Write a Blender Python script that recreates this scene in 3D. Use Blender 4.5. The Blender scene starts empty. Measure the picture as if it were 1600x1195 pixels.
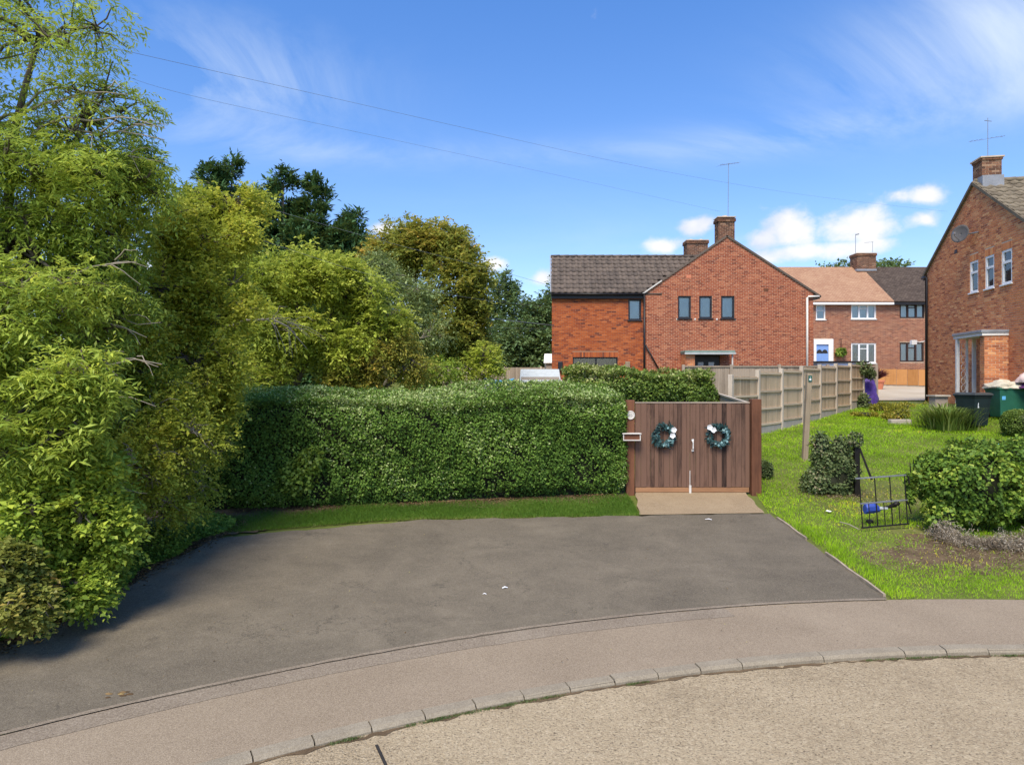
import bpy, math, random
import numpy as np
from mathutils import Vector, Matrix

R = math.radians
random.seed(7)
rng = np.random.default_rng(11)
scene = bpy.context.scene
C = scene.collection

# ------------------------------------------------------------------ camera, sky, sun, exposure
E = 2.95                                   # eye height above the road
cam_d = bpy.data.cameras.new("camera")
cam_d.sensor_width = 36.0
cam_d.lens = 24.0
cam_d.clip_start = 0.05
cam_d.clip_end = 3000
cam = bpy.data.objects.new("camera", cam_d)
cam.location = (0, 0, E)
cam.rotation_euler = (R(90), 0, 0)
C.objects.link(cam)
scene.camera = cam

SUN_EL = 56.0
SUN_AZ = 199.0                             # clockwise from +Y (view direction): behind the camera
sun_d = bpy.data.lights.new("sun", 'SUN')
sun_d.energy = 2.75
sun_d.angle = R(28)
sun_d.color = (1.0, 0.90, 0.74)
sun = bpy.data.objects.new("sun", sun_d)
to_sun = Vector((math.sin(R(SUN_AZ)) * math.cos(R(SUN_EL)), math.cos(R(SUN_AZ)) * math.cos(R(SUN_EL)), math.sin(R(SUN_EL))))
sun.rotation_euler = to_sun.to_track_quat('Z', 'Y').to_euler()
sun.location = (-30, -20, 40)
C.objects.link(sun)

vs = scene.view_settings
vs.view_transform = 'Standard'
vs.look = 'None'
vs.exposure = 1.02
vs.gamma = 1.0
vs.use_curve_mapping = False
scene.cycles.max_bounces = 8
scene.cycles.diffuse_bounces = 5
scene.cycles.transparent_max_bounces = 8
scene.cycles.use_denoising = True


# ------------------------------------------------------------------ node helpers
class G:
    def __init__(self, tree):
        self.t = tree
        tree.nodes.clear()

    def n(self, typ, props=None, **inp):
        nd = self.t.nodes.new(typ)
        for k, v in (props or {}).items():
            setattr(nd, k, v)
        for k, v in inp.items():
            key = int(k[1:]) if k[0] == '_' and k[1:].isdigit() else k.replace('_', ' ')
            self.set(nd.inputs[key], v)
        return nd

    def set(self, sock, v):
        if isinstance(v, bpy.types.NodeSocket):
            self.t.links.new(v, sock)
        elif isinstance(v, bpy.types.Node):
            self.t.links.new(v.outputs[0], sock)
        else:
            if sock.type == 'RGBA' and len(v) == 3:
                v = (*v, 1)
            sock.default_value = v

    def m(self, op, a, b=0.0, c=0.0, clamp=False):
        nd = self.n('ShaderNodeMath', {'operation': op, 'use_clamp': clamp})
        self.set(nd.inputs[0], a)
        self.set(nd.inputs[1], b)
        self.set(nd.inputs[2], c)
        return nd.outputs[0]

    def noise(self, vec, scale, detail=4, rough=0.55, dist=0.0):
        nd = self.n('ShaderNodeTexNoise', Scale=float(scale), Detail=float(detail), Roughness=rough, Distortion=dist)
        self.set(nd.inputs['Vector'], vec)
        return nd.outputs['Fac']

    def ramp(self, fac, stops, interp='LINEAR'):
        nd = self.n('ShaderNodeValToRGB')
        cr = nd.color_ramp
        cr.interpolation = interp
        while len(cr.elements) < len(stops):
            cr.elements.new(0.5)
        for e, (p, c) in zip(cr.elements, stops):
            e.position = p
            e.color = (*c, 1) if len(c) == 3 else c
        self.set(nd.inputs[0], fac)
        return nd.outputs[0]

    def mix(self, fac, a, b, blend='MIX'):
        nd = self.n('ShaderNodeMix', {'data_type': 'RGBA', 'blend_type': blend})
        self.set(nd.inputs['Factor'], fac)
        self.set(nd.inputs[6], a)
        self.set(nd.inputs[7], b)
        return nd.outputs[2]

    def coords(self, kind='Object', scale=None, rot=None):
        o = self.n('ShaderNodeTexCoord').outputs[kind]
        if scale is not None or rot is not None:
            mp = self.n('ShaderNodeMapping', Scale=scale or (1, 1, 1), Rotation=rot or (0, 0, 0))
            self.set(mp.inputs['Vector'], o)
            return mp.outputs[0]
        return o


def new_mat(name):
    m = bpy.data.materials.new(name)
    m.use_nodes = True
    return m, G(m.node_tree)


def finish(g, col, rough=0.8, bump=None, bstr=0.3, bdist=0.01, spec=0.3, metal=0.0, shader=None):
    p = g.n('ShaderNodeBsdfPrincipled')
    g.set(p.inputs['Base Color'], col)
    g.set(p.inputs['Roughness'], rough)
    g.set(p.inputs['Specular IOR Level'], spec)
    g.set(p.inputs['Metallic'], metal)
    if bump is not None:
        b = g.n('ShaderNodeBump', Strength=bstr, Distance=bdist)
        g.set(b.inputs['Height'], bump)
        g.set(p.inputs['Normal'], b.outputs[0])
    o = g.n('ShaderNodeOutputMaterial')
    g.set(o.inputs['Surface'], p)
    return p, o


def sc3(c, k):
    return tuple(min(1.0, x * k) for x in c)


def plain(name, col, rough=0.6, var=0.15, scale=6.0, bscale=60.0, bstr=0.15, spec=0.3, metal=0.0, stretch=None):
    """a painted, moulded or weathered surface: base colour with uneven tone and fine relief"""
    m, g = new_mat(name)
    v = g.coords('Object', stretch)
    n1 = g.noise(v, scale, 5, 0.6)
    col_s = g.ramp(n1, [(0.25, sc3(col, 1 - var)), (0.75, sc3(col, 1 + var))])
    finish(g, col_s, rough, g.noise(v, bscale, 3), bstr, 0.01, spec, metal)
    return m


def wood(name, c_dark, c_light, rough=0.75, grain=(26, 26, 1.6), rnd=0.35, streak=0.0):
    m, g = new_mat(name)
    oi = g.n('ShaderNodeObjectInfo').outputs['Random']
    co = g.coords('Object')
    off = g.n('ShaderNodeVectorMath', {'operation': 'ADD'})
    g.set(off.inputs[0], co)
    cb = g.n('ShaderNodeCombineXYZ', X=g.m('MULTIPLY', oi, 37.0), Y=g.m('MULTIPLY', oi, 91.0), Z=g.m('MULTIPLY', oi, 53.0))
    g.set(off.inputs[1], cb.outputs[0])
    mp = g.n('ShaderNodeMapping', Scale=grain)
    g.set(mp.inputs['Vector'], off.outputs[0])
    gr = g.noise(mp.outputs[0], 1.0, 6, 0.65, 0.6)
    big = g.noise(off.outputs[0], 2.2, 3)
    fac = g.m('ADD', g.m('MULTIPLY', gr, 0.75), g.m('MULTIPLY', big, 0.45))
    if streak:
        mp2 = g.n('ShaderNodeMapping', Scale=(grain[0] * 0.3, grain[1] * 0.3, grain[2] * 0.9))
        g.set(mp2.inputs['Vector'], co)
        stk = g.noise(mp2.outputs[0], 1.0, 5, 0.7, 1.2)
        fac = g.m('ADD', fac, g.m('MULTIPLY', g.m('SUBTRACT', stk, 0.5), streak))
    at = g.n('ShaderNodeAttribute', {'attribute_name': 'tint'})
    fac = g.m('ADD', fac, g.m('MULTIPLY', g.m('SUBTRACT', g.m('ADD', oi, at.outputs['Fac']), 0.6), rnd))
    col = g.ramp(fac, [(0.25, c_dark), (0.85, c_light)])
    finish(g, col, rough, gr, 0.35, 0.006, 0.25)
    return m


def leaf_mat(name, stops, transl=0.35, rough=0.45, spec=0.35):
    m, g = new_mat(name)
    at = g.n('ShaderNodeAttribute', {'attribute_name': 'tint'})
    col = g.ramp(at.outputs['Fac'], stops)
    p = g.n('ShaderNodeBsdfPrincipled')
    g.set(p.inputs['Base Color'], col)
    g.set(p.inputs['Roughness'], rough)
    g.set(p.inputs['Specular IOR Level'], spec)
    t = g.n('ShaderNodeBsdfTranslucent')
    g.set(t.inputs['Color'], g.mix(0.5, col, (0.24, 0.25, 0.05)))
    mx = g.n('ShaderNodeMixShader', Fac=transl)
    g.set(mx.inputs[1], p)
    g.set(mx.inputs[2], t)
    o = g.n('ShaderNodeOutputMaterial')
    g.set(o.inputs['Surface'], mx)
    return m


def brick_mat(name, stops, stain=0.35):
    m, g = new_mat(name)
    at = g.n('ShaderNodeAttribute', {'attribute_name': 'tint'})
    co = g.coords('Object')
    fine = g.noise(co, 30, 4, 0.65)
    fac = g.m('ADD', at.outputs['Fac'], g.m('MULTIPLY', g.m('SUBTRACT', fine, 0.5), 0.35))
    col = g.ramp(fac, stops)
    big = g.noise(co, 0.7, 5, 0.6, 0.4)
    col = g.mix(g.m('MULTIPLY', g.ramp(big, [(0.45, (0, 0, 0)), (0.75, (1, 1, 1))]), stain), col, (0.20, 0.125, 0.085))
    finish(g, col, 0.88, fine, 0.3, 0.004, 0.2)
    return m


def glass_mat():
    m, g = new_mat("window_glass")
    f = g.n('ShaderNodeFresnel', IOR=1.5)
    t = g.n('ShaderNodeBsdfTransparent', Color=(0.86, 0.9, 0.9, 1))
    gl = g.n('ShaderNodeBsdfGlossy', Roughness=0.03, Color=(1, 1, 1, 1))
    mx = g.n('ShaderNodeMixShader')
    g.set(mx.inputs[0], g.m('MULTIPLY', f.outputs[0], 1.3, clamp=True))
    g.set(mx.inputs[1], t)
    g.set(mx.inputs[2], gl)
    o = g.n('ShaderNodeOutputMaterial')
    g.set(o.inputs['Surface'], mx)
    return m


# ------------------------------------------------------------------ world: daylight sky with cirrus and low cumulus
world = bpy.data.worlds.new("World")
scene.world = world
world.use_nodes = True
g = G(world.node_tree)
sky = g.n('ShaderNodeTexSky', {'sky_type': 'NISHITA', 'sun_disc': False, 'sun_elevation': R(SUN_EL), 'sun_rotation': R(SUN_AZ),
                               'air_density': 1.0, 'dust_density': 0.35, 'ozone_density': 2.6, 'altitude': 80})
d = g.n('ShaderNodeTexCoord').outputs['Generated']
nrm = g.n('ShaderNodeVectorMath', {'operation': 'NORMALIZE'})
g.set(nrm.inputs[0], d)
sep = g.n('ShaderNodeSeparateXYZ')
g.set(sep.inputs[0], nrm.outputs[0])
X, Y, Z = sep.outputs
az = g.m('ARCTAN2', X, Y)
el = g.m('ARCSINE', Z)
# cirrus: streaked noise on a high flat layer, all round the sky
zc = g.m('ADD', g.m('MAXIMUM', Z, 0.0), 0.16)
cx = g.m('DIVIDE', X, zc)
cy = g.m('DIVIDE', Y, zc)
cv = g.n('ShaderNodeCombineXYZ', X=g.m('ADD', g.m('MULTIPLY', cx, 0.55), g.m('MULTIPLY', cy, 0.25)), Y=g.m('SUBTRACT', g.m('MULTIPLY', cy, 1.1), g.m('MULTIPLY', cx, 0.42)), Z=3.7).outputs[0]
ci = g.noise(cv, 1.25, 10, 0.64, 0.7)
ci_big = g.noise(cv, 0.42, 3, 0.5)
ci_f = g.m('MULTIPLY', g.ramp(ci, [(0.46, (0, 0, 0)), (0.80, (1, 1, 1))]), g.ramp(ci_big, [(0.40, (0, 0, 0)), (0.62, (1, 1, 1))]))


def puff(px, py, wpx, hpx):
    """soft body of a cloud centred in one direction of the sky"""
    a = math.atan2(px - 800, 1067)
    e = math.atan2(597 - py, math.hypot(px - 800, 1067))
    qa = g.m('POWER', g.m('ABSOLUTE', g.m('DIVIDE', g.m('SUBTRACT', az, a), wpx / 1067)), 2.0)
    qe = g.m('POWER', g.m('ABSOLUTE', g.m('DIVIDE', g.m('SUBTRACT', el, e), hpx / 1067)), 2.0)
    return g.m('EXPONENT', g.m('MULTIPLY', g.m('ADD', qa, qe), -1.0))


wisps = g.m('ADD', puff(330, 110, 190, 60), g.m('MULTIPLY', puff(1530, 70, 190, 70), 0.9))
wisps = g.m('ADD', wisps, g.m('MULTIPLY', puff(1180, 220, 330, 24), 0.55))
wisps = g.m('ADD', wisps, g.m('MULTIPLY', puff(520, 235, 230, 22), 0.5))
wsp = g.m('MULTIPLY', wisps, g.ramp(ci, [(0.42, (0, 0, 0)), (0.66, (1, 1, 1))]))
ci_f = g.m('ADD', g.m('MULTIPLY', ci_f, 0.22), g.m('MULTIPLY', wsp, 0.95), clamp=True)
# cumulus near the horizon
body = puff(1325, 352, 74, 34)
for q in [(1238, 358, 58, 34), (1190, 375, 46, 22), (1092, 352, 40, 17), (1437, 305, 40, 16), (1438, 342, 26, 13), (598, 356, 30, 14),
          (850, 435, 28, 14), (775, 412, 30, 12), (1270, 392, 150, 16), (1040, 382, 36, 14), (640, 395, 40, 12),
          (-300, 380, 200, 30), (2300, 360, 200, 34), (300, 420, 90, 20)]:
    body = g.m('MAXIMUM', body, puff(*q))
nv = g.n('ShaderNodeVectorMath', {'operation': 'MULTIPLY'})
g.set(nv.inputs[0], nrm.outputs[0])
nv.inputs[1].default_value = (1, 1, 1.35)
cn = g.noise(nv.outputs[0], 21, 8, 0.58, 0.15)
cu = g.m('ADD', body, g.m('MULTIPLY', g.m('SUBTRACT', cn, 0.5), 1.7))
cu_f = g.ramp(cu, [(0.32, (0, 0, 0)), (1.0, (1, 1, 1))], 'EASE')
shade = g.noise(nv.outputs[0], 11, 4, 0.5)
cu_col = g.ramp(g.m('ADD', shade, g.m('MULTIPLY', cu, 0.18)), [(0.40, (0.58, 0.66, 0.82)), (0.70, (1.0, 0.98, 0.95))])
SKYK = 0.15
hsv = g.n('ShaderNodeHueSaturation', Saturation=1.13, Value=0.93)
g.set(hsv.inputs['Color'], sky.outputs[0])
base = g.mix(1.0, hsv.outputs[0], (0.54, 0.69, 0.88), 'MULTIPLY')
base = g.mix(1.0, base, g.ramp(g.m('MAXIMUM', Z, 0.0), [(0.0, (1.0, 0.72, 0.60)), (0.22, (0.92, 0.735, 0.66)), (0.5, (0.74, 0.74, 0.74))]), 'MULTIPLY')
base = g.mix(1.0, base, (1.351, 1.351, 1.351), 'MULTIPLY')
lit = g.mix(ci_f, base, (2.7, 3.1, 3.6))
cu_rad = g.mix(1.0, cu_col, (3.7, 3.6, 3.5), 'MULTIPLY')
lit = g.mix(g.m('MULTIPLY', cu_f, 0.85), lit, cu_rad)
bg = g.n('ShaderNodeBackground', Strength=SKYK)
g.set(bg.inputs['Color'], lit)
wo = g.n('ShaderNodeOutputWorld')
g.set(wo.inputs['Surface'], bg)

# ------------------------------------------------------------------ scene helpers (z is measured from eye level, the whole place is lifted by E at the end)
F = 1067.0
ORIG = {}


def at(px, py, d):
    return np.array([(px - 800) * d / F, d, (597 - py) * d / F])


PY = [-40, 5, 7, 8.6, 12.6, 14, 17, 20, 24, 28, 30, 34, 46, 60, 3000]
PZ = [-2.86, -2.84, -2.82, -2.76, -2.43, -2.27, -1.92, -1.57, -1.35, -1.08, -0.82, -0.72, -0.12, -0.3, -0.6]
CX, CY, RK, RP = 5.6, -7.8, 15.0, 16.45      # centre of the turning circle, kerb and pavement-back radius


def gz(x, y):
    x = np.asarray(x, float)
    y = np.asarray(y, float)
    z = (np.interp(y - 0.4, PY, PZ) + np.interp(y, PY, PZ) + np.interp(y + 0.4, PY, PZ)) / 3
    # ground climbs gently to the right-hand house
    w = np.clip((x - 14.6) / 2.2, 0, 1) * np.clip((y - 17) / 4, 0, 1) * np.clip((31 - y) / 3, 0, 1)
    z = z * (1 - w) + np.maximum(z, -0.8) * w
    # low bank on the left
    w2 = np.clip((-5.6 - x) / 2.0, 0, 1)
    return z + 0.25 * w2


def tag(o, label=None, cat=None, group=None, kind=None):
    if label: o['label'] = label
    if cat: o['category'] = cat
    if group: o['group'] = group
    if kind: o['kind'] = kind
    return o


def thing(name, label, cat, loc, group=None):
    o = bpy.data.objects.new(name, None)
    o.empty_display_size = 0.2
    o.location = tuple(float(v) for v in loc)
    C.objects.link(o)
    ORIG[o.name] = np.array(loc, float)
    return tag(o, label, cat, group)


def link(name, me, mat, parent=None, kind=None):
    o = bpy.data.objects.new(name, me)
    if mat is not None:
        me.materials.append(mat)
    C.objects.link(o)
    if parent is not None:
        o.parent = parent
        ORIG[o.name] = ORIG[parent.name]
    else:
        ORIG[o.name] = np.zeros(3)
    if kind: o['kind'] = kind
    return o


class MB:
    """collects faces in place coordinates and links them as one mesh object"""
    def __init__(self):
        self.v, self.f, self.t = [], [], []

    def add(self, vs_, fs, tint=0.5):
        b = len(self.v)
        self.v += [tuple(map(float, p)) for p in vs_]
        self.f += [tuple(i + b for i in f) for f in fs]
        self.t += [tint] * len(fs)
        return self

    def box(self, lo, hi, tint=0.5):
        x0, y0, z0 = lo
        x1, y1, z1 = hi
        return self.add([(x0, y0, z0), (x1, y0, z0), (x1, y1, z0), (x0, y1, z0), (x0, y0, z1), (x1, y0, z1), (x1, y1, z1), (x0, y1, z1)],
                        [(0, 3, 2, 1), (4, 5, 6, 7), (0, 1, 5, 4), (1, 2, 6, 5), (2, 3, 7, 6), (3, 0, 4, 7)], tint)

    def obox(self, o, u, v, w, tint=0.5):
        """box from corner o with edge vectors u, v, w"""
        o, u, v, w = map(lambda a: np.array(a, float), (o, u, v, w))
        P = [o, o + u, o + u + v, o + v, o + w, o + u + w, o + u + v + w, o + v + w]
        fs = [(0, 3, 2, 1), (4, 5, 6, 7), (0, 1, 5, 4), (1, 2, 6, 5), (2, 3, 7, 6), (3, 0, 4, 7)]
        if np.dot(np.cross(u, v), w) < 0:
            fs = [f[::-1] for f in fs]
        return self.add(P, fs, tint)

    def beam(self, p0, p1, w, h, up=(0, 0, 1), tint=0.5):
        p0, p1, up = np.array(p0, float), np.array(p1, float), np.array(up, float)
        dd = p1 - p0
        dn = dd / np.linalg.norm(dd)
        s = np.cross(dn, up)
        if np.linalg.norm(s) < 1e-6:
            s = np.cross(dn, (0, 1, 0))
        s /= np.linalg.norm(s)
        u = np.cross(s, dn)
        return self.obox(p0 - s * w / 2 - u * h / 2, dd, s * w, u * h, tint)

    def tube(self, pts, rad, n=6, cap=True, tint=0.5):
        pts = np.array(pts, float)
        if np.isscalar(rad):
            rad = [rad] * len(pts)
        tg = np.gradient(pts, axis=0)
        b = len(self.v)
        ref = np.array([0.3, 0.2, 0.93])
        if abs(np.dot(tg[0] / np.linalg.norm(tg[0]), ref)) > 0.95:
            ref = np.array([1.0, 0.1, 0])
        for p, t, r in zip(pts, tg, rad):
            t = t / (np.linalg.norm(t) + 1e-9)
            s = np.cross(t, ref)
            s /= np.linalg.norm(s) + 1e-9
            u = np.cross(s, t)
            for i in range(n):
                a = 2 * math.pi * i / n
                self.v.append(tuple(p + r * (math.cos(a) * s + math.sin(a) * u)))
        for k in range(len(pts) - 1):
            for i in range(n):
                j = (i + 1) % n
                self.f.append((b + k * n + i, b + k * n + j, b + (k + 1) * n + j, b + (k + 1) * n + i))
                self.t.append(tint)
        if cap:
            self.f.append(tuple(b + i for i in range(n))[::-1])
            self.f.append(tuple(b + (len(pts) - 1) * n + i for i in range(n)))
            self.t += [tint, tint]
        return self

    def lathe(self, c, prof, n=16, tint=0.5):
        b = len(self.v)
        for r, z in prof:
            for i in range(n):
                a = 2 * math.pi * i / n
                self.v.append((c[0] + r * math.cos(a), c[1] + r * math.sin(a), c[2] + z))
        for k in range(len(prof) - 1):
            for i in range(n):
                j = (i + 1) % n
                self.f.append((b + k * n + i, b + k * n + j, b + (k + 1) * n + j, b + (k + 1) * n + i))
                self.t.append(tint)
        self.f.append(tuple(b + i for i in range(n))[::-1])
        self.f.append(tuple(b + (len(prof) - 1) * n + i for i in range(n)))
        self.t += [tint, tint]
        return self

    def mesh(self, name, org=(0, 0, 0), smooth=False):
        me = bpy.data.meshes.new(name)
        v = np.array(self.v, float) - np.array(org, float)
        me.from_pydata(v.tolist(), [], self.f)
        a = me.attributes.new('tint', 'FLOAT', 'FACE')
        a.data.foreach_set('value', np.array(self.t, np.float32))
        if smooth:
            me.polygons.foreach_set('use_smooth', [True] * len(me.polygons))
        me.update()
        return me

    def build(self, name, mat, parent=None, smooth=False, bevel=0.0, kind=None, org=None):
        if parent is not None:
            org = ORIG[parent.name]
            o = link(name, self.mesh(name, org, smooth), mat, parent, kind)
        elif org is not None:
            o = link(name, self.mesh(name, org, smooth), mat, None, kind)
            o.location = tuple(float(q) for q in org)
            ORIG[o.name] = np.array(org, float)
        else:
            o = link(name, self.mesh(name, (0, 0, 0), smooth), mat, None, kind)
        if bevel:
            md = o.modifiers.new("bevel", 'BEVEL')
            md.width = bevel
            md.segments = 2
            md.limit_method = 'ANGLE'
        return o


def np_mesh(name, V, nper, tint, smooth=False):
    """many separate faces of nper corners each (leaves, blades) as one mesh"""
    n = len(V)
    nf = n // nper
    me = bpy.data.meshes.new(name)
    me.vertices.add(n)
    me.vertices.foreach_set('co', np.ascontiguousarray(V, np.float32).ravel())
    me.loops.add(n)
    me.loops.foreach_set('vertex_index', np.arange(n, dtype=np.int32))
    me.polygons.add(nf)
    me.polygons.foreach_set('loop_start', np.arange(0, n, nper, dtype=np.int32))
    me.polygons.foreach_set('loop_total', np.full(nf, nper, np.int32))
    a = me.attributes.new('tint', 'FLOAT', 'FACE')
    a.data.foreach_set('value', np.ascontiguousarray(tint, np.float32))
    me.update(calc_edges=True)
    return me


def unit(a):
    return a / (np.linalg.norm(a, axis=-1, keepdims=True) + 1e-9)


def rdir(n):
    return unit(rng.normal(size=(n, 3)))


def leaf_verts(p, d_, nrm_, ln, wd, fold=0.18):
    d_ = unit(d_)
    s = unit(np.cross(d_, nrm_))
    nn = np.cross(s, d_)
    ln = np.asarray(ln)[:, None]
    wd = np.asarray(wd)[:, None]
    mid = p + d_ * ln * 0.45
    V = np.stack([p, mid + s * wd * 0.5 + nn * wd * fold, p + d_ * ln - nn * ln * 0.06, mid - s * wd * 0.5 + nn * wd * fold], 1)
    return V.reshape(-1, 3)


def snoise(p, f, seed=0):
    """cheap smooth noise in [-1, 1]"""
    r = np.random.default_rng(seed)
    o = np.zeros(p.shape[:-1])
    for k in range(6):
        w = r.normal(size=p.shape[-1]) * f * (1 + 0.35 * k)
        o += np.sin(p @ w + r.uniform(0, 6.28))
    return o / 3.0


def sprays(anchor, out, m, k, tl, droop, ll, lw, spread=0.7, side=0.8, t_lo=0.0, t_hi=1.0, base_t=None, leaf_t=0.35):
    """leafy sprays: m twigs of k leaves at every anchor"""
    M = len(anchor)
    st = rng.uniform(t_lo, t_hi, M) if base_t is None else base_t
    a = np.repeat(anchor, m, 0) + rng.normal(size=(M * m, 3)) * tl * 0.25
    o = unit(np.repeat(out, m, 0) + rng.normal(size=(M * m, 3)) * spread)
    L = tl * rng.uniform(0.55, 1.25, M * m)
    st = np.repeat(st, m)
    t = (np.arange(k) + 0.6) / k
    P = a[:, None] + o[:, None] * (L[:, None] * t)[..., None]
    P[..., 2] -= droop * L[:, None] * t ** 2
    T = np.repeat(o[:, None], k, 1).copy()
    T[..., 2] -= 2 * droop * t
    T = unit(T).reshape(-1, 3)
    P = P.reshape(-1, 3)
    n = len(P)
    upv = unit(np.array([0, 0, 1.0]) + rng.normal(size=(n, 3)) * 0.35)
    sd = unit(np.cross(T, upv))
    sg = np.where(np.arange(n) % 2 == 0, 1.0, -1.0)[:, None]
    ld = unit(T * 0.6 + sd * sg * side + rng.normal(size=(n, 3)) * 0.22 + np.array([0, 0, -0.25 * droop]))
    s = np.clip(rng.lognormal(-0.08, 0.33, n), 0.35, 1.7)
    V = leaf_verts(P, ld, upv, ll * s, lw * s)
    tt = np.clip(np.repeat(st, k) * (1 - leaf_t) + rng.uniform(0, 1, n) * leaf_t, 0, 1)
    return V, tt


def curve3(a, b, sag, n=6, wob=0.0):
    t = np.linspace(0, 1, n)[:, None]
    a, b = np.array(a, float), np.array(b, float)
    p = a * (1 - t) + b * t
    p[:, 2] += (4 * t * (1 - t) * sag)[:, 0]
    if wob:
        w = rng.normal(size=(n, 3)) * wob
        w[0] = w[-1] = 0
        p += w
    return p


def tree(name, label, base_pt, lobes, mat_leaf, mat_bark, trunk_h=2.0, trunk_r=0.14, nsub=9, dens=260, m=5, k=7, tl=0.3, droop=0.3,
         ll=0.06, lw=0.025, cat='tree', group=None, gap=-0.25, lean=(0, 0), twigs=7, subr=0.42, tint=(0, 1), out_up=0.25, spread=0.7, tint_h=0.0, stems=1, side=0.8):
    """trunk, limbs and a crown of leafy sprays; lobes are (x, y, z, rx, ry, rz)"""
    base_pt = np.array([base_pt[0], base_pt[1], float(gz(base_pt[0], base_pt[1])) - 0.05])
    root = thing(name, label, cat, base_pt, group)
    tops = []
    tk = MB()
    for s in range(stems):
        off = np.array([rng.normal() * 0.12 * (stems > 1), rng.normal() * 0.12 * (stems > 1), 0])
        ang = rng.uniform(0, 6.28)
        ln_ = np.array([lean[0] + 0.5 * math.cos(ang) * (stems > 1), lean[1] + 0.5 * math.sin(ang) * (stems > 1), trunk_h * rng.uniform(0.85, 1.1)])
        p = curve3(base_pt + off, base_pt + off + ln_, 0, 7, 0.03)
        tk.tube(p, np.linspace(trunk_r, trunk_r * 0.6, 7) * np.array([1.35] + [1] * 6), 8)
        tops.append(p)
    tk.build('trunk', mat_bark, root, smooth=True)
    br = MB()
    VV, TT = [], []
    allc = np.array([l[:3] for l in lobes])
    zlo, zhi = (allc[:, 2] - [l[5] for l in lobes]).min(), (allc[:, 2] + [l[5] for l in lobes]).max()
    for L in lobes:
        c, r = np.array(L[:3], float), np.array(L[3:6], float)
        p0 = tops[rng.integers(len(tops))]
        start = p0[rng.integers(4, 7)]
        br.tube(curve3(start, c, 0.15, 7, 0.05), np.linspace(trunk_r * 0.5, 0.03, 7), 6)
        vol = (r[0] * r[1] + r[0] * r[2] + r[1] * r[2]) / 3
        for q in range(nsub):
            u = rdir(1)[0]
            cc = c + u * r * rng.uniform(0.45, 0.8)
            rr = r * subr * rng.uniform(0.75, 1.3)
            br.tube(curve3(c, cc, 0.06, 5, 0.03), np.linspace(0.03, 0.012, 5), 5)
            n = max(6, int(dens * vol / nsub * (L[6] if len(L) > 6 else 1.0)))
            uu = rdir(n)
            rad = rng.uniform(0, 1, n) ** 0.4 * (1 + 0.3 * snoise(uu, 2.2, q + 17))
            A = cc + uu * rr * rad[:, None]
            keep = snoise(A, 2.4 / max(0.6, rr.mean()), 5) > gap
            A, uu = A[keep], uu[keep]
            if len(A) == 0:
                continue
            out = unit(unit(uu / rr) * 0.8 + unit((A - c) / r) * 0.5 + np.array([0, 0, out_up]))
            st = np.clip(rng.uniform(tint[0], tint[1]) * 0.45 + rng.uniform(tint[0], tint[1], len(A)) * 0.55 + tint_h * ((A[:, 2] - zlo) / (zhi - zlo) - 0.5), 0, 1)
            V, T = sprays(A, out, m, k, tl, droop, ll, lw, base_t=st, spread=spread, side=side)
            VV.append(V)
            TT.append(T)
            for a in A[:twigs]:
                br.tube(curve3(cc, a + (a - cc) * 0.12, 0.05, 4, 0.025), np.linspace(0.014, 0.005, 4), 4, cap=False)
    br.build('branches', mat_bark, root, smooth=True)
    V = np.concatenate(VV)
    me = np_mesh('crown', V - base_pt, 4, np.concatenate(TT))
    link('crown', me, mat_leaf, root)
    return root


# ------------------------------------------------------------------ materials
def ground_mat(name, stops, scale=2.0, fine=90.0, bstr=0.4, bdist=0.01, speck=None, speck_scale=140, rough=0.9, patch=None, patch_scale=0.35, spec=0.25):
    m, g = new_mat(name)
    co = g.coords('Object')
    n1 = g.noise(co, scale, 7, 0.62, 0.3)
    n2 = g.noise(co, fine, 3, 0.6)
    fac = g.m('ADD', g.m('MULTIPLY', n1, 0.7), g.m('MULTIPLY', n2, 0.3))
    col = g.ramp(fac, stops)
    if patch:
        pn = g.noise(co, patch_scale, 5, 0.6, 0.6)
        col = g.mix(g.ramp(pn, [(0.46, (0, 0, 0)), (0.66, (1, 1, 1))]), col, patch)
    h = n2
    if speck:
        vo = g.n('ShaderNodeTexVoronoi', {'feature': 'F1'}, Scale=float(speck_scale))
        g.set(vo.inputs['Vector'], co)
        sp = g.ramp(vo.outputs['Color'], [(0.0, speck[0]), (0.45, speck[1]), (1.0, speck[2])])
        col = g.mix(0.45, col, sp)
        h = g.m('ADD', n2, g.m('MULTIPLY', vo.outputs['Distance'], -0.8))
    finish(g, col, rough, h, bstr, bdist, spec)
    return m


M = {}
M['soil'] = ground_mat('bare_earth', [(0.3, (0.055, 0.036, 0.02)), (0.55, (0.14, 0.095, 0.052)), (0.8, (0.22, 0.17, 0.10))], 2.5, 60, 0.6, 0.02)
M['turf'] = ground_mat('turf', [(0.3, (0.075, 0.085, 0.02)), (0.5, (0.115, 0.14, 0.025)), (0.75, (0.19, 0.16, 0.06))], 0.9, 40, 0.5, 0.02)


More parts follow.
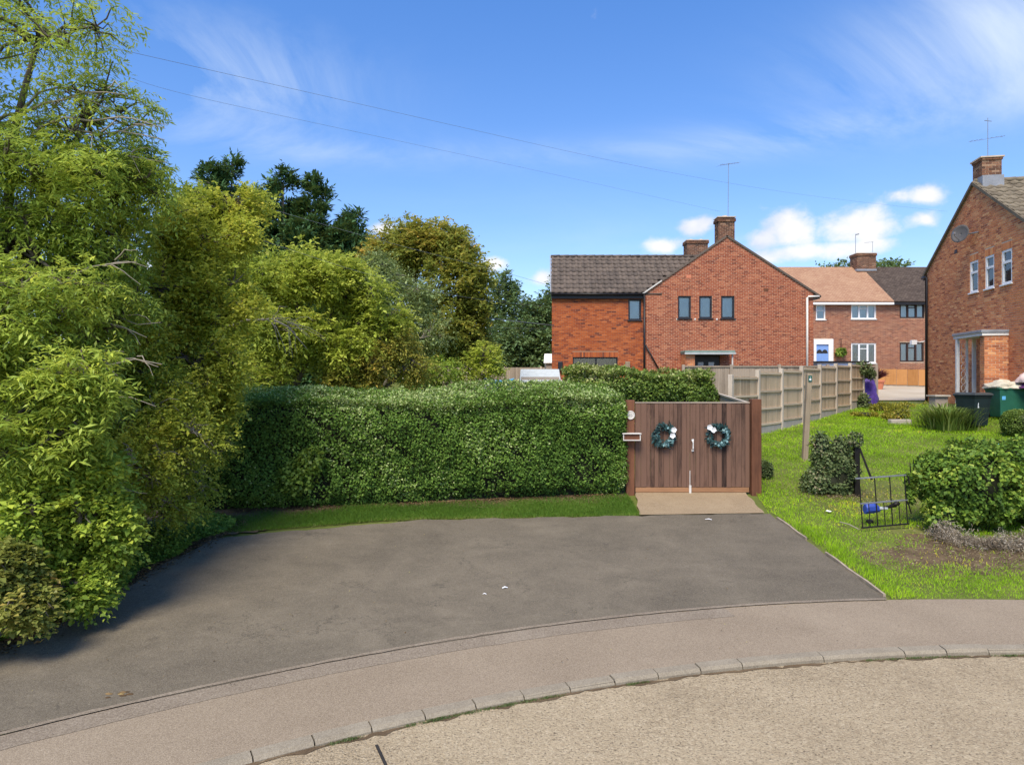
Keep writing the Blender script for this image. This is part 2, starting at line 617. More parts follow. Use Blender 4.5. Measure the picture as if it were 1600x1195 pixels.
def tarmac_mat():
    m, g = new_mat('worn_tarmac')
    co = g.coords('Object')
    big = g.noise(co, 0.42, 6, 0.62, 0.8)
    st = g.n('ShaderNodeMapping', Scale=(0.95, 1.4, 1), Rotation=(0, 0, 0.35))
    g.set(st.inputs['Vector'], co)
    smear = g.noise(st.outputs[0], 1.6, 8, 0.72, 0.5)
    fine = g.noise(co, 170, 3, 0.7)
    vo = g.n('ShaderNodeTexVoronoi', {'feature': 'F1'}, Scale=95.0)
    g.set(vo.inputs['Vector'], co)
    sp = g.ramp(vo.outputs['Color'], [(0.0, (0.058, 0.047, 0.033)), (0.5, (0.128, 0.107, 0.077)), (0.92, (0.202, 0.174, 0.128)), (1.0, (0.352, 0.313, 0.237))])
    fac = g.m('ADD', g.m('MULTIPLY', big, 0.55), g.m('MULTIPLY', smear, 0.45))
    base = g.ramp(fac, [(0.30, (0.072, 0.058, 0.040)), (0.44, (0.130, 0.107, 0.074)), (0.55, (0.183, 0.151, 0.105)), (0.68, (0.273, 0.226, 0.158))])
    col = g.mix(0.5, base, sp)
    stain = g.noise(co, 1.9, 6, 0.7, 1.5)
    col = g.mix(g.m('MULTIPLY', g.ramp(stain, [(0.60, (0, 0, 0)), (0.74, (1, 1, 1))]), 0.55), col, (0.040, 0.034, 0.027))
    wv = g.n('ShaderNodeVectorMath', {'operation': 'ADD'})
    g.set(wv.inputs[0], co)
    nz = g.n('ShaderNodeTexNoise', Scale=2.5, Detail=6.0, Roughness=0.7)
    g.set(nz.inputs['Vector'], co)
    g.set(wv.inputs[1], nz.outputs['Color'])
    ck = g.n('ShaderNodeTexVoronoi', {'feature': 'DISTANCE_TO_EDGE'}, Scale=0.75)
    g.set(ck.inputs['Vector'], wv.outputs[0])
    crack = g.m('MULTIPLY', g.ramp(ck.outputs['Distance'], [(0.0, (1, 1, 1)), (0.009, (0, 0, 0))]), g.ramp(big, [(0.50, (0, 0, 0)), (0.58, (1, 1, 1))]))
    col = g.mix(g.m('MULTIPLY', crack, 0.7), col, (0.032, 0.028, 0.023))
    h = g.m('ADD', fine, g.m('MULTIPLY', vo.outputs['Distance'], -0.8))
    finish(g, col, 0.86, h, 0.6, 0.007, 0.25)
    return m


M['tarmac'] = tarmac_mat()
M['pavement'] = ground_mat('pinkish_footway_tarmac', [(0.3, (0.191, 0.144, 0.096)), (0.5, (0.256, 0.199, 0.136)), (0.72, (0.337, 0.269, 0.187))], 0.7, 150, 0.5, 0.005,
                           speck=((0.105, 0.078, 0.053), (0.241, 0.188, 0.129), (0.422, 0.348, 0.250)), speck_scale=120, rough=0.9)
M['trench'] = ground_mat('reinstated_footway_tarmac', [(0.3, (0.161, 0.125, 0.088)), (0.55, (0.229, 0.184, 0.133)), (0.75, (0.303, 0.252, 0.184))], 1.4, 120, 0.6, 0.006,
                         speck=((0.097, 0.073, 0.052), (0.210, 0.167, 0.121), (0.370, 0.314, 0.236)), speck_scale=80, rough=0.92)


def road_mat():
    m, g = new_mat('rough_concrete_road')
    co = g.coords('Object')
    big = g.noise(co, 0.5, 6, 0.6, 0.6)
    mid = g.noise(co, 20, 9, 0.8, 0.4)
    fine = g.noise(co, 85, 4, 0.7)
    vo = g.n('ShaderNodeTexVoronoi', {'feature': 'F1', 'distance': 'EUCLIDEAN'}, Scale=62.0, Randomness=1.0)
    g.set(vo.inputs['Vector'], co)
    fac = g.m('ADD', g.m('ADD', g.m('MULTIPLY', big, 0.3), g.m('MULTIPLY', mid, 0.5)), g.m('MULTIPLY', fine, 0.25))
    base = g.ramp(fac, [(0.36, (0.101, 0.073, 0.041)), (0.45, (0.271, 0.203, 0.122)), (0.53, (0.442, 0.344, 0.215)), (0.68, (0.604, 0.490, 0.324))])
    sp = g.ramp(vo.outputs['Color'], [(0.0, (0.101, 0.071, 0.040)), (0.14, (0.362, 0.282, 0.178)), (0.7, (0.503, 0.404, 0.260)), (1.0, (0.703, 0.604, 0.425))])
    col = g.mix(0.42, base, sp)
    pit = g.noise(co, 48, 4, 0.7, 0.5)
    col = g.mix(g.m('MULTIPLY', g.ramp(pit, [(0.36, (1, 1, 1)), (0.45, (0, 0, 0))]), 0.85), col, (0.094, 0.072, 0.046))
    h = g.m('ADD', g.m('ADD', g.m('MULTIPLY', pit, 1.0), g.m('MULTIPLY', mid, 1.0)), g.m('ADD', g.m('MULTIPLY', fine, 0.5), g.m('MULTIPLY', vo.outputs['Distance'], -0.5)))
    finish(g, col, 0.93, h, 1.0, 0.014, 0.2)
    return m


M['road'] = road_mat()
M['kerb'] = ground_mat('kerb_concrete', [(0.3, (0.177, 0.145, 0.101)), (0.55, (0.260, 0.220, 0.158)), (0.8, (0.354, 0.305, 0.224))], 3.0, 120, 0.4, 0.004,
                       speck=((0.146, 0.120, 0.084), (0.250, 0.210, 0.154), (0.374, 0.330, 0.246)), speck_scale=110)
M['apron'] = ground_mat('brown_concrete', [(0.3, (0.190, 0.133, 0.077)), (0.55, (0.294, 0.214, 0.126)), (0.8, (0.370, 0.285, 0.180))], 1.8, 90, 0.5, 0.006,
                        speck=((0.162, 0.114, 0.063), (0.285, 0.209, 0.126), (0.418, 0.342, 0.234)), speck_scale=90)
M['farconc'] = ground_mat('pale_concrete_drive', [(0.3, (0.36, 0.29, 0.2)), (0.55, (0.46, 0.39, 0.29)), (0.8, (0.55, 0.5, 0.42))], 0.5, 30, 0.3, 0.004)
M['joint'] = plain('tar_joint', (0.03, 0.027, 0.024), 0.9)
M['edging'] = plain('weathered_edging', (0.33, 0.265, 0.19), 0.9, 0.35, 5)

M['bark'] = wood('bark', (0.035, 0.028, 0.02), (0.15, 0.125, 0.095), 0.95, (18, 18, 3))
M['bark_pale'] = wood('pale_bark', (0.09, 0.075, 0.05), (0.30, 0.26, 0.20), 0.95, (18, 18, 3))
M['core'] = plain('light_block_core', (0.022, 0.024, 0.012), 1.0, 0.5, 12)  # dark filling added inside hedges and leaf masses to block light

L = {}
L['ash'] = leaf_mat('ash_leaves', [(0.0, (0.166, 0.256, 0.046)), (0.4, (0.351, 0.495, 0.075)), (0.75, (0.620, 0.731, 0.114)), (1.0, (1.145, 1.094, 0.127))], 0.50)
L['haw'] = leaf_mat('olive_leaves', [(0.0, (0.235, 0.295, 0.038)), (0.45, (0.492, 0.571, 0.066)), (0.8, (0.796, 0.761, 0.112)), (0.97, (1.019, 0.776, 0.096)), (1.0, (1.038, 0.373, 0.058))], 0.48)
L['lime'] = leaf_mat('yellow_green_leaves', [(0.0, (0.223, 0.313, 0.040)), (0.45, (0.470, 0.563, 0.072)), (0.85, (0.726, 0.756, 0.131)), (1.0, (0.891, 0.865, 0.261))], 0.50)
L['grey'] = leaf_mat('grey_green_leaves', [(0.0, (0.114, 0.176, 0.056)), (0.5, (0.270, 0.354, 0.128)), (0.85, (0.440, 0.498, 0.214)), (1.0, (0.568, 0.511, 0.228))], 0.3)
L['autumn'] = leaf_mat('turning_leaves', [(0.0, (0.118, 0.171, 0.035)), (0.4, (0.290, 0.333, 0.056)), (0.72, (0.528, 0.444, 0.077)), (0.9, (0.815, 0.485, 0.106)), (1.0, (0.951, 0.416, 0.125))], 0.45)
L['conifer'] = leaf_mat('conifer_foliage', [(0.0, (0.028, 0.067, 0.028)), (0.5, (0.062, 0.142, 0.050)), (1.0, (0.142, 0.247, 0.079))], 0.15, 0.6, 0.2)
L['far'] = leaf_mat('far_leaves', [(0.0, (0.068, 0.131, 0.049)), (0.5, (0.150, 0.240, 0.088)), (1.0, (0.287, 0.383, 0.150))], 0.3)
L['hedge'] = leaf_mat('hedge_leaves', [(0.0, (0.062, 0.127, 0.020)), (0.5, (0.124, 0.231, 0.035)), (0.85, (0.212, 0.339, 0.056)), (1.0, (0.464, 0.549, 0.225))], 0.3, 0.65, 0.2)
L['hedge2'] = leaf_mat('light_hedge_leaves', [(0.0, (0.070, 0.124, 0.017)), (0.5, (0.151, 0.240, 0.036)), (0.9, (0.270, 0.349, 0.063)), (1.0, (0.428, 0.437, 0.167))], 0.3, 0.5, 0.35)
L['bush'] = leaf_mat('maple_bush_leaves', [(0.0, (0.159, 0.253, 0.040)), (0.4, (0.334, 0.475, 0.061)), (0.8, (0.669, 0.774, 0.103)), (1.0, (1.019, 0.910, 0.091))], 0.48)
L['yellow'] = leaf_mat('yellowing_leaves', [(0.0, (0.109, 0.156, 0.030)), (0.5, (0.280, 0.311, 0.065)), (0.85, (0.498, 0.436, 0.105)), (1.0, (0.466, 0.218, 0.078))], 0.45)
L['ivy'] = leaf_mat('ivy_leaves', [(0.0, (0.054, 0.114, 0.018)), (0.5, (0.135, 0.238, 0.030)), (0.85, (0.283, 0.396, 0.047)), (1.0, (0.455, 0.522, 0.095))], 0.28, 0.55, 0.22)
L['ivy_dull'] = leaf_mat('dull_ivy_leaves', [(0.0, (0.047, 0.075, 0.025)), (0.5, (0.117, 0.164, 0.056)), (0.85, (0.218, 0.257, 0.109)), (1.0, (0.374, 0.312, 0.187))], 0.28, 0.55, 0.22)
L['grass'] = leaf_mat('grass_blades', [(0.0, (0.151, 0.259, 0.009)), (0.45, (0.288, 0.508, 0.013)), (0.8, (0.442, 0.675, 0.020)), (1.0, (1.020, 0.802, 0.055))], 0.35, 0.6, 0.2)
L['verge'] = leaf_mat('shade_darkened_verge_grass', [(0.0, (0.05, 0.11, 0.012)), (0.45, (0.10, 0.20, 0.02)), (0.8, (0.15, 0.27, 0.03)), (1.0, (0.34, 0.32, 0.10))], 0.35, 0.6, 0.2)  # darker than the lawn: shade on the verge is put into the colour
L['straw'] = leaf_mat('dry_grass', [(0.0, (0.12, 0.085, 0.045)), (0.5, (0.24, 0.18, 0.10)), (1.0, (0.40, 0.33, 0.22))], 0.2, 0.8, 0.1)
L['silver'] = leaf_mat('dried_silver_plants', [(0.0, (0.143, 0.108, 0.075)), (0.4, (0.297, 0.242, 0.176)), (0.75, (0.473, 0.412, 0.326)), (1.0, (0.638, 0.577, 0.475))], 0.15, 0.8, 0.1)
L['litter'] = leaf_mat('fallen_leaves', [(0.0, (0.05, 0.032, 0.018)), (0.5, (0.14, 0.085, 0.04)), (0.9, (0.27, 0.18, 0.08)), (1.0, (0.42, 0.38, 0.12))], 0.1, 0.8, 0.15)
L['euc'] = leaf_mat('wreath_leaves', [(0.0, (0.010, 0.030, 0.030)), (0.5, (0.025, 0.070, 0.070)), (0.85, (0.08, 0.17, 0.17)), (1.0, (0.25, 0.42, 0.42))], 0.1, 0.5, 0.3)
L['red'] = leaf_mat('red_cordyline', [(0.0, (0.05, 0.008, 0.012)), (1.0, (0.20, 0.035, 0.04))], 0.2)
L['goldbed'] = leaf_mat('gold_bedding', [(0.0, (0.10, 0.13, 0.012)), (0.5, (0.30, 0.29, 0.03)), (0.85, (0.45, 0.38, 0.05)), (1.0, (0.42, 0.20, 0.05))], 0.3)

M['brick_old'] = brick_mat('red_brown_brick', [(0.0, (0.19, 0.052, 0.030)), (0.3, (0.30, 0.082, 0.042)), (0.65, (0.38, 0.112, 0.054)), (1.0, (0.46, 0.165, 0.082))], 0.12)
M['brick_new'] = brick_mat('orange_brick', [(0.0, (0.15, 0.045, 0.030)), (0.25, (0.30, 0.070, 0.028)), (0.6, (0.43, 0.105, 0.030)), (1.0, (0.52, 0.15, 0.048))], 0.06)
M['brick_gold'] = brick_mat('weathered_brick', [(0.0, (0.31, 0.100, 0.046)), (0.3, (0.51, 0.175, 0.073)), (0.65, (0.65, 0.255, 0.10)), (1.0, (0.74, 0.37, 0.16))], 0.14)
M['brick_far'] = brick_mat('dull_red_brick', [(0.0, (0.17, 0.056, 0.034)), (0.3, (0.26, 0.090, 0.050)), (0.65, (0.33, 0.120, 0.062)), (1.0, (0.42, 0.19, 0.10))], 0.3)
M['brick_chim'] = brick_mat('sooty_brick', [(0.0, (0.07, 0.038, 0.026)), (0.4, (0.15, 0.072, 0.044)), (0.8, (0.24, 0.115, 0.066)), (1.0, (0.33, 0.20, 0.12))], 0.5)
M['mortar'] = plain('pale_mortar', (0.56, 0.38, 0.25), 0.95, 0.12, 3)
M['mortar_red'] = plain('reddish_mortar', (0.34, 0.17, 0.10), 0.95, 0.15, 3)
M['mortar_grey'] = plain('grey_mortar', (0.56, 0.43, 0.31), 0.95, 0.2, 3)
M['tile_dark'] = wood('dark_concrete_tile', (0.035, 0.030, 0.027), (0.140, 0.108, 0.085), 0.8, (9, 9, 9), 0.35)
M['tile_brown'] = wood('lichened_tile', (0.060, 0.046, 0.032), (0.20, 0.165, 0.115), 0.9, (9, 9, 9), 0.35)


def course_roof(name, stops):
    m, g = new_mat(name)
    co = g.coords('Object')
    br = g.n('ShaderNodeTexBrick', {'offset': 0.5}, Scale=1.0, Mortar_Size=0.012, Brick_Width=0.19, Row_Height=0.12, Bias=0.0)
    br.inputs['Color1'].default_value = (0.2, 0.2, 0.2, 1)
    br.inputs['Color2'].default_value = (0.8, 0.8, 0.8, 1)
    br.inputs['Mortar'].default_value = (0, 0, 0, 1)
    mp = g.n('ShaderNodeMapping', Rotation=(R(-53.5), 0, 0))
    g.set(mp.inputs['Vector'], co)
    g.set(br.inputs['Vector'], mp.outputs[0])
    big = g.noise(co, 0.9, 5, 0.6)
    sep_ = g.n('ShaderNodeRGBToBW')
    g.set(sep_.inputs[0], br.outputs['Color'])
    fac = g.m('ADD', g.m('MULTIPLY', sep_.outputs[0], 0.55), g.m('MULTIPLY', big, 0.45))
    finish(g, g.ramp(fac, stops), 0.88, br.outputs['Fac'], 0.6, -0.02, 0.2)
    return m


M['roof_salmon'] = course_roof('salmon_roof_tiles', [(0.1, (0.26, 0.12, 0.075)), (0.45, (0.36, 0.21, 0.125)), (0.8, (0.45, 0.28, 0.17))])
M['roof_brown'] = course_roof('brown_roof_tiles', [(0.1, (0.030, 0.022, 0.017)), (0.45, (0.078, 0.056, 0.042)), (0.8, (0.14, 0.105, 0.08))])
M['lead'] = plain('lead_flashing', (0.26, 0.27, 0.29), 0.5, 0.2, 4)
M['fascia'] = plain('black_fascia', (0.016, 0.014, 0.015), 0.4, 0.2)
M['upvc_dark'] = plain('anthracite_frame', (0.022, 0.021, 0.026), 0.35, 0.15)
M['upvc_brown'] = plain('brown_frame', (0.045, 0.022, 0.016), 0.5, 0.2)
M['upvc_white'] = plain('white_frame', (0.78, 0.78, 0.77), 0.4, 0.05)
M['white_paint'] = plain('white_paint', (0.70, 0.68, 0.64), 0.6, 0.1, 8)
M['pipe_cream'] = plain('cream_pipe', (0.62, 0.58, 0.52), 0.5, 0.1)
M['glass'] = glass_mat()
M['blind'] = plain('pale_blind', (0.76, 0.78, 0.77), 0.9, 0.06, 3)
M['blind_warm'] = plain('cream_blind', (0.55, 0.50, 0.43), 0.9, 0.08, 3)
M['roomdark'] = plain('unlit_room', (0.03, 0.028, 0.026), 0.9, 0.2)
M['felt'] = plain('green_felt_roof', (0.20, 0.27, 0.23), 0.85, 0.2, 5)
M['felt_grey'] = plain('grey_felt_roof', (0.44, 0.47, 0.46), 0.8, 0.12, 5)
M['door_blue'] = plain('pale_blue_paint', (0.20, 0.34, 0.66), 0.45, 0.08)
M['store_blue'] = plain('faded_blue_panel', (0.36, 0.46, 0.66), 0.6, 0.08)
M['metal_black'] = plain('black_iron', (0.018, 0.016, 0.014), 0.55, 0.4, 12, metal=0.2)
M['metal_grey'] = plain('galvanised_metal', (0.32, 0.32, 0.33), 0.4, 0.2, 10, metal=0.6)
M['alu'] = plain('aerial_aluminium', (0.30, 0.31, 0.33), 0.4, 0.2, 10, metal=0.5)
M['dish'] = plain('dark_dish', (0.085, 0.080, 0.078), 0.6, 0.15)
M['post_red'] = wood('red_brown_post', (0.05, 0.021, 0.012), (0.19, 0.078, 0.040), 0.75, (20, 20, 1.2), 0.2, 0.7)
M['gate_wood'] = wood('weathered_gate_board', (0.028, 0.016, 0.012), (0.165, 0.092, 0.062), 0.8, (26, 26, 1.3), 0.6, 1.3)
M['gate_rail'] = wood('orange_brown_board', (0.16, 0.075, 0.035), (0.36, 0.19, 0.095), 0.8, (1.5, 26, 26), 0.3)
M['fence'] = wood('weathered_fence_board', (0.24, 0.165, 0.098), (0.56, 0.415, 0.265), 0.85, (30, 30, 1.2), 0.45)
M['fence_rail'] = wood('weathered_fence_rail', (0.34, 0.25, 0.165), (0.58, 0.46, 0.32), 0.85, (3, 3, 30), 0.3)
M['fence_post'] = wood('pale_fence_post', (0.34, 0.275, 0.205), (0.56, 0.475, 0.375), 0.85, (26, 26, 1.2), 0.3)
M['fence_old'] = wood('grey_fence_board', (0.15, 0.115, 0.085), (0.36, 0.29, 0.225), 0.9, (30, 30, 1.2), 0.4)
M['gravel'] = plain('concrete_gravel_board', (0.43, 0.38, 0.31), 0.9, 0.15, 4)
M['orange_wood'] = wood('orange_fence_board', (0.30, 0.13, 0.035), (0.52, 0.25, 0.085), 0.7, (20, 20, 1.5), 0.3)
M['signpost'] = wood('grey_brown_post', (0.13, 0.095, 0.06), (0.33, 0.255, 0.17), 0.85, (24, 24, 1.2), 0.2)
M['bin'] = plain('dark_green_bin_plastic', (0.012, 0.024, 0.026), 0.45, 0.2, 4)
M['bin_lid'] = plain('grey_black_lid_plastic', (0.045, 0.050, 0.048), 0.5, 0.2, 4)
M['bin_green'] = plain('green_bin_plastic', (0.020, 0.115, 0.070), 0.5, 0.15, 4)
M['canvas'] = plain('crumpled_canvas', (0.48, 0.43, 0.33), 0.9, 0.25, 9)
M['pink'] = plain('pale_pink_fabric', (0.70, 0.52, 0.46), 0.9, 0.12, 5)
M['plum'] = plain('plum_fabric', (0.10, 0.03, 0.10), 0.8, 0.2, 5)
M['purple'] = plain('purple_cover', (0.10, 0.055, 0.30), 0.5, 0.35, 9, bscale=12, bstr=0.6)
M['terracotta'] = plain('terracotta', (0.60, 0.21, 0.115), 0.8, 0.12, 6)
M['blue_plastic'] = plain('blue_plastic', (0.035, 0.075, 0.36), 0.4, 0.2, 6)
M['tarp'] = plain('sky_blue_tarp', (0.12, 0.42, 0.72), 0.5, 0.15, 5)
M['shed'] = wood('shed_board', (0.17, 0.13, 0.10), (0.40, 0.33, 0.27), 0.85, (2, 20, 26), 0.3)
M['white_stone'] = plain('white_stone', (0.75, 0.72, 0.66), 0.6, 0.15, 20)
M['cable'] = plain('cable_sheath', (0.16, 0.17, 0.2), 0.6, 0.1)
M['sign_green'] = plain('green_sign_plate', (0.012, 0.10, 0.075), 0.4, 0.1)

# ------------------------------------------------------------------ ground, road, pavement, parking area
xs = np.concatenate([[-1500, -500, -200, -90], np.arange(-50, -12, 3), np.arange(-12, 22, 0.4), np.arange(22, 60, 3), [90, 200, 500, 1500]])
ys = np.concatenate([[-500, -60], np.arange(-30, 4, 2), np.arange(4, 32, 0.4), np.arange(32, 80, 3), [110, 200, 500, 1500]])
GX, GY = np.meshgrid(xs, ys)
GZ = gz(GX, GY) - 0.03
rr_ = np.hypot(GX - CX, GY - CY)
GZ = np.where(rr_ < RP - 0.3, np.minimum(GZ, -3.15), GZ)
gv = np.stack([GX, GY, GZ], -1).reshape(-1, 3)
nx = len(xs)
gf = [(j * nx + i, j * nx + i + 1, (j + 1) * nx + i + 1, (j + 1) * nx + i) for j in range(len(ys) - 1) for i in range(nx - 1)]
mb = MB()
mb.add(gv, gf)
mb.build('ground', M['turf'], kind='structure', smooth=True)


def sheet(name, poly_fn, x0, x1, y0, y1, step, off, mat, kind='structure', parent=None, thick=0.0):
    """part of the terrain inside poly_fn, laid off metres above it"""
    X_ = np.arange(x0, x1 + step / 2, step)
    Y_ = np.arange(y0, y1 + step / 2, step)
    b = MB()
    idx = {}
    for j in range(len(Y_) - 1):
        for i in range(len(X_) - 1):
            if poly_fn((X_[i] + X_[i + 1]) / 2, (Y_[j] + Y_[j + 1]) / 2):
                q = []
                for (a, c_) in ((i, j), (i + 1, j), (i + 1, j + 1), (i, j + 1)):
                    if (a, c_) not in idx:
                        idx[(a, c_)] = len(b.v)
                        b.v.append((X_[a], Y_[c_], float(gz(X_[a], Y_[c_])) + off))
                    q.append(idx[(a, c_)])
                b.f.append(tuple(q))
                b.t.append(0.5)
    return b.build(name, mat, parent, smooth=True, kind=kind)


def arc_sheet(name, r0, r1, a0, a1, off, mat, zfix=None, na=90, nr=6, jitter=0.0):
    """ring sector about the turning circle's centre; angles in degrees"""
    b = MB()
    for i in range(na + 1):
        a = R(a0 + (a1 - a0) * i / na)
        for j in range(nr + 1):
            r_ = r0 + (r1 - r0) * j / nr
            if jitter and j in (0, nr):
                r_ += rng.normal() * jitter
            x, y = CX + r_ * math.cos(a), CY + r_ * math.sin(a)
            b.v.append((x, y, (float(gz(x, y)) + off) if zfix is None else zfix))
    for i in range(na):
        for j in range(nr):
            k0 = i * (nr + 1) + j
            b.f.append((k0, k0 + 1, k0 + nr + 2, k0 + nr + 1))
            b.t.append(0.5)
    return b.build(name, mat, None, smooth=True, kind='structure')


ROADZ = -2.872
arc_sheet('road', 0.4, RK + 0.02, 0, 360, 0, M['road'], zfix=ROADZ, na=180, nr=30)
arc_sheet('pavement', RK + 0.125, RP + 0.02, 40, 175, 0.0, M['pavement'], na=140, nr=8)
arc_sheet('reinstated_strip', RP - 0.27, RP - 0.005, 100.5, 150, 0.003, M['trench'], na=110, nr=2, jitter=0.005)
arc_sheet('pavement_edging', RP - 0.002, RP + 0.055, 93, 150, 0.012, M['trench'], na=160, nr=1, jitter=0.004)

# road joint
mb = MB()
j0 = at(588, 1163, F * -ROADZ / (1163 - 597))
j1 = at(612, 1215, F * -ROADZ / (1215 - 597))
pts = [j0 + (j1 - j0) * t for t in np.linspace(0, 3.5, 18)]
for a, b_ in zip(pts[:-1], pts[1:]):
    dn = np.array([a[1] - b_[1], b_[0] - a[0], 0])
    dn = dn / np.linalg.norm(dn) * 0.013
    zz = ROADZ + 0.004
    mb.add([(a[0] - dn[0], a[1] - dn[1], zz), (a[0] + dn[0], a[1] + dn[1], zz), (b_[0] + dn[0], b_[1] + dn[1], zz), (b_[0] - dn[0], b_[1] - dn[1], zz)], [(0, 1, 2, 3)])
mb.build('road_joint', M['joint'], kind='structure')

# dirt-filled channel along the kerb foot
arc_sheet('road_channel', RK - 0.05, RK - 0.001, 60, 150, 0, M['soil'], zfix=ROADZ + 0.005, na=300, nr=1, jitter=0.02)

# kerb: single stones
kerb = thing('kerb', None, None, (CX, CY + RK, ROADZ))
kerb['kind'] = 'structure'
ang = 136.0
kr = random.Random(3)
while ang > 60:
    ln = kr.choice([0.46, 0.46, 0.46, 0.91, 0.46, 0.46])
    da = math.degrees(ln / RK)
    b = MB()
    nseg = 3 if ln < 0.6 else 6
    tz = kr.uniform(-0.006, 0.006)
    prof = [(RK - 0.012, -0.16), (RK - 0.004, -0.025), (RK + 0.022, 0.003), (RK + 0.123, 0.008), (RK + 0.123, -0.16)]
    for i in range(nseg + 1):
        a = R(ang - (da - 0.045) * i / nseg)
        for (r_, dz) in prof:
            x, y = CX + r_ * math.cos(a), CY + r_ * math.sin(a)
            b.v.append((x, y, float(gz(x, y)) + dz + tz))
    n5 = len(prof)
    for i in range(nseg):
        for j in range(n5):
            b.f.append((i * n5 + j, i * n5 + (j + 1) % n5, (i + 1) * n5 + (j + 1) % n5, (i + 1) * n5 + j))
            b.t.append(0.5)
    b.f.append(tuple(range(n5))[::-1])
    b.f.append(tuple(nseg * n5 + j for j in range(n5)))
    b.t += [0.5, 0.5]
    b.build('kerb_stone', M['kerb'], kerb)
    ang -= da
arc_sheet('kerb_bedding', RK + 0.01, RK + 0.13, 60, 136, -0.012, M['joint'], na=120, nr=1)


def far_edge(x):
    return np.interp(x, [-6, -4.8, -2.3, 2.35, 4.6, 5], [11.0, 11.45, 12.2, 12.5, 12.62, 12.62])


def left_edge(y):
    return np.interp(y, [3, 5, 7.1, 9, 10.5, 11.5], [-5.9, -5.7, -5.35, -5.15, -5.0, -4.75])


# parking area with an uneven outline
b = MB()
rows_y = np.linspace(0, 1, 44)
ncol = 60
for t in rows_y:
    for i in range(ncol + 1):
        s = i / ncol
        x = -5.6 + (4.76 + 5.6) * s
        ang_ = math.sqrt(max(0.0, (RP + 0.05) ** 2 - (x - CX) ** 2))
        y_lo = CY + ang_
        y_hi = float(far_edge(x)) + 0.03 * math.sin(x * 5.1) + 0.02 * math.sin(x * 13.7)
        y = y_lo + (y_hi - y_lo) * t
        le = float(left_edge(y)) + 0.05 * math.sin(y * 4.3)
        xx = le + (4.76 + 0.015 * math.sin(y * 6) - le) * s
        b.v.append((xx, y, float(gz(xx, y)) + 0.006))
for j in range(len(rows_y) - 1):
    for i in range(ncol):
        k0 = j * (ncol + 1) + i
        b.f.append((k0, k0 + 1, k0 + ncol + 2, k0 + ncol + 1))
        b.t.append(0.5)
b.build('parking_area', M['tarmac'], kind='structure', smooth=True)

# sunken pothole patch and stones in the tarmac
mb = MB()
c0 = at(188, 1077, F * 2.79 / (1077 - 597))
for i in range(9):
    q = c0 + np.array([rng.normal() * 0.055, rng.normal() * 0.03, 0])
    q[2] = float(gz(q[0], q[1])) + 0.008
    a = rng.uniform(0, 6.28)
    r_ = rng.uniform(0.008, 0.022)
    mb.add([(q[0] + r_ * 1.8 * math.cos(a + k * 1.257), q[1] + r_ * math.sin(a + k * 1.257), q[2]) for k in range(5)] + [(q[0], q[1], q[2] + r_ * 0.5)],
           [(0, 1, 5), (1, 2, 5), (2, 3, 5), (3, 4, 5), (4, 0, 5)], rng.uniform(0, 1))
tag(mb.build('tarmac_crumbs', L['litter'], org=tuple(c0)), 'crumbled edge of a small pothole in the dark tarmac', 'pothole', kind='stuff')

# apron
mb = MB()
ca = [(2.33, 12.5), (4.66, 12.62), (4.80, 14.1), (2.55, 14.1)]
for i in range(9):
    for j in range(9):
        s, t = i / 8, j / 8
        x = (ca[0][0] * (1 - s) + ca[1][0] * s) * (1 - t) + (ca[3][0] * (1 - s) + ca[2][0] * s) * t
        y = (ca[0][1] * (1 - s) + ca[1][1] * s) * (1 - t) + (ca[3][1] * (1 - s) + ca[2][1] * s) * t
        x += 0.02 * math.sin(9 * y) * (i in (0, 8))
        mb.v.append((x, y, float(gz(x, y)) + 0.016))
for i in range(8):
    for j in range(8):
        mb.f.append((i * 9 + j, (i + 1) * 9 + j, (i + 1) * 9 + j + 1, i * 9 + j + 1))
        mb.t.append(0.5)
mb.build('gate_apron', M['apron'], kind='structure', smooth=True)

# weathered timber edging between tarmac and lawn
mb = MB()
yy = np.linspace(8.75, 12.3, 16)
for a, c_ in zip(yy[:-1], yy[1:]):
    if 10.4 < a < 10.9:
        continue
    mb.beam((4.785 + 0.01 * math.sin(a * 7), a, float(gz(4.78, a)) + 0.0), (4.785 + 0.01 * math.sin(c_ * 7), c_, float(gz(4.78, c_)) + 0.0), 0.03, 0.07)
mb.build('parking_edging', M['edging'], kind='structure')

sheet('bare_soil', lambda x, y: ((x - 7.3 - 0.25 * math.sin(3 * y)) / 1.95) ** 2 + ((y - 10.35 - 0.2 * math.sin(4 * x)) / 1.0) ** 2 < 1, 5.2, 9.4, 9.1, 11.7, 0.1, -0.026, M['soil'])
sheet('far_drive', lambda x, y: (30.2 + 0.1 * x < y + 1.2 < 45.8), 14.6, 34, 29, 46, 0.8, 0.01, M['farconc'])

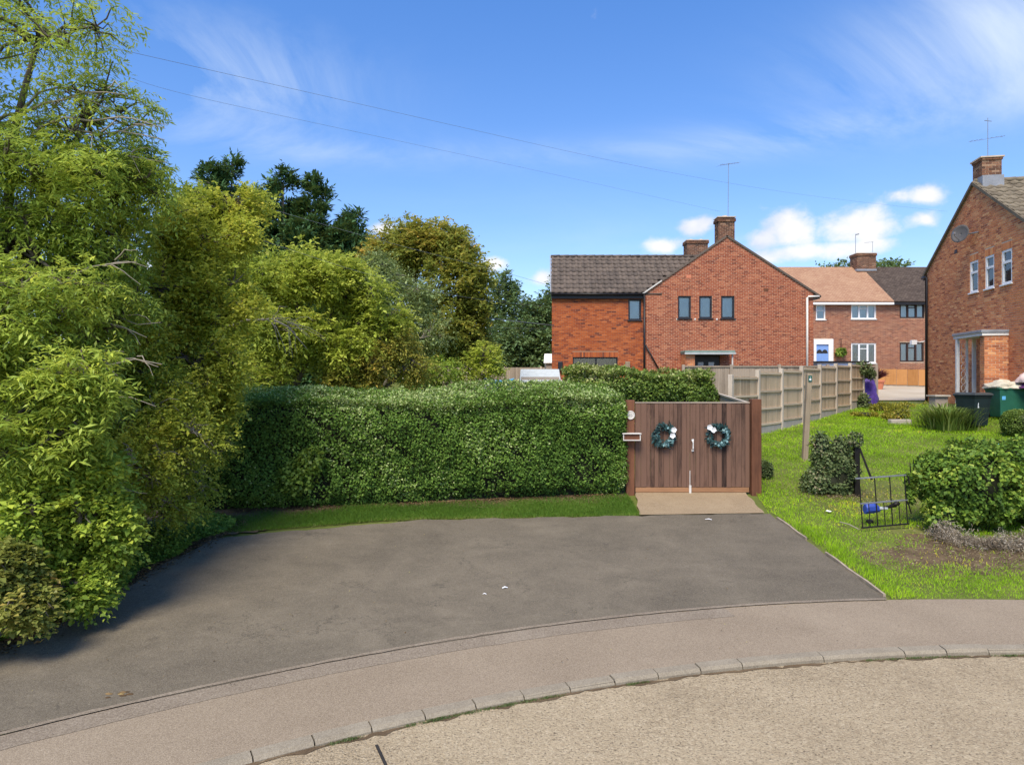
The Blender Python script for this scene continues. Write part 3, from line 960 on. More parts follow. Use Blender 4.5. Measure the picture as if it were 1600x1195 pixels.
# ------------------------------------------------------------------ brick walls, windows
def brick_wall(root, O, U, width, z0, z1, openings, m_brick, m_mortar, apex=None, out=None, zc=0.078, bl=0.225, jt=0.0165, tmix=(0, 1), n_parts=0, near=None, seed=0, soldiers=()):
    """mortar face with openings and every brick proud of it. O: point at u=0 (z ignored); openings (u0,u1,za,zb); apex (u,z)"""
    r = random.Random(seed)
    O = np.array([O[0], O[1], 0.0])
    U = np.array([U[0], U[1], 0.0])
    U /= np.linalg.norm(U)
    N = np.array([U[1], -U[0], 0.0]) if out is None else np.array([out[0], out[1], 0.0])
    P = lambda u, z, d=0.0: O + U * u + np.array([0, 0, z]) + N * d
    flip = np.dot(np.cross(U, [0, 0, 1]), N) < 0
    fix = (lambda f: f[::-1]) if flip else (lambda f: f)
    w = MB()
    us = sorted({0.0, width} | {float(v) for o in openings for v in o[:2]})
    zs = sorted({z0, z1} | {float(v) for o in openings for v in o[2:4]})
    inside = lambda u, z: any(o[0] < u < o[1] and o[2] < z < o[3] for o in openings)
    for a, b_ in zip(us[:-1], us[1:]):
        for c_, d_ in zip(zs[:-1], zs[1:]):
            if not inside((a + b_) / 2, (c_ + d_) / 2):
                w.add([P(a, c_), P(b_, c_), P(b_, d_), P(a, d_)], [fix((0, 1, 2, 3))])
    if apex:
        w.add([P(0, z1), P(width, z1), P(*apex)], [fix((0, 1, 2))])
    for o in openings:                                      # reveals
        a, b_, c_, d_ = o
        for p, q in (((a, c_), (a, d_)), ((a, d_), (b_, d_)), ((b_, d_), (b_, c_)), ((b_, c_), (a, c_))):
            w.add([P(*p), P(*q), P(q[0], q[1], -0.11), P(p[0], p[1], -0.11)], [fix((0, 1, 2, 3))])
    wall = w.build('wall', m_mortar, root)
    bricks = []
    row = 0
    z = z0
    zt = apex[1] if apex else z1
    while z < zt - 0.02:
        zb = min(z + zc - jt, zt)
        lo, hi = 0.0, width
        if apex and zb > z1:
            f = (zb - z1) / (apex[1] - z1)
            lo, hi = apex[0] * f, width - (width - apex[0]) * f
        u = lo - (lo % bl) - (bl / 2 if row % 2 else 0)
        while u < hi:
            segs = [(max(u, lo), min(u + bl - jt, hi))]
            for o in list(openings) + list(soldiers):
                if zb > o[2] + 0.01 and z < o[3] - 0.01:
                    ns = []
                    for (a, b_) in segs:
                        if b_ <= o[0] or a >= o[1]:
                            ns.append((a, b_))
                        else:
                            if a < o[0] - 0.02: ns.append((a, o[0]))
                            if b_ > o[1] + 0.02: ns.append((o[1], b_))
                    segs = ns
            for (a, b_) in segs:
                if b_ - a > 0.02:
                    bricks.append((a, b_, z, zb))
            u += bl
        z += zc
        row += 1
    for s in soldiers:
        u = s[0]
        while u < s[1] - 0.03:
            bricks.append((u, min(u + 0.064, s[1]), s[2] + 0.005, s[3] - 0.01))
            u += 0.075
    if near is not None and n_parts:
        bricks.sort(key=lambda b_: np.linalg.norm(P((b_[0] + b_[1]) / 2, b_[2]) - near))
    singles, rest = bricks[:n_parts], bricks[n_parts:]
    org = ORIG[root.name]

    def one(mb_, q):
        a, b_, c_, d_ = q
        e = 0.007 + r.uniform(-0.002, 0.003)
        t = tmix[0] + (tmix[1] - tmix[0]) * min(1, max(0, r.gauss(0.5, 0.24)))
        vv = [P(a, c_, e), P(b_, c_, e), P(b_, d_, e), P(a, d_, e), P(a, c_, 0), P(b_, c_, 0), P(b_, d_, 0), P(a, d_, 0)]
        mb_.add(vv, [fix(f) for f in ((0, 1, 2, 3), (0, 4, 5, 1), (1, 5, 6, 2), (2, 6, 7, 3), (3, 7, 4, 0))], t)
    if rest:
        mb_ = MB()
        for q in rest:
            one(mb_, q)
        mb_.build('bricks', m_brick, wall, kind='stuff')
    cache = {}
    for q in singles:
        key = (round(q[1] - q[0], 2), r.randrange(6))
        p = P(q[0], q[2], 0)
        if key not in cache:
            mb_ = MB()
            one(mb_, q)
            me = mb_.mesh('brick', p)
            me.materials.append(m_brick)
            cache[key] = me
        o = bpy.data.objects.new('brick', cache[key])
        C.objects.link(o)
        o.parent = wall
        o.location = tuple(p - org)
    return wall, P


def window(root, P, u0, u1, z0, z1, m_frame, splits=(), transoms=None, back=None, set_in=0.06, fw=0.05, sill=None, sw=0.04):
    """framed window: splits are mullion fractions, transoms {pane: fraction}; back is the blind or room behind the glass"""
    def slab(mb_, a, b_, c_, d_, n0, n1):
        mb_.obox(P(a, c_, n0), P(b_, c_, n0) - P(a, c_, n0), P(a, d_, n0) - P(a, c_, n0), P(a, c_, n1) - P(a, c_, n0))
    f = MB()
    n0, n1 = -set_in - 0.05, -set_in + 0.02
    slab(f, u0, u1, z0, z0 + fw, n0, n1)
    slab(f, u0, u1, z1 - fw, z1, n0, n1)
    slab(f, u0, u0 + fw, z0 + fw, z1 - fw, n0, n1)
    slab(f, u1 - fw, u1, z0 + fw, z1 - fw, n0, n1)
    edges = [u0 + fw] + [u0 + (u1 - u0) * s for s in splits] + [u1 - fw]
    for s in edges[1:-1]:
        slab(f, s - fw * 0.6, s + fw * 0.6, z0 + fw, z1 - fw, n0, n1 + 0.004)
    panes = []
    for i in range(len(edges) - 1):
        a = edges[i] + (fw * 0.6 if i else 0)
        b_ = edges[i + 1] - (fw * 0.6 if i < len(edges) - 2 else 0)
        if transoms and i in transoms:
            zt = z0 + (z1 - z0) * transoms[i]
            slab(f, a, b_, zt - sw * 0.7, zt + sw * 0.7, n0, n1 + 0.006)
            panes += [(a, b_, z0 + fw, zt - sw * 0.7), (a, b_, zt + sw * 0.7, z1 - fw)]
        else:
            panes.append((a, b_, z0 + fw, z1 - fw))
    wn = f.build('window', m_frame, root)
    for (a, b_, c_, d_) in panes:
        g_ = MB()
        slab(g_, a, b_, c_, d_, -set_in - 0.03, -set_in - 0.022)
        g_.build('pane', M['glass'], wn)
    if back is not None:
        bk = MB()
        slab(bk, u0 + 0.01, u1 - 0.01, z0 + 0.01, z1 - 0.01, -set_in - 0.10, -set_in - 0.055)
        bk.build('blind', back, wn)
    if sill:
        s = MB()
        slab(s, u0 - 0.05, u1 + 0.05, z0 - 0.05, z0 - 0.002, -0.05, 0.06)
        s.build('sill', sill, wn, bevel=0.008)
    return wn


def pantile_mesh(w, l, name):
    """single roll tile: wavy across, thick front edge"""
    b = MB()
    nseg = 8
    for k, (yy, dz) in enumerate(((0, -0.035), (0, 0.0), (l, -0.02))):
        for i in range(nseg + 1):
            s = i / nseg
            z = 0.05 * (0.5 + 0.5 * math.cos(2 * math.pi * (s - 0.22))) ** 1.3
            b.v.append((w * s, yy, z + dz + (0.0 if k == 2 else 0.02)))
    for k in range(2):
        for i in range(nseg):
            a = k * (nseg + 1) + i
            b.f.append((a, a + 1, a + nseg + 2, a + nseg + 1))
            b.t.append(0.5)
    return b.mesh(name, smooth=True)


def tile_roof(roof, O, U, S, nu, ns, w, gauge, mesh, keep, mat):
    """single tiles laid on the plane O + u*U + s*S (U along the eaves, S up the slope)"""
    U = np.array(U, float) / np.linalg.norm(U)
    S = np.array(S, float) / np.linalg.norm(S)
    N = np.cross(U, S)
    mesh.materials.append(mat)
    rot = Matrix((U, S, N)).transposed().to_euler()
    org = ORIG[roof.name]
    for j in range(ns):
        for i in range(nu):
            p = np.array(O, float) + U * (i * w) + S * (j * gauge)
            if not keep(p):
                continue
            o = bpy.data.objects.new('roof_tile', mesh)
            C.objects.link(o)
            o.parent = roof
            o.location = tuple(p - org + rng.normal(size=3) * 0.003)
            o.rotation_euler = (rot[0] + random.gauss(0, 0.006), rot[1] + random.gauss(0, 0.01), rot[2])


def chimney(root, parent, x0, x1, y0, y1, z0, z1, m_br=None, seed=0, pots=1, flashing=None):
    m_br = m_br or M['brick_chim']
    ch = MB()
    ch.box((x0 + 0.006, y0 + 0.006, z0), (x1 - 0.006, y1 - 0.006, z1 - 0.02))
    c_ = ch.build('chimney', M['mortar_grey'], parent)
    r = random.Random(seed)
    bm_ = MB()
    z = z0
    row = 0
    while z < z1 - 0.05:
        for (ax, a0, a1, fixed, sgn) in (('x', x0, x1, y0, -1), ('x', x0, x1, y1, 1), ('y', y0, y1, x0, -1), ('y', y0, y1, x1, 1)):
            u = a0 - (0.1125 if row % 2 else 0)
            e = 0.05 if z > z1 - 0.24 and z < z1 - 0.09 else 0.0
            while u < a1 - 0.01:
                a, b_ = max(u, a0) - (e if u <= a0 else 0), min(u + 0.213, a1) + (e if u + 0.225 >= a1 else 0)
                t = min(1, max(0, r.gauss(0.45, 0.25)))
                lo, hi = fixed + sgn * (0.003 + e), fixed - sgn * 0.02
                y_a, y_b = min(lo, hi), max(lo, hi)
                if ax == 'x':
                    bm_.box((a, y_a, z), (b_, y_b, z + 0.063), t)
                else:
                    bm_.box((y_a, a, z), (y_b, b_, z + 0.063), t)
                u += 0.225
        z += 0.075
        row += 1
    bm_.build('bricks', m_br, c_, kind='stuff')
    cp = MB()
    cp.box((x0 - 0.05, y0 - 0.05, z1 - 0.045), (x1 + 0.05, y1 + 0.05, z1))
    cp.build('cap', M['mortar_grey'], c_, bevel=0.01)
    for k in range(pots):
        xc = x0 + (x1 - x0) * (k + 0.5) / pots
        pt = MB()
        pt.lathe((xc, (y0 + y1) / 2, z1), [(0.13, 0), (0.12, 0.04), (0.13, 0.09), (0.09, 0.1)], 12)
        pt.build('pot', M['mortar_grey'], c_, smooth=True)
    if flashing is not None:
        fl = MB()
        fl.box((x0 - 0.03, y0 - 0.03, flashing), (x1 + 0.03, y1 + 0.03, flashing + 0.14))
        fl.build('flashing', M['lead'], c_)
    return c_


def aerial(parent, x, y, z0, z1, span, yaw, tilt=0.15, n=8, hs=0.2):
    b = MB()
    b.tube([(x, y, z0), (x + 0.02, y, z1)], [0.016, 0.013], 6)
    dv = np.array([math.cos(yaw), math.sin(yaw), tilt])
    pv = np.array([-math.sin(yaw), math.cos(yaw), 0])
    c_ = np.array([x + 0.02, y, z1 - 0.05])
    b.tube([c_ - dv * span * 0.45, c_ + dv * span * 0.55], 0.009, 5)
    for i in range(n):
        q = c_ + dv * span * (-0.45 + i / (n - 1))
        h = hs * (1.3 if i == 0 else 1.0 - 0.05 * i)
        b.tube([q - pv * h, q + pv * h], 0.005, 4)
        b.tube([q - np.array([0, 0, 0.03]), q + np.array([0, 0, 0.03])], 0.005, 4)
    return b.build('aerial', M['alu'], parent)


def slab_roof(root, pts_lo, pts_hi, thick, mat, name='roof'):
    """sloped slab from two eaves points and two ridge points (corner order), given thickness downwards"""
    b = MB()
    q = [np.array(p, float) for p in (pts_lo[0], pts_lo[1], pts_hi[1], pts_hi[0])]
    n = np.cross(q[1] - q[0], q[3] - q[0])
    n /= np.linalg.norm(n)
    if n[2] < 0:
        n = -n
    lo = [p - n * thick for p in q]
    b.add(q + lo, [(0, 1, 2, 3), (7, 6, 5, 4), (0, 4, 5, 1), (1, 5, 6, 2), (2, 6, 7, 3), (3, 7, 4, 0)])
    return b.build(name, mat, root)


# ------------------------------------------------------------------ the brick house ahead (old gable and new orange extension)
hx0, hx1, hy = 6.25, 14.12, 32.0
ez, az_, ax_ = 4.2, 6.82, 10.06
hb = -1.0
house = thing('brick_house', 'red brick gable house with orange brick side extension and dark grey pantiles', 'house', (hx0, hy, hb))
opn = [(7.78 - hx0, 8.39 - hx0, 3.0, 4.05), (8.77 - hx0, 9.38 - hx0, 3.0, 4.05), (9.80 - hx0, 10.43 - hx0, 3.0, 4.05), (8.42 - hx0, 9.75 - hx0, hb + 0.05, 1.30)]
sold = [(o[0] - 0.03, o[1] + 0.03, 4.05, 4.31) for o in opn[:3]]
wall_m, PH = brick_wall(house, (hx0, hy), (1, 0), hx1 - hx0, hb, ez, opn, M['brick_old'], M['mortar'], apex=(ax_ - hx0, az_), seed=1, soldiers=sold)
for o in opn[:3]:
    window(house, PH, o[0], o[1], o[2], o[3], M['upvc_dark'], back=M['blind'], fw=0.075, sill=M['upvc_dark'])
# side and back walls
mb = MB()
mb.add([(hx1, hy, hb), (hx1, hy + 9, hb), (hx1, hy + 9, ez), (hx1, hy, ez)], [(0, 1, 2, 3)])
mb.add([(hx0, hy + 9, hb), (hx0, hy, hb), (hx0, hy, ez), (hx0, hy + 9, ez)], [(0, 1, 2, 3)])
mb.add([(hx1, hy + 9, hb), (hx0, hy + 9, hb), (hx0, hy + 9, ez), (hx1, hy + 9, ez)], [(0, 1, 2, 3)])
mb.add([(hx1, hy + 9, ez), (hx0, hy + 9, ez), (ax_, hy + 9, az_)], [(0, 1, 2)])
mb.build('side_wall', M['brick_old'], house)
sl = (az_ - ez) / (ax_ - hx0)
sr = (az_ - ez) / (hx1 - ax_)
ov = 0.34
slab_roof(house, [(hx0 - 0.12, hy - 0.06, ez - 0.12 * sl + 0.09), (hx0 - 0.12, hy + 9.1, ez - 0.12 * sl + 0.09)], [(ax_, hy - 0.06, az_ + 0.09), (ax_, hy + 9.1, az_ + 0.09)], 0.085, M['tile_dark'])
slab_roof(house, [(hx1 + ov, hy + 9.1, ez - ov * sr + 0.09), (hx1 + ov, hy - 0.06, ez - ov * sr + 0.09)], [(ax_ + 0.002, hy + 9.1, az_ + 0.092), (ax_ + 0.002, hy - 0.06, az_ + 0.092)], 0.085, M['tile_dark'])
mb = MB()   # pale mortar fillet under the left verge end and verge pointing
mb.beam((hx0 - 0.15, hy - 0.075, ez - 0.06), (hx0 + 0.75, hy - 0.075, ez - 0.06 + 0.9 * sl), 0.05, 0.06)
mb.build('verge_pointing', M['pipe_cream'], house)
mb = MB()
mb.box((hx1 + 0.002, hy + 0.02, ez - 0.28), (hx1 + ov - 0.02, hy + 9, ez - 0.16))
mb.build('soffit', M['fascia'], house)
mb = MB()
mb.tube([(hx1 + ov - 0.04, hy - 0.05, ez - 0.17), (hx1 + ov - 0.04, hy + 9, ez - 0.17)], 0.06, 8)
mb.build('gutter', M['fascia'], house)
mb = MB()
mb.tube([(hx1 + 0.25, hy - 0.08, 4.02), (13.85, hy - 0.08, 4.02), (13.80, hy - 0.08, 3.96), (13.80, hy - 0.08, hb)], 0.05, 8)
mb.build('downpipe', M['pipe_cream'], house, smooth=True)
mb = MB()
mb.tube([(6.19, hy - 0.08, 4.1), (6.19, hy - 0.08, hb)], 0.05, 8)
mb.tube([(6.24, hy - 0.10, 1.75), (6.95, hy - 0.10, 0.45)], 0.035, 6)
mb.build('downpipe', M['fascia'], house, smooth=True)
for (px_, pz_) in ((11.9, 4.33), (8.28, 4.96)):
    mb = MB()
    mb.box((px_ - 0.11, hy - 0.012, pz_ - 0.075), (px_ + 0.11, hy + 0.02, pz_ + 0.075))
    mb.build('vent_brick', M['terracotta'] if px_ < 9 else M['post_red'], house)
for px_ in (7.74, 8.58, 9.6, 10.45):
    mb = MB()
    mb.box((px_ - 0.04, hy - 0.02, 2.93), (px_ + 0.04, hy + 0.01, 3.0))
    mb.build('mortar_patch', M['white_paint'], house)
# porch of the house ahead
mb = MB()
mb.box((7.88, 31.05, 1.36), (10.16, 31.98, 1.46))
mb.build('porch_roof', M['felt'], house, bevel=0.01)
mb = MB()
mb.box((7.86, 31.03, 1.28), (10.18, 31.1, 1.36))
mb.box((7.92, 31.1, 1.30), (10.12, 31.98, 1.36))
mb.build('porch_fascia', M['felt_grey'], house)
brick_wall(house, (7.93, 31.2), (1, 0), 0.42, hb, 1.30, [], M['brick_gold'], M['mortar'], seed=8)
brick_wall(house, (7.93, 31.98), (0, -1), 0.78, hb, 1.30, [], M['brick_gold'], M['mortar'], out=(-1, 0), seed=9)
mb = MB()
mb.box((8.35, 31.2, hb), (8.36, 31.98, 1.3))
mb.build('porch_side', M['mortar_red'], house)
mb = MB()
mb.box((10.03, 31.14, hb), (10.09, 31.2, 1.30))
mb.build('porch_post', M['pipe_cream'], house)
mb = MB()
mb.box((8.44, hy + 0.05, hb + 0.05), (9.73, hy + 0.1, 1.28))
dr = mb.build('door', M['upvc_dark'], house)
for px_ in (8.85, 9.35):
    mb = MB()
    mb.box((px_ - 0.13, hy + 0.035, 0.55), (px_ + 0.13, hy + 0.048, 0.95))
    mb.build('pane', M['blind'], dr)

# extension
ex0, ey = 1.88, 32.16
opn = [(5.48 - ex0, 6.09 - ex0, 2.93, 3.92), (2.86 - ex0, 4.98 - ex0, hb + 0.3, 1.19)]
sold = [(opn[1][0] - 0.02, opn[1][1] + 0.02, 1.19, 1.43)]
wall_e, PE = brick_wall(house, (ex0, ey), (1, 0), hx0 - ex0, hb, 4.1, opn, M['brick_new'], M['mortar_red'], seed=2, soldiers=sold)
window(house, PE, opn[0][0], opn[0][1], opn[0][2], opn[0][3], M['upvc_dark'], back=M['blind'], fw=0.075, sill=M['upvc_dark'])
window(house, PE, opn[1][0], opn[1][1], opn[1][2], opn[1][3], M['upvc_dark'], splits=(0.52,), back=M['roomdark'], fw=0.06)
mb = MB()
mb.add([(ex0, ey, hb), (2.3, ey + 5.0, hb), (2.3, ey + 5.0, 4.1), (ex0, ey, 4.1)], [(3, 2, 1, 0)])
mb.add([(ex0, ey, 4.1), (2.3, ey + 5.0, 4.1), (2.05, ey + 2.5, 6.2)], [(2, 1, 0)])
mb.add([(2.3, ey + 5, hb), (hx0, ey + 5, hb), (hx0, ey + 5, 4.1), (2.3, ey + 5, 4.1)], [(3, 2, 1, 0)])
mb.build('side_wall', M['brick_new'], house)
mb = MB()
mb.box((ex0 - 0.03, ey - 0.16, 3.93), (hx0 - 0.1, ey - 0.02, 4.12))
mb.build('fascia_board', M['fascia'], house)
mb = MB()
mb.tube([(ex0 - 0.05, ey - 0.22, 4.13), (hx0 - 0.02, ey - 0.22, 4.13)], 0.06, 8)
mb.build('gutter', M['fascia'], house, smooth=True)
eO = np.array([ex0 - 0.04, ey - 0.24, 4.19])
rO = np.array([2.0, ey + 2.5, 6.38])
ext_roof = slab_roof(house, [tuple(eO + [0.03, 0.03, -0.04]), (7.0, eO[1] + 0.03, eO[2] - 0.04)], [(rO[0] + 0.03, rO[1], rO[2] - 0.05), (9.6, rO[1], rO[2] - 0.05)], 0.08, M['tile_dark'])
slab_roof(house, [(9.6, rO[1] + 2.7, 4.15), (2.3, rO[1] + 2.7, 4.15)], [(9.6, rO[1] + 0.002, rO[2] - 0.052), (rO[0] + 0.03, rO[1] + 0.002, rO[2] - 0.052)], 0.08, M['tile_dark'])
S_ = np.array([0, rO[1] - eO[1], rO[2] - eO[2]])
sl_len = float(np.linalg.norm(S_))
ns_ = 9
gauge = sl_len / ns_
main_z = lambda x: ez + (x - hx0) * sl
wt = 0.30
tm = pantile_mesh(wt, gauge * 1.12, 'roof_tile')
shear = (rO[0] - eO[0]) / sl_len
tile_roof(ext_roof, eO, (1, 0, 0), (rO[0] - eO[0], S_[1], S_[2]), 26, ns_, wt, gauge, tm, lambda p: p[2] > main_z(p[0] + 0.1) - 0.05, M['tile_dark'])
mb = MB()
for i in range(17):
    x = rO[0] - 0.02 + i * 0.45
    mb.tube([(x, rO[1], rO[2] + 0.0), (x + 0.44, rO[1], rO[2] + 0.008)], [0.095, 0.1], 8, tint=random.random())
mb.build('ridge_tiles', M['tile_dark'], house, smooth=True, kind='stuff')
mb = MB()
mb.beam(eO + [-0.03, 0, 0], rO + [-0.05, 0, 0.02], 0.05, 0.11)
mb.build('verge_trim', M['lead'], house)
for px_ in (2.27, 5.43):
    mb = MB()
    mb.box((px_ - 0.11, ey - 0.13, 0.55), (px_ + 0.11, ey - 0.008, 0.98))
    mb.build('wall_light', M['upvc_dark'] if px_ < 3 else M['signpost'], house, bevel=0.02)
mb = MB()
mb.box((2.3, ey - 0.12, -0.35), (2.75, ey - 0.008, 0.12))
mb.build('meter_box', M['white_paint'], house, bevel=0.01)
c1 = chimney(house, house, 9.78, 10.55, 32.35, 32.95, 6.2, 7.86, M['brick_chim'], 4, 1)
aerial(c1, 10.35, 32.7, 7.8, 10.5, 1.1, 0.35, 0.22)
chimney(house, house, 9.7, 10.85, 37.8, 38.6, 6.2, 7.90, M['brick_chim'], 5, 2)

# ------------------------------------------------------------------ house on the right
rux, ruy = -0.168, -0.986                    # along its gable from the far corner to the near one
RC = np.array([17.5, 28.8])
rw = 8.1
rh = thing('brick_house', 'weathered brick gable house with three white windows, satellite dish and porch', 'house', (RC[0], RC[1], -0.9))
rez, raz, rau = 4.58, 7.2, 4.0
fu = 1.0145
wins = [(3.64, 4.24), (4.72, 5.31), (5.78, 6.40)]
opn = [(a * fu, b_ * fu, 3.28, 4.42) for a, b_ in wins] + [(5.35, 6.15, -0.75, 1.45)]
sold = [(o[0] - 0.02, o[1] + 0.02, 4.42, 4.67) for o in opn[:3]]
wall_r, PR = brick_wall(rh, RC, (rux, ruy), rw, -0.9, rez, opn, M['brick_gold'], M['mortar_grey'], apex=(rau, raz), out=(-0.986, 0.168), seed=3,
                        n_parts=300, near=np.array([15.9, 21.5, 2.2]), soldiers=sold)
for o in opn[:3]:
    window(rh, PR, o[0], o[1], o[2], o[3], M['upvc_white'], transoms={0: 0.64}, back=M['roomdark'], fw=0.075, sw=0.06, sill=M['upvc_white'], set_in=0.03)
mb = MB()
for z_ in (-0.75,):
    mb.obox(PR(5.37, z_, -0.09), PR(6.13, z_, -0.09) - PR(5.37, z_, -0.09), (0, 0, 2.18), PR(5.37, z_, -0.05) - PR(5.37, z_, -0.09))
mb.build('door', M['upvc_brown'], rh)
V_ = np.array([0.986, -0.168, 0.0])
U_ = np.array([rux, ruy, 0.0])


def RP3(u, v, z):
    return np.array([RC[0], RC[1], 0]) + U_ * u + V_ * v + np.array([0, 0, z])


mb = MB()
for (u0, u1) in ((0, 0), (rw, rw)):
    pass
mb.add([RP3(rw, 0, -0.9), RP3(rw, 9, -0.9), RP3(rw, 9, rez), RP3(rw, 0, rez)], [(0, 1, 2, 3)])
mb.add([RP3(0, 0, -0.9), RP3(0, 9, -0.9), RP3(0, 9, rez), RP3(0, 0, rez)], [(3, 2, 1, 0)])
mb.add([RP3(0, 9, -0.9), RP3(rw, 9, -0.9), RP3(rw, 9, rez), RP3(rw / 2, 9, raz), RP3(0, 9, rez)], [(0, 1, 2, 3, 4)])
mb.build('side_wall', M['brick_gold'], rh)
k1 = (raz - rez) / rau
k2 = (raz - rez) / (rw - rau)
slab_roof(rh, [RP3(-0.3, -0.05, rez - 0.3 * k1 + 0.09), RP3(-0.3, 9.1, rez - 0.3 * k1 + 0.09)], [RP3(rau, -0.05, raz + 0.09), RP3(rau, 9.1, raz + 0.09)], 0.085, M['tile_brown'])
r_roof = slab_roof(rh, [RP3(rw + 0.3, 9.1, rez - 0.3 * k2 + 0.06), RP3(rw + 0.3, -0.05, rez - 0.3 * k2 + 0.06)], [RP3(rau + 0.002, 9.1, raz + 0.062), RP3(rau + 0.002, -0.05, raz + 0.062)], 0.085, M['tile_brown'])
eR = RP3(rw + 0.32, -0.06, rez - 0.32 * k2 + 0.09)
sR = RP3(rau, -0.06, raz + 0.09) - eR
nr_ = 13
gr_ = float(np.linalg.norm(sR)) / nr_
tm2 = pantile_mesh(0.32, gr_ * 1.12, 'roof_tile')
tile_roof(r_roof, eR, V_, sR, 15, nr_, 0.32, gr_, tm2, lambda p: p[2] > 4.6, M['tile_brown'])
mb = MB()
for i in range(18):
    mb.tube([RP3(rau, i * 0.45, raz + 0.11), RP3(rau, i * 0.45 + 0.44, raz + 0.118)], [0.1, 0.105], 8, tint=random.random())
mb.build('ridge_tiles', M['tile_brown'], rh, smooth=True, kind='stuff')
mb = MB()
mb.beam(RP3(-0.3, -0.07, rez - 0.3 * k1 + 0.05), RP3(rau, -0.07, raz + 0.05), 0.05, 0.1)
mb.beam(RP3(rau, -0.07, raz + 0.05), RP3(rw + 0.3, -0.07, rez - 0.3 * k2 + 0.05), 0.05, 0.1)
mb.build('verge_trim', M['tile_brown'], rh)
mb = MB()
mb.obox(RP3(-0.3, -0.04, rez - 0.26), U_ * 0.298, V_ * 9, (0, 0, 0.1))
mb.build('soffit', M['fascia'], rh)
mb = MB()
mb.tube([RP3(-0.26, -0.08, rez - 0.16), RP3(0.1, -0.08, rez - 0.14), RP3(0.16, -0.08, rez - 0.2), RP3(0.16, -0.08, -0.9)], 0.055, 8)
mb.build('downpipe', M['fascia'], rh, smooth=True)
# chimney of the right-hand house (turned with the house)
cm = MB()
cu0, cu1, cv0, cv1, cz0, cz1 = rau - 0.32, rau + 0.34, 0.10, 0.74, raz - 0.35, 8.10
cm.obox(RP3(cu0 + 0.006, cv0 + 0.006, cz0), U_ * (cu1 - cu0 - 0.012), V_ * (cv1 - cv0 - 0.012), (0, 0, cz1 - cz0 - 0.02))
rch = cm.build('chimney', M['mortar_grey'], rh)
bm_ = MB()
z_ = cz0
row = 0
rr2 = random.Random(6)
while z_ < cz1 - 0.06:
    e = 0.04 if z_ > cz1 - 0.16 else 0
    for face in range(4):
        a0, a1 = ((cv0, cv1) if face < 2 else (cu0, cu1))
        u = a0 - (0.1125 if (row + face // 2) % 2 else 0)
        while u < a1 - 0.01:
            a, b_ = max(u, a0), min(u + 0.213, a1)
            t = min(1, max(0, rr2.gauss(0.6, 0.25)))
            if face == 0: bm_.obox(RP3(cu1 - 0.02, a, z_), U_ * (0.023 + e), V_ * (b_ - a), (0, 0, 0.063), t)
            if face == 1: bm_.obox(RP3(cu0 - 0.003 - e, a, z_), U_ * (0.023 + e), V_ * (b_ - a), (0, 0, 0.063), t)
            if face == 2: bm_.obox(RP3(a, cv0 - 0.003 - e, z_), U_ * (b_ - a), V_ * (0.023 + e), (0, 0, 0.063), t)
            if face == 3: bm_.obox(RP3(a, cv1 - 0.02, z_), U_ * (b_ - a), V_ * (0.023 + e), (0, 0, 0.063), t)
            u += 0.225
    z_ += 0.075
    row += 1
bm_.build('bricks', M['brick_chim'], rch, kind='stuff')
mb = MB()
mb.obox(RP3(cu0 - 0.07, cv0 - 0.07, cz1 - 0.05), U_ * (cu1 - cu0 + 0.14), V_ * (cv1 - cv0 + 0.14), (0, 0, 0.05))
mb.build('cap', M['mortar_grey'], rch)
mb = MB()
mb.obox(RP3(cu0 - 0.03, cv0 - 0.03, raz - 0.3), U_ * (cu1 - cu0 + 0.14), V_ * (cv1 - cv0 + 0.06), (0, 0, 0.5))
mb.build('flashing', M['lead'], rch)
mb = MB()
pm = RP3(rau, 0.45, 8.05)
mb.tube([pm, pm + [0, 0, 1.55]], [0.014, 0.011], 6)
mb.tube([pm + [-0.12, 0, 1.45], pm + [0.14, 0, 1.42]], 0.012, 5)
mb.tube([pm + [-0.6, 0.15, 0.72], pm + [0.55, -0.1, 0.86]], 0.006, 5)
for t in (-0.55, -0.4, -0.25, 0.1, 0.25, 0.4, 0.52):
    q = pm + [t, -0.1 * t, 0.79 + 0.12 * t]
    mb.tube([q - [0, 0.1, 0], q + [0, 0.1, 0.02]], 0.006, 4)
mb.build('aerial', M['alu'], rch)
# satellite dish
dc = PR(3.95, 5.42, 0.42)
fwd = np.array([-0.86, -0.46, 0.22])
fwd = fwd / np.linalg.norm(fwd)
sx = np.cross(fwd, (0, 0, 1))
sx /= np.linalg.norm(sx)
ux = np.cross(sx, fwd)
b = MB()
nr2, na2 = 5, 20
for j in range(nr2 + 1):
    for i in range(na2):
        rr3 = 0.31 * j / nr2
        a = 2 * math.pi * i / na2
        b.v.append(tuple(dc + sx * rr3 * math.cos(a) + ux * rr3 * 1.08 * math.sin(a) + fwd * (rr3 ** 2) * 0.8))
for j in range(nr2):
    for i in range(na2):
        b.f.append((j * na2 + i, j * na2 + (i + 1) % na2, (j + 1) * na2 + (i + 1) % na2, (j + 1) * na2 + i))
        b.t.append(0.5)
ds = b.build('satellite_dish', M['dish'], rh, smooth=True)
md = ds.modifiers.new('thick', 'SOLIDIFY')
md.thickness = 0.012
mb = MB()
mb.tube([dc - ux * 0.25, dc - ux * 0.2 + fwd * 0.35, dc - ux * 0.1 + fwd * 0.42], 0.014, 6)
mb.tube([dc, dc - fwd * 0.12, PR(4.35, 5.4, 0.01)], 0.025, 6)
mb.box(tuple(dc - ux * 0.1 + fwd * 0.42 - 0.035), tuple(dc - ux * 0.1 + fwd * 0.42 + 0.035))
mb.build('dish_arm', M['metal_grey'], ds)
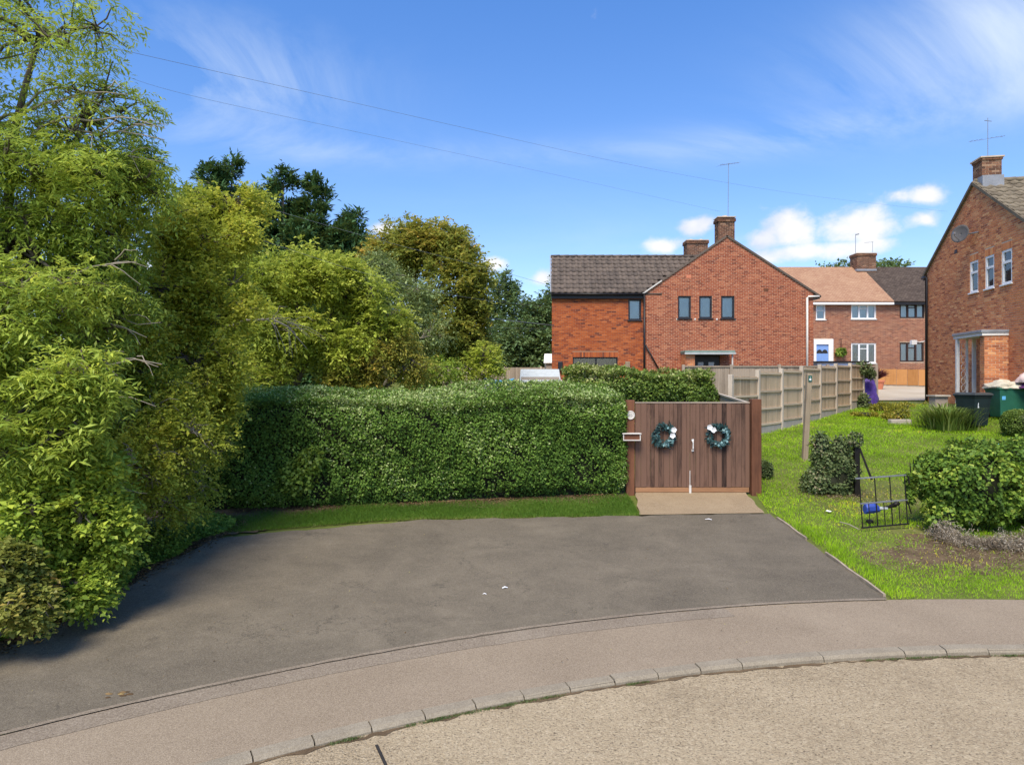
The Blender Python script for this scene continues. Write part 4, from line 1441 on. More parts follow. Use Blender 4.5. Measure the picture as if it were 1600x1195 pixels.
for (u_, z_) in ((2.5, 4.95), (7.3, 4.9)):
    mb = MB()
    mb.obox(PR(u_, z_, 0.0), U_ * 0.22, (0, 0, 0.15), np.array([-0.986, 0.168, 0]) * 0.014)
    mb.build('vent_brick', M['upvc_brown'], rh)
# floodlight at the far corner
mb = MB()
q = PR(0.05, 1.75, 0.05)
mb.tube([q, q + [-0.25, 0.05, -0.06], q + [-0.48, 0.05, 0.03]], 0.022, 6)
mb.box(tuple(q + [-0.62, -0.05, -0.16]), tuple(q + [-0.40, 0.12, 0.03]))
mb.build('floodlight', M['upvc_white'], rh, bevel=0.01)
# porch of the right-hand house
mb = MB()
n_ = np.array([-0.986, 0.168, 0])
mb.obox(PR(4.25, 1.66, 0.01), U_ * 2.1, n_ * 0.84, (0, 0, 0.09))
mb.build('porch_roof', M['lead'], rh, bevel=0.01)
mb = MB()
mb.obox(PR(4.28, 1.56, 0.01), U_ * 2.04, n_ * 0.80, (0, 0, 0.098))
mb.build('porch_fascia', M['white_paint'], rh)
pc = PR(6.28, 0, 0.72)
brick_wall(rh, pc[:2], tuple(V_[:2]), 0.72, -0.85, 1.56, [], M['brick_gold'], M['mortar_grey'], out=tuple(U_[:2]), seed=12)
pc2 = PR(5.98, 0, 0.72)
brick_wall(rh, pc2[:2], tuple(U_[:2]), 0.30, -0.85, 1.56, [], M['brick_gold'], M['mortar_grey'], out=tuple(n_[:2]), seed=13)
mb = MB()
mb.obox(PR(5.98, -0.85, 0.0), n_ * 0.715, (0, 0, 2.4), U_ * 0.01)
mb.build('porch_side', M['upvc_brown'], rh)
for (u_, o_, w_) in ((4.40, 0.70, 0.10), (4.40, 0.40, 0.06), (4.40, 0.16, 0.10)):
    mb = MB()
    mb.obox(PR(u_, -0.85, o_), U_ * w_, n_ * w_, (0, 0, 2.4))
    mb.build('porch_post', M['white_paint'], rh)
mb = MB()   # curled ironwork between the posts
for i in range(9):
    z_ = -0.7 + i * 0.25
    c_ = PR(4.45, z_, 0.56)
    pts = [c_ + n_ * 0.07 * math.cos(t) + np.array([0, 0, 0.11 * math.sin(t)]) for t in np.linspace(0, 6.28, 10)]
    mb.tube(pts, 0.009, 4)
mb.build('porch_ironwork', M['white_paint'], rh)

# ------------------------------------------------------------------ far terrace
fx0, fx1, fy = 15.0, 34.0, 46.0
fh = thing('terraced_house', 'distant brick terrace with salmon and brown tiled roofs and blue door', 'house', (22.0, fy, -0.1))
fez, frz = 5.45, 8.45
W = lambda px: (px - 800) * fy / F - fx0
Zf = lambda py: (597 - py) * fy / F
fo = [(W(1275), W(1290), Zf(499), Zf(475)), (W(1330), W(1369), Zf(498), Zf(475)), (W(1406), W(1445), Zf(497), Zf(473.5)),
      (W(1330), W(1369), Zf(567), Zf(535.5)), (W(1406), W(1444), Zf(565), Zf(534.5)), (W(1271.5), W(1302), -0.05, Zf(529.5))]
wall_f, PF = brick_wall(fh, (fx0, fy), (1, 0), fx1 - fx0, -0.3, fez, fo, M['brick_far'], M['mortar_grey'], seed=21)
tr3 = {1: 0.72}
window(fh, PF, *fo[0], M['upvc_white'], transoms={0: 0.6}, back=M['blind'], fw=0.09, sill=M['upvc_white'])
window(fh, PF, *fo[1], M['upvc_white'], splits=(0.33, 0.67), transoms=tr3, back=M['blind'], fw=0.09, sill=M['upvc_white'])
window(fh, PF, *fo[2], M['upvc_brown'], splits=(0.33, 0.67), transoms=tr3, back=M['blind'], fw=0.1)
window(fh, PF, *fo[3], M['upvc_white'], splits=(0.33, 0.67), transoms=tr3, back=M['blind_warm'], fw=0.1, sill=M['upvc_white'])
window(fh, PF, *fo[4], M['upvc_brown'], splits=(0.33, 0.67), transoms=tr3, back=M['blind'], fw=0.1)
o = fo[5]
mb = MB()
for (a, b_, c_, d_) in ((o[0], o[0] + 0.17, -0.05, o[3] - 0.35), (o[1] - 0.32, o[1], -0.05, o[3] - 0.35), (o[0], o[1], o[3] - 0.35, o[3])):
    mb.obox(PF(a, c_, -0.06), PF(b_, c_, -0.06) - PF(a, c_, -0.06), (0, 0, d_ - c_), (0, -0.1, 0))
mb.build('door_surround', M['upvc_white'], fh)
mb = MB()
mb.obox(PF(o[0] + 0.17, -0.05, -0.08), (o[1] - o[0] - 0.49, 0, 0), (0, 0, o[3] - 0.30), (0, -0.05, 0))
dr = mb.build('door', M['door_blue'], fh)
for s in (0.28, 0.72):
    mb = MB()
    cxx = o[0] + 0.17 + (o[1] - o[0] - 0.49) * s
    mb.add([PF(cxx, o[3] - 0.95, -0.02)] + [PF(cxx + 0.2 * math.cos(t), o[3] - 0.95 + 0.26 * math.sin(t), -0.02) for t in np.linspace(0, math.pi, 9)], [(0, i, i + 1) for i in range(1, 9)])
    mb.build('pane', M['roomdark'], dr)
sxr = W(1393) + fx0
for (a, b_, mt) in ((fx0 - 0.3, sxr, M['roof_salmon']), (sxr + 0.004, fx1, M['roof_brown'])):
    slab_roof(fh, [(a, fy - 0.35, fez - 0.02), (b_, fy - 0.35, fez - 0.02)], [(a, fy + 4.0, frz), (b_, fy + 4.0, frz)], 0.12, mt)
    slab_roof(fh, [(b_, fy + 8.35, fez - 0.02), (a, fy + 8.35, fez - 0.02)], [(b_, fy + 4.002, frz), (a, fy + 4.002, frz)], 0.12, mt)
mb = MB()
mb.box((fx0 - 0.2, fy - 0.34, fez - 0.24), (sxr, fy - 0.22, fez - 0.1))
mb.build('gutter', M['upvc_white'], fh)
mb = MB()
mb.box((sxr + 0.01, fy - 0.34, fez - 0.26), (fx1, fy - 0.22, fez - 0.1))
mb.build('gutter', M['fascia'], fh)
mb = MB()
mb.box((fx0, fy + 8, -0.3), (fx1, fy + 8.1, fez))
mb.build('back_wall', M['brick_far'], fh)
cxa, cxb = (1338 - 800) * 49.4 / F, (1368 - 800) * 49.4 / F
fc = chimney(fh, fh, cxa, cxb, 49.3, 50.3, 7.8, 9.35, M['brick_chim'], 15, 1, flashing=8.05)
mb = MB()
mb.tube([(cxa, 49.5, 9.2), (cxa, 49.5, 10.75)], 0.02, 5)
mb.tube([(cxa, 49.5, 10.7), (cxa + 0.25, 49.5, 10.75)], 0.04, 5)
mb.tube([(cxb - 0.15, 49.5, 9.2), (cxb - 0.15, 49.5, 10.2)], 0.015, 5)
mb.tube([(cxb - 0.75, 49.5, 10.12), (cxb - 0.1, 49.5, 10.18)], 0.012, 5)
mb.build('aerial', M['alu'], fc)

# ------------------------------------------------------------------ fences
def panel_fence(root, P0, P1, n, tops, bots, m_board, m_post, m_rail, gravel=True, bw=0.1, rails=(0.03, 0.36, 0.68, 0.97), posts=None, seed=0):
    """posts, closeboard panels with rails on the camera side, and gravel boards"""
    r = random.Random(seed)
    P0, P1 = np.array(P0, float), np.array(P1, float)
    dv = (P1 - P0) / n
    dn = dv / np.linalg.norm(dv)
    nn = np.array([dn[1], -dn[0]])           # towards the camera side
    for k in range(n + 1):
        p = P0 + dv * k
        b = MB()
        w = 0.06
        z0_, z1_ = bots[k] - 0.25, tops[k] + 0.05
        b.obox((p[0] - dn[0] * w + nn[0] * -0.05, p[1] - dn[1] * w + nn[1] * -0.05, z0_), (*(dn * 2 * w), 0), (*(nn * 0.12), 0), (0, 0, z1_ - z0_))
        b.build('post', m_post, root, bevel=0.008)
    for k in range(n):
        a, c_ = P0 + dv * k + dn * 0.065, P0 + dv * (k + 1) - dn * 0.065
        L_ = np.linalg.norm(c_ - a)
        zt = min(tops[k], tops[k + 1]) if abs(tops[k] - tops[k + 1]) > 0.05 else (tops[k] + tops[k + 1]) / 2
        zb = max(bots[k], bots[k + 1]) + (0.16 if gravel else 0.03)
        b = MB()
        nb = int(L_ / bw)
        for i in range(nb):
            s = i * L_ / nb
            q = a + dn * s
            th = 0.012 + r.uniform(0, 0.006)
            b.obox((q[0], q[1], zb), (*(dn * (L_ / nb * 0.965)), 0), (*(nn * th), 0), (0, 0, zt - zb + r.uniform(-0.006, 0.004)), r.random())
        pn = b.build('panel', m_board, root)
        for rr4 in rails:
            z = zt - (zt - zb) * rr4
            b = MB()
            b.obox((a[0] + nn[0] * 0.019, a[1] + nn[1] * 0.019, z - 0.03), (*(dn * L_), 0), (*(nn * 0.035), 0), (0, 0, 0.055), r.random())
            b.build('rail', m_rail, pn)
        if gravel:
            b = MB()
            b.obox((a[0], a[1], min(bots[k], bots[k + 1]) - 0.2), (*(c_ - a), 0), (*(nn * 0.035), 0), (0, 0, zb - 0.012 - min(bots[k], bots[k + 1]) + 0.2))
            b.build('gravel_board', M['gravel'], root)


f1 = thing('panel_fence', 'pale wooden panel fence with posts stepping up beside the lawn', 'fence', (7.3, 20.3, -1.6))
A0, A1 = np.array([7.3, 20.3]), np.array([14.9, 29.0])
dA = (A1 - A0) / 6
tp = [0.17, 0.32, 0.40, 0.51, 0.60, 0.67, 0.73, 0.79]
bt = [float(gz(*(A0 + dA * k))) for k in range(-1, 7)]
panel_fence(f1, A0 - dA, A1, 7, tp, bt, M['fence'], M['fence_post'], M['fence_rail'], seed=1)
f2 = thing('panel_fence', 'older grey board fence just in front of the gable house', 'fence', (7.9, 30.2, -1.0))
panel_fence(f2, (7.6, 30.3), (16.0, 30.0), 4, [0.74] * 5, [-0.9] * 5, M['fence_old'], M['fence_old'], M['fence_old'], gravel=False, rails=(0.02,), seed=2)
f3 = thing('side_fence', 'low brown board fence with pale cap running back from the gate post', 'fence', (4.95, 14.2, -2.3))
mb = MB()
a, c_ = np.array([4.93, 14.25]), np.array([5.55, 18.6])
for i in range(30):
    p, q = a + (c_ - a) * i / 30, a + (c_ - a) * (i + 0.95) / 30
    zt = -0.44 + (0.14) * i / 30
    mb.obox((p[0], p[1], float(gz(*p)) - 0.05), (*(q - p), 0), (0.015, 0, 0), (0, 0, zt - float(gz(*p)) + 0.05), random.random())
mb.build('boards', M['fence_old'], f3, kind='stuff')
mb = MB()
mb.beam((a[0], a[1], -0.43), (c_[0], c_[1], -0.285), 0.06, 0.035)
mb.build('cap_rail', M['fence_post'], f3)
mb = MB()
mb.box((c_[0] - 0.04, c_[1], -2.0), (c_[0] + 0.05, c_[1] + 0.09, -0.25))
mb.build('post', M['fence_old'], f3)
f4 = thing('board_fence', 'low orange board fence below the brown-framed windows of far terrace', 'fence', (24, 43, 0))
for i in range(9):
    s0, s1 = i / 9, (i + 0.97) / 9
    P0_, P1_ = np.array([22.2, 44.2]), np.array([26.6, 41.2])
    p, q = P0_ + (P1_ - P0_) * s0, P0_ + (P1_ - P0_) * s1
    mb = MB()
    z0_ = float(gz(*p)) + 0.12
    mb.obox((p[0], p[1], z0_), (*(q - p), 0), (-0.02, -0.03, 0), (0, 0, 0.98), random.random())
    mb.build('board', M['orange_wood'], f4)
mb = MB()
mb.obox((22.2, 44.2, -0.35), (4.4, -3.0, 0), (0.06, 0.08, 0), (0, 0, 0.45))
mb.build('base', M['gravel'], f4)
f5 = thing('garden_fence', 'grey board fence at the back of the garden behind the sheds', 'fence', (-3, 37, -1))
panel_fence(f5, (-4.5, 37.6), (3.6, 37.0), 4, [0.82] * 5, [-1.0] * 5, M['fence_old'], M['fence_post'], M['fence_rail'], gravel=False, rails=(0.75,), seed=5)

# ------------------------------------------------------------------ gates
def gate_leaf(name, label, x0, x1, seed, hinge_left):
    r = random.Random(seed)
    z0_, z1_ = -2.14, -0.425
    root = thing(name, label, 'gate', ((x0 + x1) / 2, 14.0, -2.26))
    u = x0
    while u < x1 - 0.03:
        w = r.choice([0.075, 0.085, 0.095, 0.105, 0.12])
        e = min(u + w, x1)
        if x1 - e < 0.04:
            e = x1
        b = MB()
        y = 13.985 + r.uniform(-0.004, 0.004)
        b.box((u + 0.002, y, z0_ + r.uniform(-0.004, 0.004)), (e - 0.002, y + 0.022, z1_), r.random())
        b.build('board', M['gate_wood'], root, bevel=0.003)
        u = e
    b = MB()
    for z in (-0.62, -1.3, -1.98):
        b.box((x0 + 0.02, 14.012, z - 0.06), (x1 - 0.02, 14.055, z + 0.06))
    b.build('ledge', M['gate_wood'], root)
    b = MB()
    b.box((x0 + 0.0, 13.975, z1_ + 0.002), (x1, 14.05, z1_ + 0.026))
    b.build('top_cap', M['fence_old'], root)
    b = MB()
    b.box((x0 + 0.01, 13.99, -2.245), (x1 - 0.01, 14.03, z0_ - 0.006))
    b.build('bottom_board', M['gate_rail'], root)
    return root


gl = gate_leaf('gate_leaf', 'left half of the brown board double gate, nearest the hedge', 2.52, 3.645, 5, True)
gr = gate_leaf('gate_leaf', 'right half of the brown board double gate, with the white handle', 3.649, 4.87, 6, False)
hx_, hz_ = (1082 - 800) * 13.98 / F, (597 - 695) * 13.98 / F
mb = MB()
mb.box((hx_ - 0.018, 13.962, hz_ + 0.085), (hx_ + 0.025, 13.982, hz_ + 0.125))
mb.box((hx_ - 0.018, 13.962, hz_ - 0.125), (hx_ + 0.025, 13.982, hz_ - 0.085))
mb.tube([(hx_, 13.965, hz_ + 0.1), (hx_, 13.92, hz_ + 0.06), (hx_, 13.92, hz_ - 0.06), (hx_, 13.965, hz_ - 0.1)], 0.012, 8)
mb.build('handle', M['white_paint'], gr)
mb = MB()
mb.tube([(3.64, 13.965, -1.80), (3.64, 13.965, -2.27)], 0.008, 6)
mb.box((3.622, 13.95, -2.27), (3.665, 13.982, -2.10))
mb.build('drop_bolt', M['pipe_cream'], gl)


def gate_post(label, x0, x1, zt, y0=13.93, y1=14.1):
    b = MB()
    b.box((x0, y0, -2.55), (x1, y1, zt))
    o_ = b.build('gate_post', M['post_red'], org=((x0 + x1) / 2, 14.0, -2.3), bevel=0.012)
    tag(o_, label, 'post', 'posts of the double gate')


gate_post('slim red-brown gate post by the hedge with plaque and letterbox', 2.335, 2.505, -0.36, 13.93, 14.08)
gate_post('thick red-brown gate post on the lawn side of the gate', 4.885, 5.085, -0.34, 13.90, 14.10)
# letterbox
lb = thing('letterbox', 'small brown letterbox with cream frame on the left gate post', 'letterbox', (2.42, 13.9, -1.2))
lx0, lx1, lz0, lz1 = 2.245, 2.60, -1.175, -1.045
mb = MB()
mb.box((lx0 + 0.01, 13.80, lz0 + 0.01), (lx1 - 0.01, 13.928, lz1 - 0.002))
mb.build('body', M['post_red'], lb)
mb = MB()
mb.box((lx0, 13.785, lz0), (lx1, 13.80, lz0 + 0.02))
mb.box((lx0, 13.785, lz0 + 0.02), (lx0 + 0.018, 13.80, lz1 - 0.004))
mb.box((lx1 - 0.018, 13.785, lz0 + 0.02), (lx1, 13.80, lz1 - 0.004))
mb.build('frame', M['pipe_cream'], lb)
mb = MB()
mb.box((lx0 - 0.015, 13.77, lz1), (lx1 + 0.015, 13.928, lz1 + 0.022))
mb.build('lid', M['pipe_cream'], lb, bevel=0.004)
# round plaque
pq = thing('house_plaque', 'round cream plaque near the top of the left gate post', 'plaque', (2.42, 13.92, -0.67))
b = MB()
na2 = 24
cz_ = -0.665
for (r_, y_) in ((0.085, 13.928), (0.085, 13.912), (0.072, 13.908), (0.066, 13.914)):
    for i in range(na2):
        a = 2 * math.pi * i / na2
        b.v.append((2.418 + r_ * math.cos(a), y_, cz_ + r_ * math.sin(a) * 1.06))
for k in range(3):
    for i in range(na2):
        j = (i + 1) % na2
        b.f.append((k * na2 + i, k * na2 + j, (k + 1) * na2 + j, (k + 1) * na2 + i))
        b.t.append(0.5)
b.f.append(tuple(3 * na2 + i for i in range(na2)))
b.t.append(0.5)
b.build('disc', M['pipe_cream'], pq)
b = MB()
for i in range(5):
    a = 2 * math.pi * i / 5
    b.tube([(2.418 + 0.012 * math.cos(a), 13.911, cz_ + 0.012 * math.sin(a)), (2.418 + 0.036 * math.cos(a), 13.909, cz_ + 0.036 * math.sin(a))], 0.005, 5)
b.build('relief', M['gravel'], pq)


def wreath(label, px, py, fl):
    c_ = at(px, py, 13.95)
    root = thing('wreath', label, 'wreath', (c_[0], 13.95, c_[2]), 'wreaths on the double gate')
    b = MB()
    b.tube([c_ + np.array([0.17 * math.cos(t), -0.01, 0.17 * math.sin(t)]) for t in np.linspace(0, 2 * math.pi, 25)], 0.022, 6)
    b.build('ring', M['bark'], root)
    n = 330
    th = rng.uniform(0, 6.283, n)
    rad = 0.17 + rng.normal(size=n) * 0.028
    p = np.stack([c_[0] + rad * np.cos(th), c_[1] - rng.uniform(0.0, 0.05, n), c_[2] + rad * np.sin(th)], 1)
    tg = np.stack([-np.sin(th), np.zeros(n), np.cos(th)], 1)
    rd_ = np.stack([np.cos(th), np.zeros(n), np.sin(th)], 1)
    dd_ = unit(tg * 0.7 + rd_ * rng.uniform(-0.4, 1.1, n)[:, None] + rng.normal(size=(n, 3)) * 0.25)
    V = leaf_verts(p, dd_, unit(np.array([0, -1, 0.3]) + rng.normal(size=(n, 3)) * 0.5), rng.uniform(0.06, 0.12, n), rng.uniform(0.025, 0.045, n))
    link('leaves', np_mesh('leaves', V - ORIG[root.name], 4, rng.uniform(0, 0.75, n)), L['euc'], root)
    n = 26
    th = rng.uniform(-1.8, 1.2, n)
    p = np.stack([c_[0] + 0.17 * np.cos(th), np.full(n, c_[1] - 0.06), c_[2] + 0.17 * np.sin(th)], 1) + rng.normal(size=(n, 3)) * 0.012
    dd_ = rdir(n) * [1, 0.2, 1]
    V = leaf_verts(p, dd_, unit(np.array([0, -1, 0.2]) + rng.normal(size=(n, 3)) * 0.2), rng.uniform(0.05, 0.075, n), rng.uniform(0.045, 0.06, n), 0.05)
    link('pale_leaves', np_mesh('pale_leaves', V - ORIG[root.name], 4, rng.uniform(0.85, 1, n)), L['euc'], root)
    b = MB()
    for i in range(len(fl)):
        fc_ = at(fl[i][0], fl[i][1], 13.87)
        for k in range(5):
            a = 6.283 * k / 5 + i
            q = fc_ + np.array([0.03 * math.cos(a), 0, 0.03 * math.sin(a)])
            b.add([q + np.array([0.03 * math.cos(t), -0.012 * (math.cos(t - a)), 0.03 * math.sin(t)]) for t in np.linspace(0, 6.283, 9)[:-1]], [tuple(range(8))])
    b.build('flowers', M['upvc_white'], root)


wreath('teal leaf wreath with white flowers at right, on left gate half', 1037, 680, [(1053, 671), (1051, 680)])
wreath('teal leaf wreath with white flowers at upper left, on right gate half', 1122, 680, [(1109, 667), (1115, 671)])

# ------------------------------------------------------------------ footpath post
sp = thing('waymark_post', 'slim leaning wooden post with small green plate on the lawn', 'post', (7.3, 17.0, float(gz(7.3, 17))))
mb = MB()
mb.beam((7.28, 17.0, float(gz(7.3, 17)) - 0.15), (7.40, 17.0, 0.215), 0.125, 0.125, up=(0, 1, 0))
mb.build('shaft', M['signpost'], sp, bevel=0.012)
mb = MB()
mb.box((7.35, 16.922, 0.02), (7.435, 16.934, 0.17))
pl = mb.build('plate', M['sign_green'], sp)
mb = MB()
mb.add([(7.393 + 0.026 * math.cos(t), 16.919, 0.075 + 0.026 * math.sin(t)) for t in np.linspace(0, 6.283, 13)[:-1]], [tuple(range(12))])
mb.add([(7.385, 16.919, 0.112), (7.401, 16.919, 0.112), (7.393, 16.919, 0.15)], [(0, 1, 2)])
mb.build('waymark_disc', M['upvc_white'], pl)


# ------------------------------------------------------------------ hedges
def box_hedge(name, label, P0, P1, depth, zb, zt, n, ll, lw, mat, amp=0.09, ends=(True, True), cat='hedge', top_slope=0.0, seed=3, tint=(0, 1), round_=0.25, core=0.22):
    """clipped hedge: bumpy dark core added to block light, leaves over front, top and ends. zt(s) gives the top at the front"""
    P0, P1 = np.array(P0, float), np.array(P1, float)
    Lg = np.linalg.norm(P1 - P0)
    dn = (P1 - P0) / Lg
    nb = np.array([-dn[1], dn[0]])
    if nb[1] < 0: nb = -nb                   # away from the camera
    mid = (P0 + P1) / 2
    root = thing(name, label, cat, (mid[0], mid[1], float(gz(*mid))))
    hz = np.mean([zt(s) for s in np.linspace(0, 1, 9)]) - float(gz(*mid))
    areas = np.array([Lg * hz, Lg * depth, depth * hz * ends[0], depth * hz * ends[1], Lg * hz * 0.3])
    cnt = (n * areas / areas.sum()).astype(int)
    PP, NN = [], []

    def pos(s, w, h):                        # s along, w depth 0..1, h 0..1 from ground to top
        xy = P0 + np.outer(s, P1 - P0) + np.outer(w * depth, nb)
        z0_ = gz(xy[:, 0], xy[:, 1])
        zt_ = np.array([zt(v) for v in s]) + top_slope * w
        return np.column_stack([xy, z0_ + (zt_ - z0_) * h])
    e3 = lambda v: np.array([v[0], v[1], 0.0])
    for face, c_ in enumerate(cnt):
        if c_ == 0: continue
        a, b_ = rng.uniform(0, 1, c_), rng.uniform(0, 1, c_)
        if face == 0: p, nr = pos(a, np.zeros(c_), b_), -e3(nb)
        if face == 1: p, nr = pos(a, b_, np.ones(c_)), np.array([0, 0, 1.0])
        if face == 2: p, nr = pos(np.zeros(c_), a, b_), -e3(dn)
        if face == 3: p, nr = pos(np.ones(c_), a, b_), e3(dn)
        if face == 4: p, nr = pos(a, np.ones(c_), b_), e3(nb)
        N_ = np.tile(nr, (c_, 1))
        if face in (0, 2, 3):                # rounded shoulders, tucked-in foot
            k = np.clip((b_ - 0.80) / 0.20, 0, 1)
            p -= N_ * (k ** 2 * round_)[:, None]
            p -= N_ * (np.clip((0.16 - b_) / 0.16, 0, 1) * 0.22)[:, None]
            N_ = unit(N_ + np.array([0, 0, 1]) * (k * 0.8)[:, None])
        PP.append(p)
        NN.append(N_)
    p, N_ = np.concatenate(PP), np.concatenate(NN)
    thin = (snoise(p, 2.6, seed + 21) > 0.72) & (N_[:, 2] < 0.6) & (rng.uniform(0, 1, len(p)) < 0.7)   # bare patches down to the core
    p, N_ = p[~thin], N_[~thin]
    bump = snoise(p, 1.5, seed) * amp + snoise(p, 5.0, seed + 1) * amp * 0.55 + snoise(p, 13.0, seed + 2) * amp * 0.35
    dep = np.abs(rng.normal(size=len(p))) * 0.07
    p = p + N_ * (bump - dep + 0.03)[:, None]
    dr_ = unit(rng.normal(size=p.shape) + N_ * 0.5 + np.array([0, 0, -0.15]))
    up_ = unit(N_ * 0.9 + np.array([0, 0, 0.6]) + rng.normal(size=p.shape) * 0.55)
    sz = rng.uniform(0.6, 1.25, len(p))
    V = leaf_verts(p, dr_, up_, ll * sz, lw * sz)
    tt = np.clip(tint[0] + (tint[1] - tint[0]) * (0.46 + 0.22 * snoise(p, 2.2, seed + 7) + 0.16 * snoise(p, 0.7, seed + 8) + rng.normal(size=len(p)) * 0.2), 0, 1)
    tt = np.clip(tt + 0.5 * np.clip(N_[:, 2] * 1.4, 0, 1) * rng.uniform(0.2, 1.2, len(p)), 0, 1)   # paler tint where leaves face up
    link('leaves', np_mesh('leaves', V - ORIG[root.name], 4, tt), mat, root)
    # solid core added to block light inside the leaves
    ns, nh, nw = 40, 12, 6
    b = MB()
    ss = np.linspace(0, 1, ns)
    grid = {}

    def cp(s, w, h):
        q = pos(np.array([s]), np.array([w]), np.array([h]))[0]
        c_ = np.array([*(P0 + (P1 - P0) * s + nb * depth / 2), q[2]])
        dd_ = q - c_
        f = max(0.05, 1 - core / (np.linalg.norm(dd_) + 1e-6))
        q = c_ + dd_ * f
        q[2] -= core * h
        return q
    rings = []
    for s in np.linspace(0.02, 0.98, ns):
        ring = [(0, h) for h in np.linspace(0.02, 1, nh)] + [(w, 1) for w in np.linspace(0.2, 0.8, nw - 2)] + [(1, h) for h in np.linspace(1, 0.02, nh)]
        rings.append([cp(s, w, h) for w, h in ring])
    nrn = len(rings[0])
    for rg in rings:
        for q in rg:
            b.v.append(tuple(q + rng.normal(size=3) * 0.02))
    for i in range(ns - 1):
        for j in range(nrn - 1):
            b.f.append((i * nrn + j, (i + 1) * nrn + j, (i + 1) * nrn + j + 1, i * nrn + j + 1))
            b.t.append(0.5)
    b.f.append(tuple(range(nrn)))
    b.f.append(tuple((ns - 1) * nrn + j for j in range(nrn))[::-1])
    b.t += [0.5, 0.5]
    b.build('twigs', M['core'], root, smooth=True)  # unseen light-blocking filling, no separate twigs in it
    return root


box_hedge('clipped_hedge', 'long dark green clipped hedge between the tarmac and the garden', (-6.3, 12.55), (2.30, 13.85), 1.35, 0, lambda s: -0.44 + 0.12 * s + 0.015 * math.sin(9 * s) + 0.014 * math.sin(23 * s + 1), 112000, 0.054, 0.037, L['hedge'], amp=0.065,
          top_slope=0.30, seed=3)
box_hedge('clipped_hedge', 'lighter green clipped hedge behind the gate, in front of the extension', (1.5, 17.4), (5.35, 17.9), 1.3, 0, lambda s: 0.20 + 0.04 * math.sin(6 * s + 1) + 0.03 * math.sin(19 * s), 40000, 0.074, 0.052, L['hedge2'], top_slope=0.12, seed=9, round_=0.3)


def leaf_blob(name, label, lobes, n, ll, lw, mat, cat='shrub', amp=0.12, hang=0.3, seed=4, core_k=0.80, tint=(0, 1), group=None, core=True, part='leaves', parent=None, ex=0.75):
    """mass of leaves over bumpy lobes (x,y,z,rx,ry,rz), with a solid dark core added to block light"""
    allc = np.array([l[:3] for l in lobes])
    if parent is None:
        bx_, by_ = allc[:, 0].mean(), allc[:, 1].mean()
        root = thing(name, label, cat, (bx_, by_, float(gz(bx_, by_))), group)
    else:
        root = parent
    ar = np.array([(l[3] * l[4] + l[3] * l[5] + l[4] * l[5]) for l in lobes])
    PP, NN = [], []
    for l, a in zip(lobes, ar):
        k = int(n * a / ar.sum())
        u = rdir(k)
        c_, r_ = np.array(l[:3]), np.array(l[3:6])
        u2 = np.sign(u) * np.abs(u) ** ex
        u2 = u2 / np.linalg.norm(u2, axis=1, keepdims=True) * np.linalg.norm(u2, axis=1, keepdims=True) ** 0.6
        p = c_ + u2 * r_
        PP.append(p)
        NN.append(unit(u / r_))
    p, N_ = np.concatenate(PP), np.concatenate(NN)
    p = p + N_ * ((snoise(p, 2.6, seed) + 0.6 * snoise(p, 8, seed + 1)) * amp - np.abs(rng.normal(size=len(p))) * amp * 0.8)[:, None]
    g_ = gz(p[:, 0], p[:, 1]) + 0.01
    ok = p[:, 2] > g_ - 0.03
    p, N_, g_ = p[ok], N_[ok], g_[ok]
    p[:, 2] = np.maximum(p[:, 2], g_)
    dr_ = unit(rng.normal(size=p.shape) + N_ * 0.4 + np.array([0, 0, -hang]))
    up_ = unit(N_ * 0.8 + np.array([0, 0, 0.7]) + rng.normal(size=p.shape) * 0.5)
    sz = rng.uniform(0.55, 1.25, len(p))
    V = leaf_verts(p, dr_, up_, ll * sz, lw * sz)
    tt = np.clip(tint[0] + (tint[1] - tint[0]) * (0.5 + 0.22 * snoise(p, 3, seed + 5) + rng.normal(size=len(p)) * 0.22), 0, 1)
    link(part, np_mesh(part, V - ORIG[root.name], 4, tt), mat, root)
    if core:
        b = MB()
        for l in lobes:
            c_, r_ = np.array(l[:3]), np.array(l[3:6]) * core_k
            base = len(b.v)
            nu_, nv_ = 14, 9
            for j in range(nv_ + 1):
                for i in range(nu_):
                    th, ph = 2 * math.pi * i / nu_, math.pi * j / nv_
                    q = c_ + r_ * np.array([math.sin(ph) * math.cos(th), math.sin(ph) * math.sin(th), math.cos(ph)]) * rng.uniform(0.9, 1.04)
                    b.v.append(tuple(q))
            for j in range(nv_):
                for i in range(nu_):
                    b.f.append((base + j * nu_ + i, base + j * nu_ + (i + 1) % nu_, base + (j + 1) * nu_ + (i + 1) % nu_, base + (j + 1) * nu_ + i))
                    b.t.append(0.5)
        b.build('twigs', M['core'], root, smooth=True, kind='stuff')  # solid lobes added to stop light passing through, not modelled twigs
    return root


# ------------------------------------------------------------------ trees on the left and behind the hedge
def lob(px, py, d, rx, rz, ry=None, dn=1.0):
    """crown lobe seen at a picture position: radii in metres"""
    c_ = at(px, py, d)
    return (c_[0], c_[1], c_[2], rx, ry or rx, rz, dn)


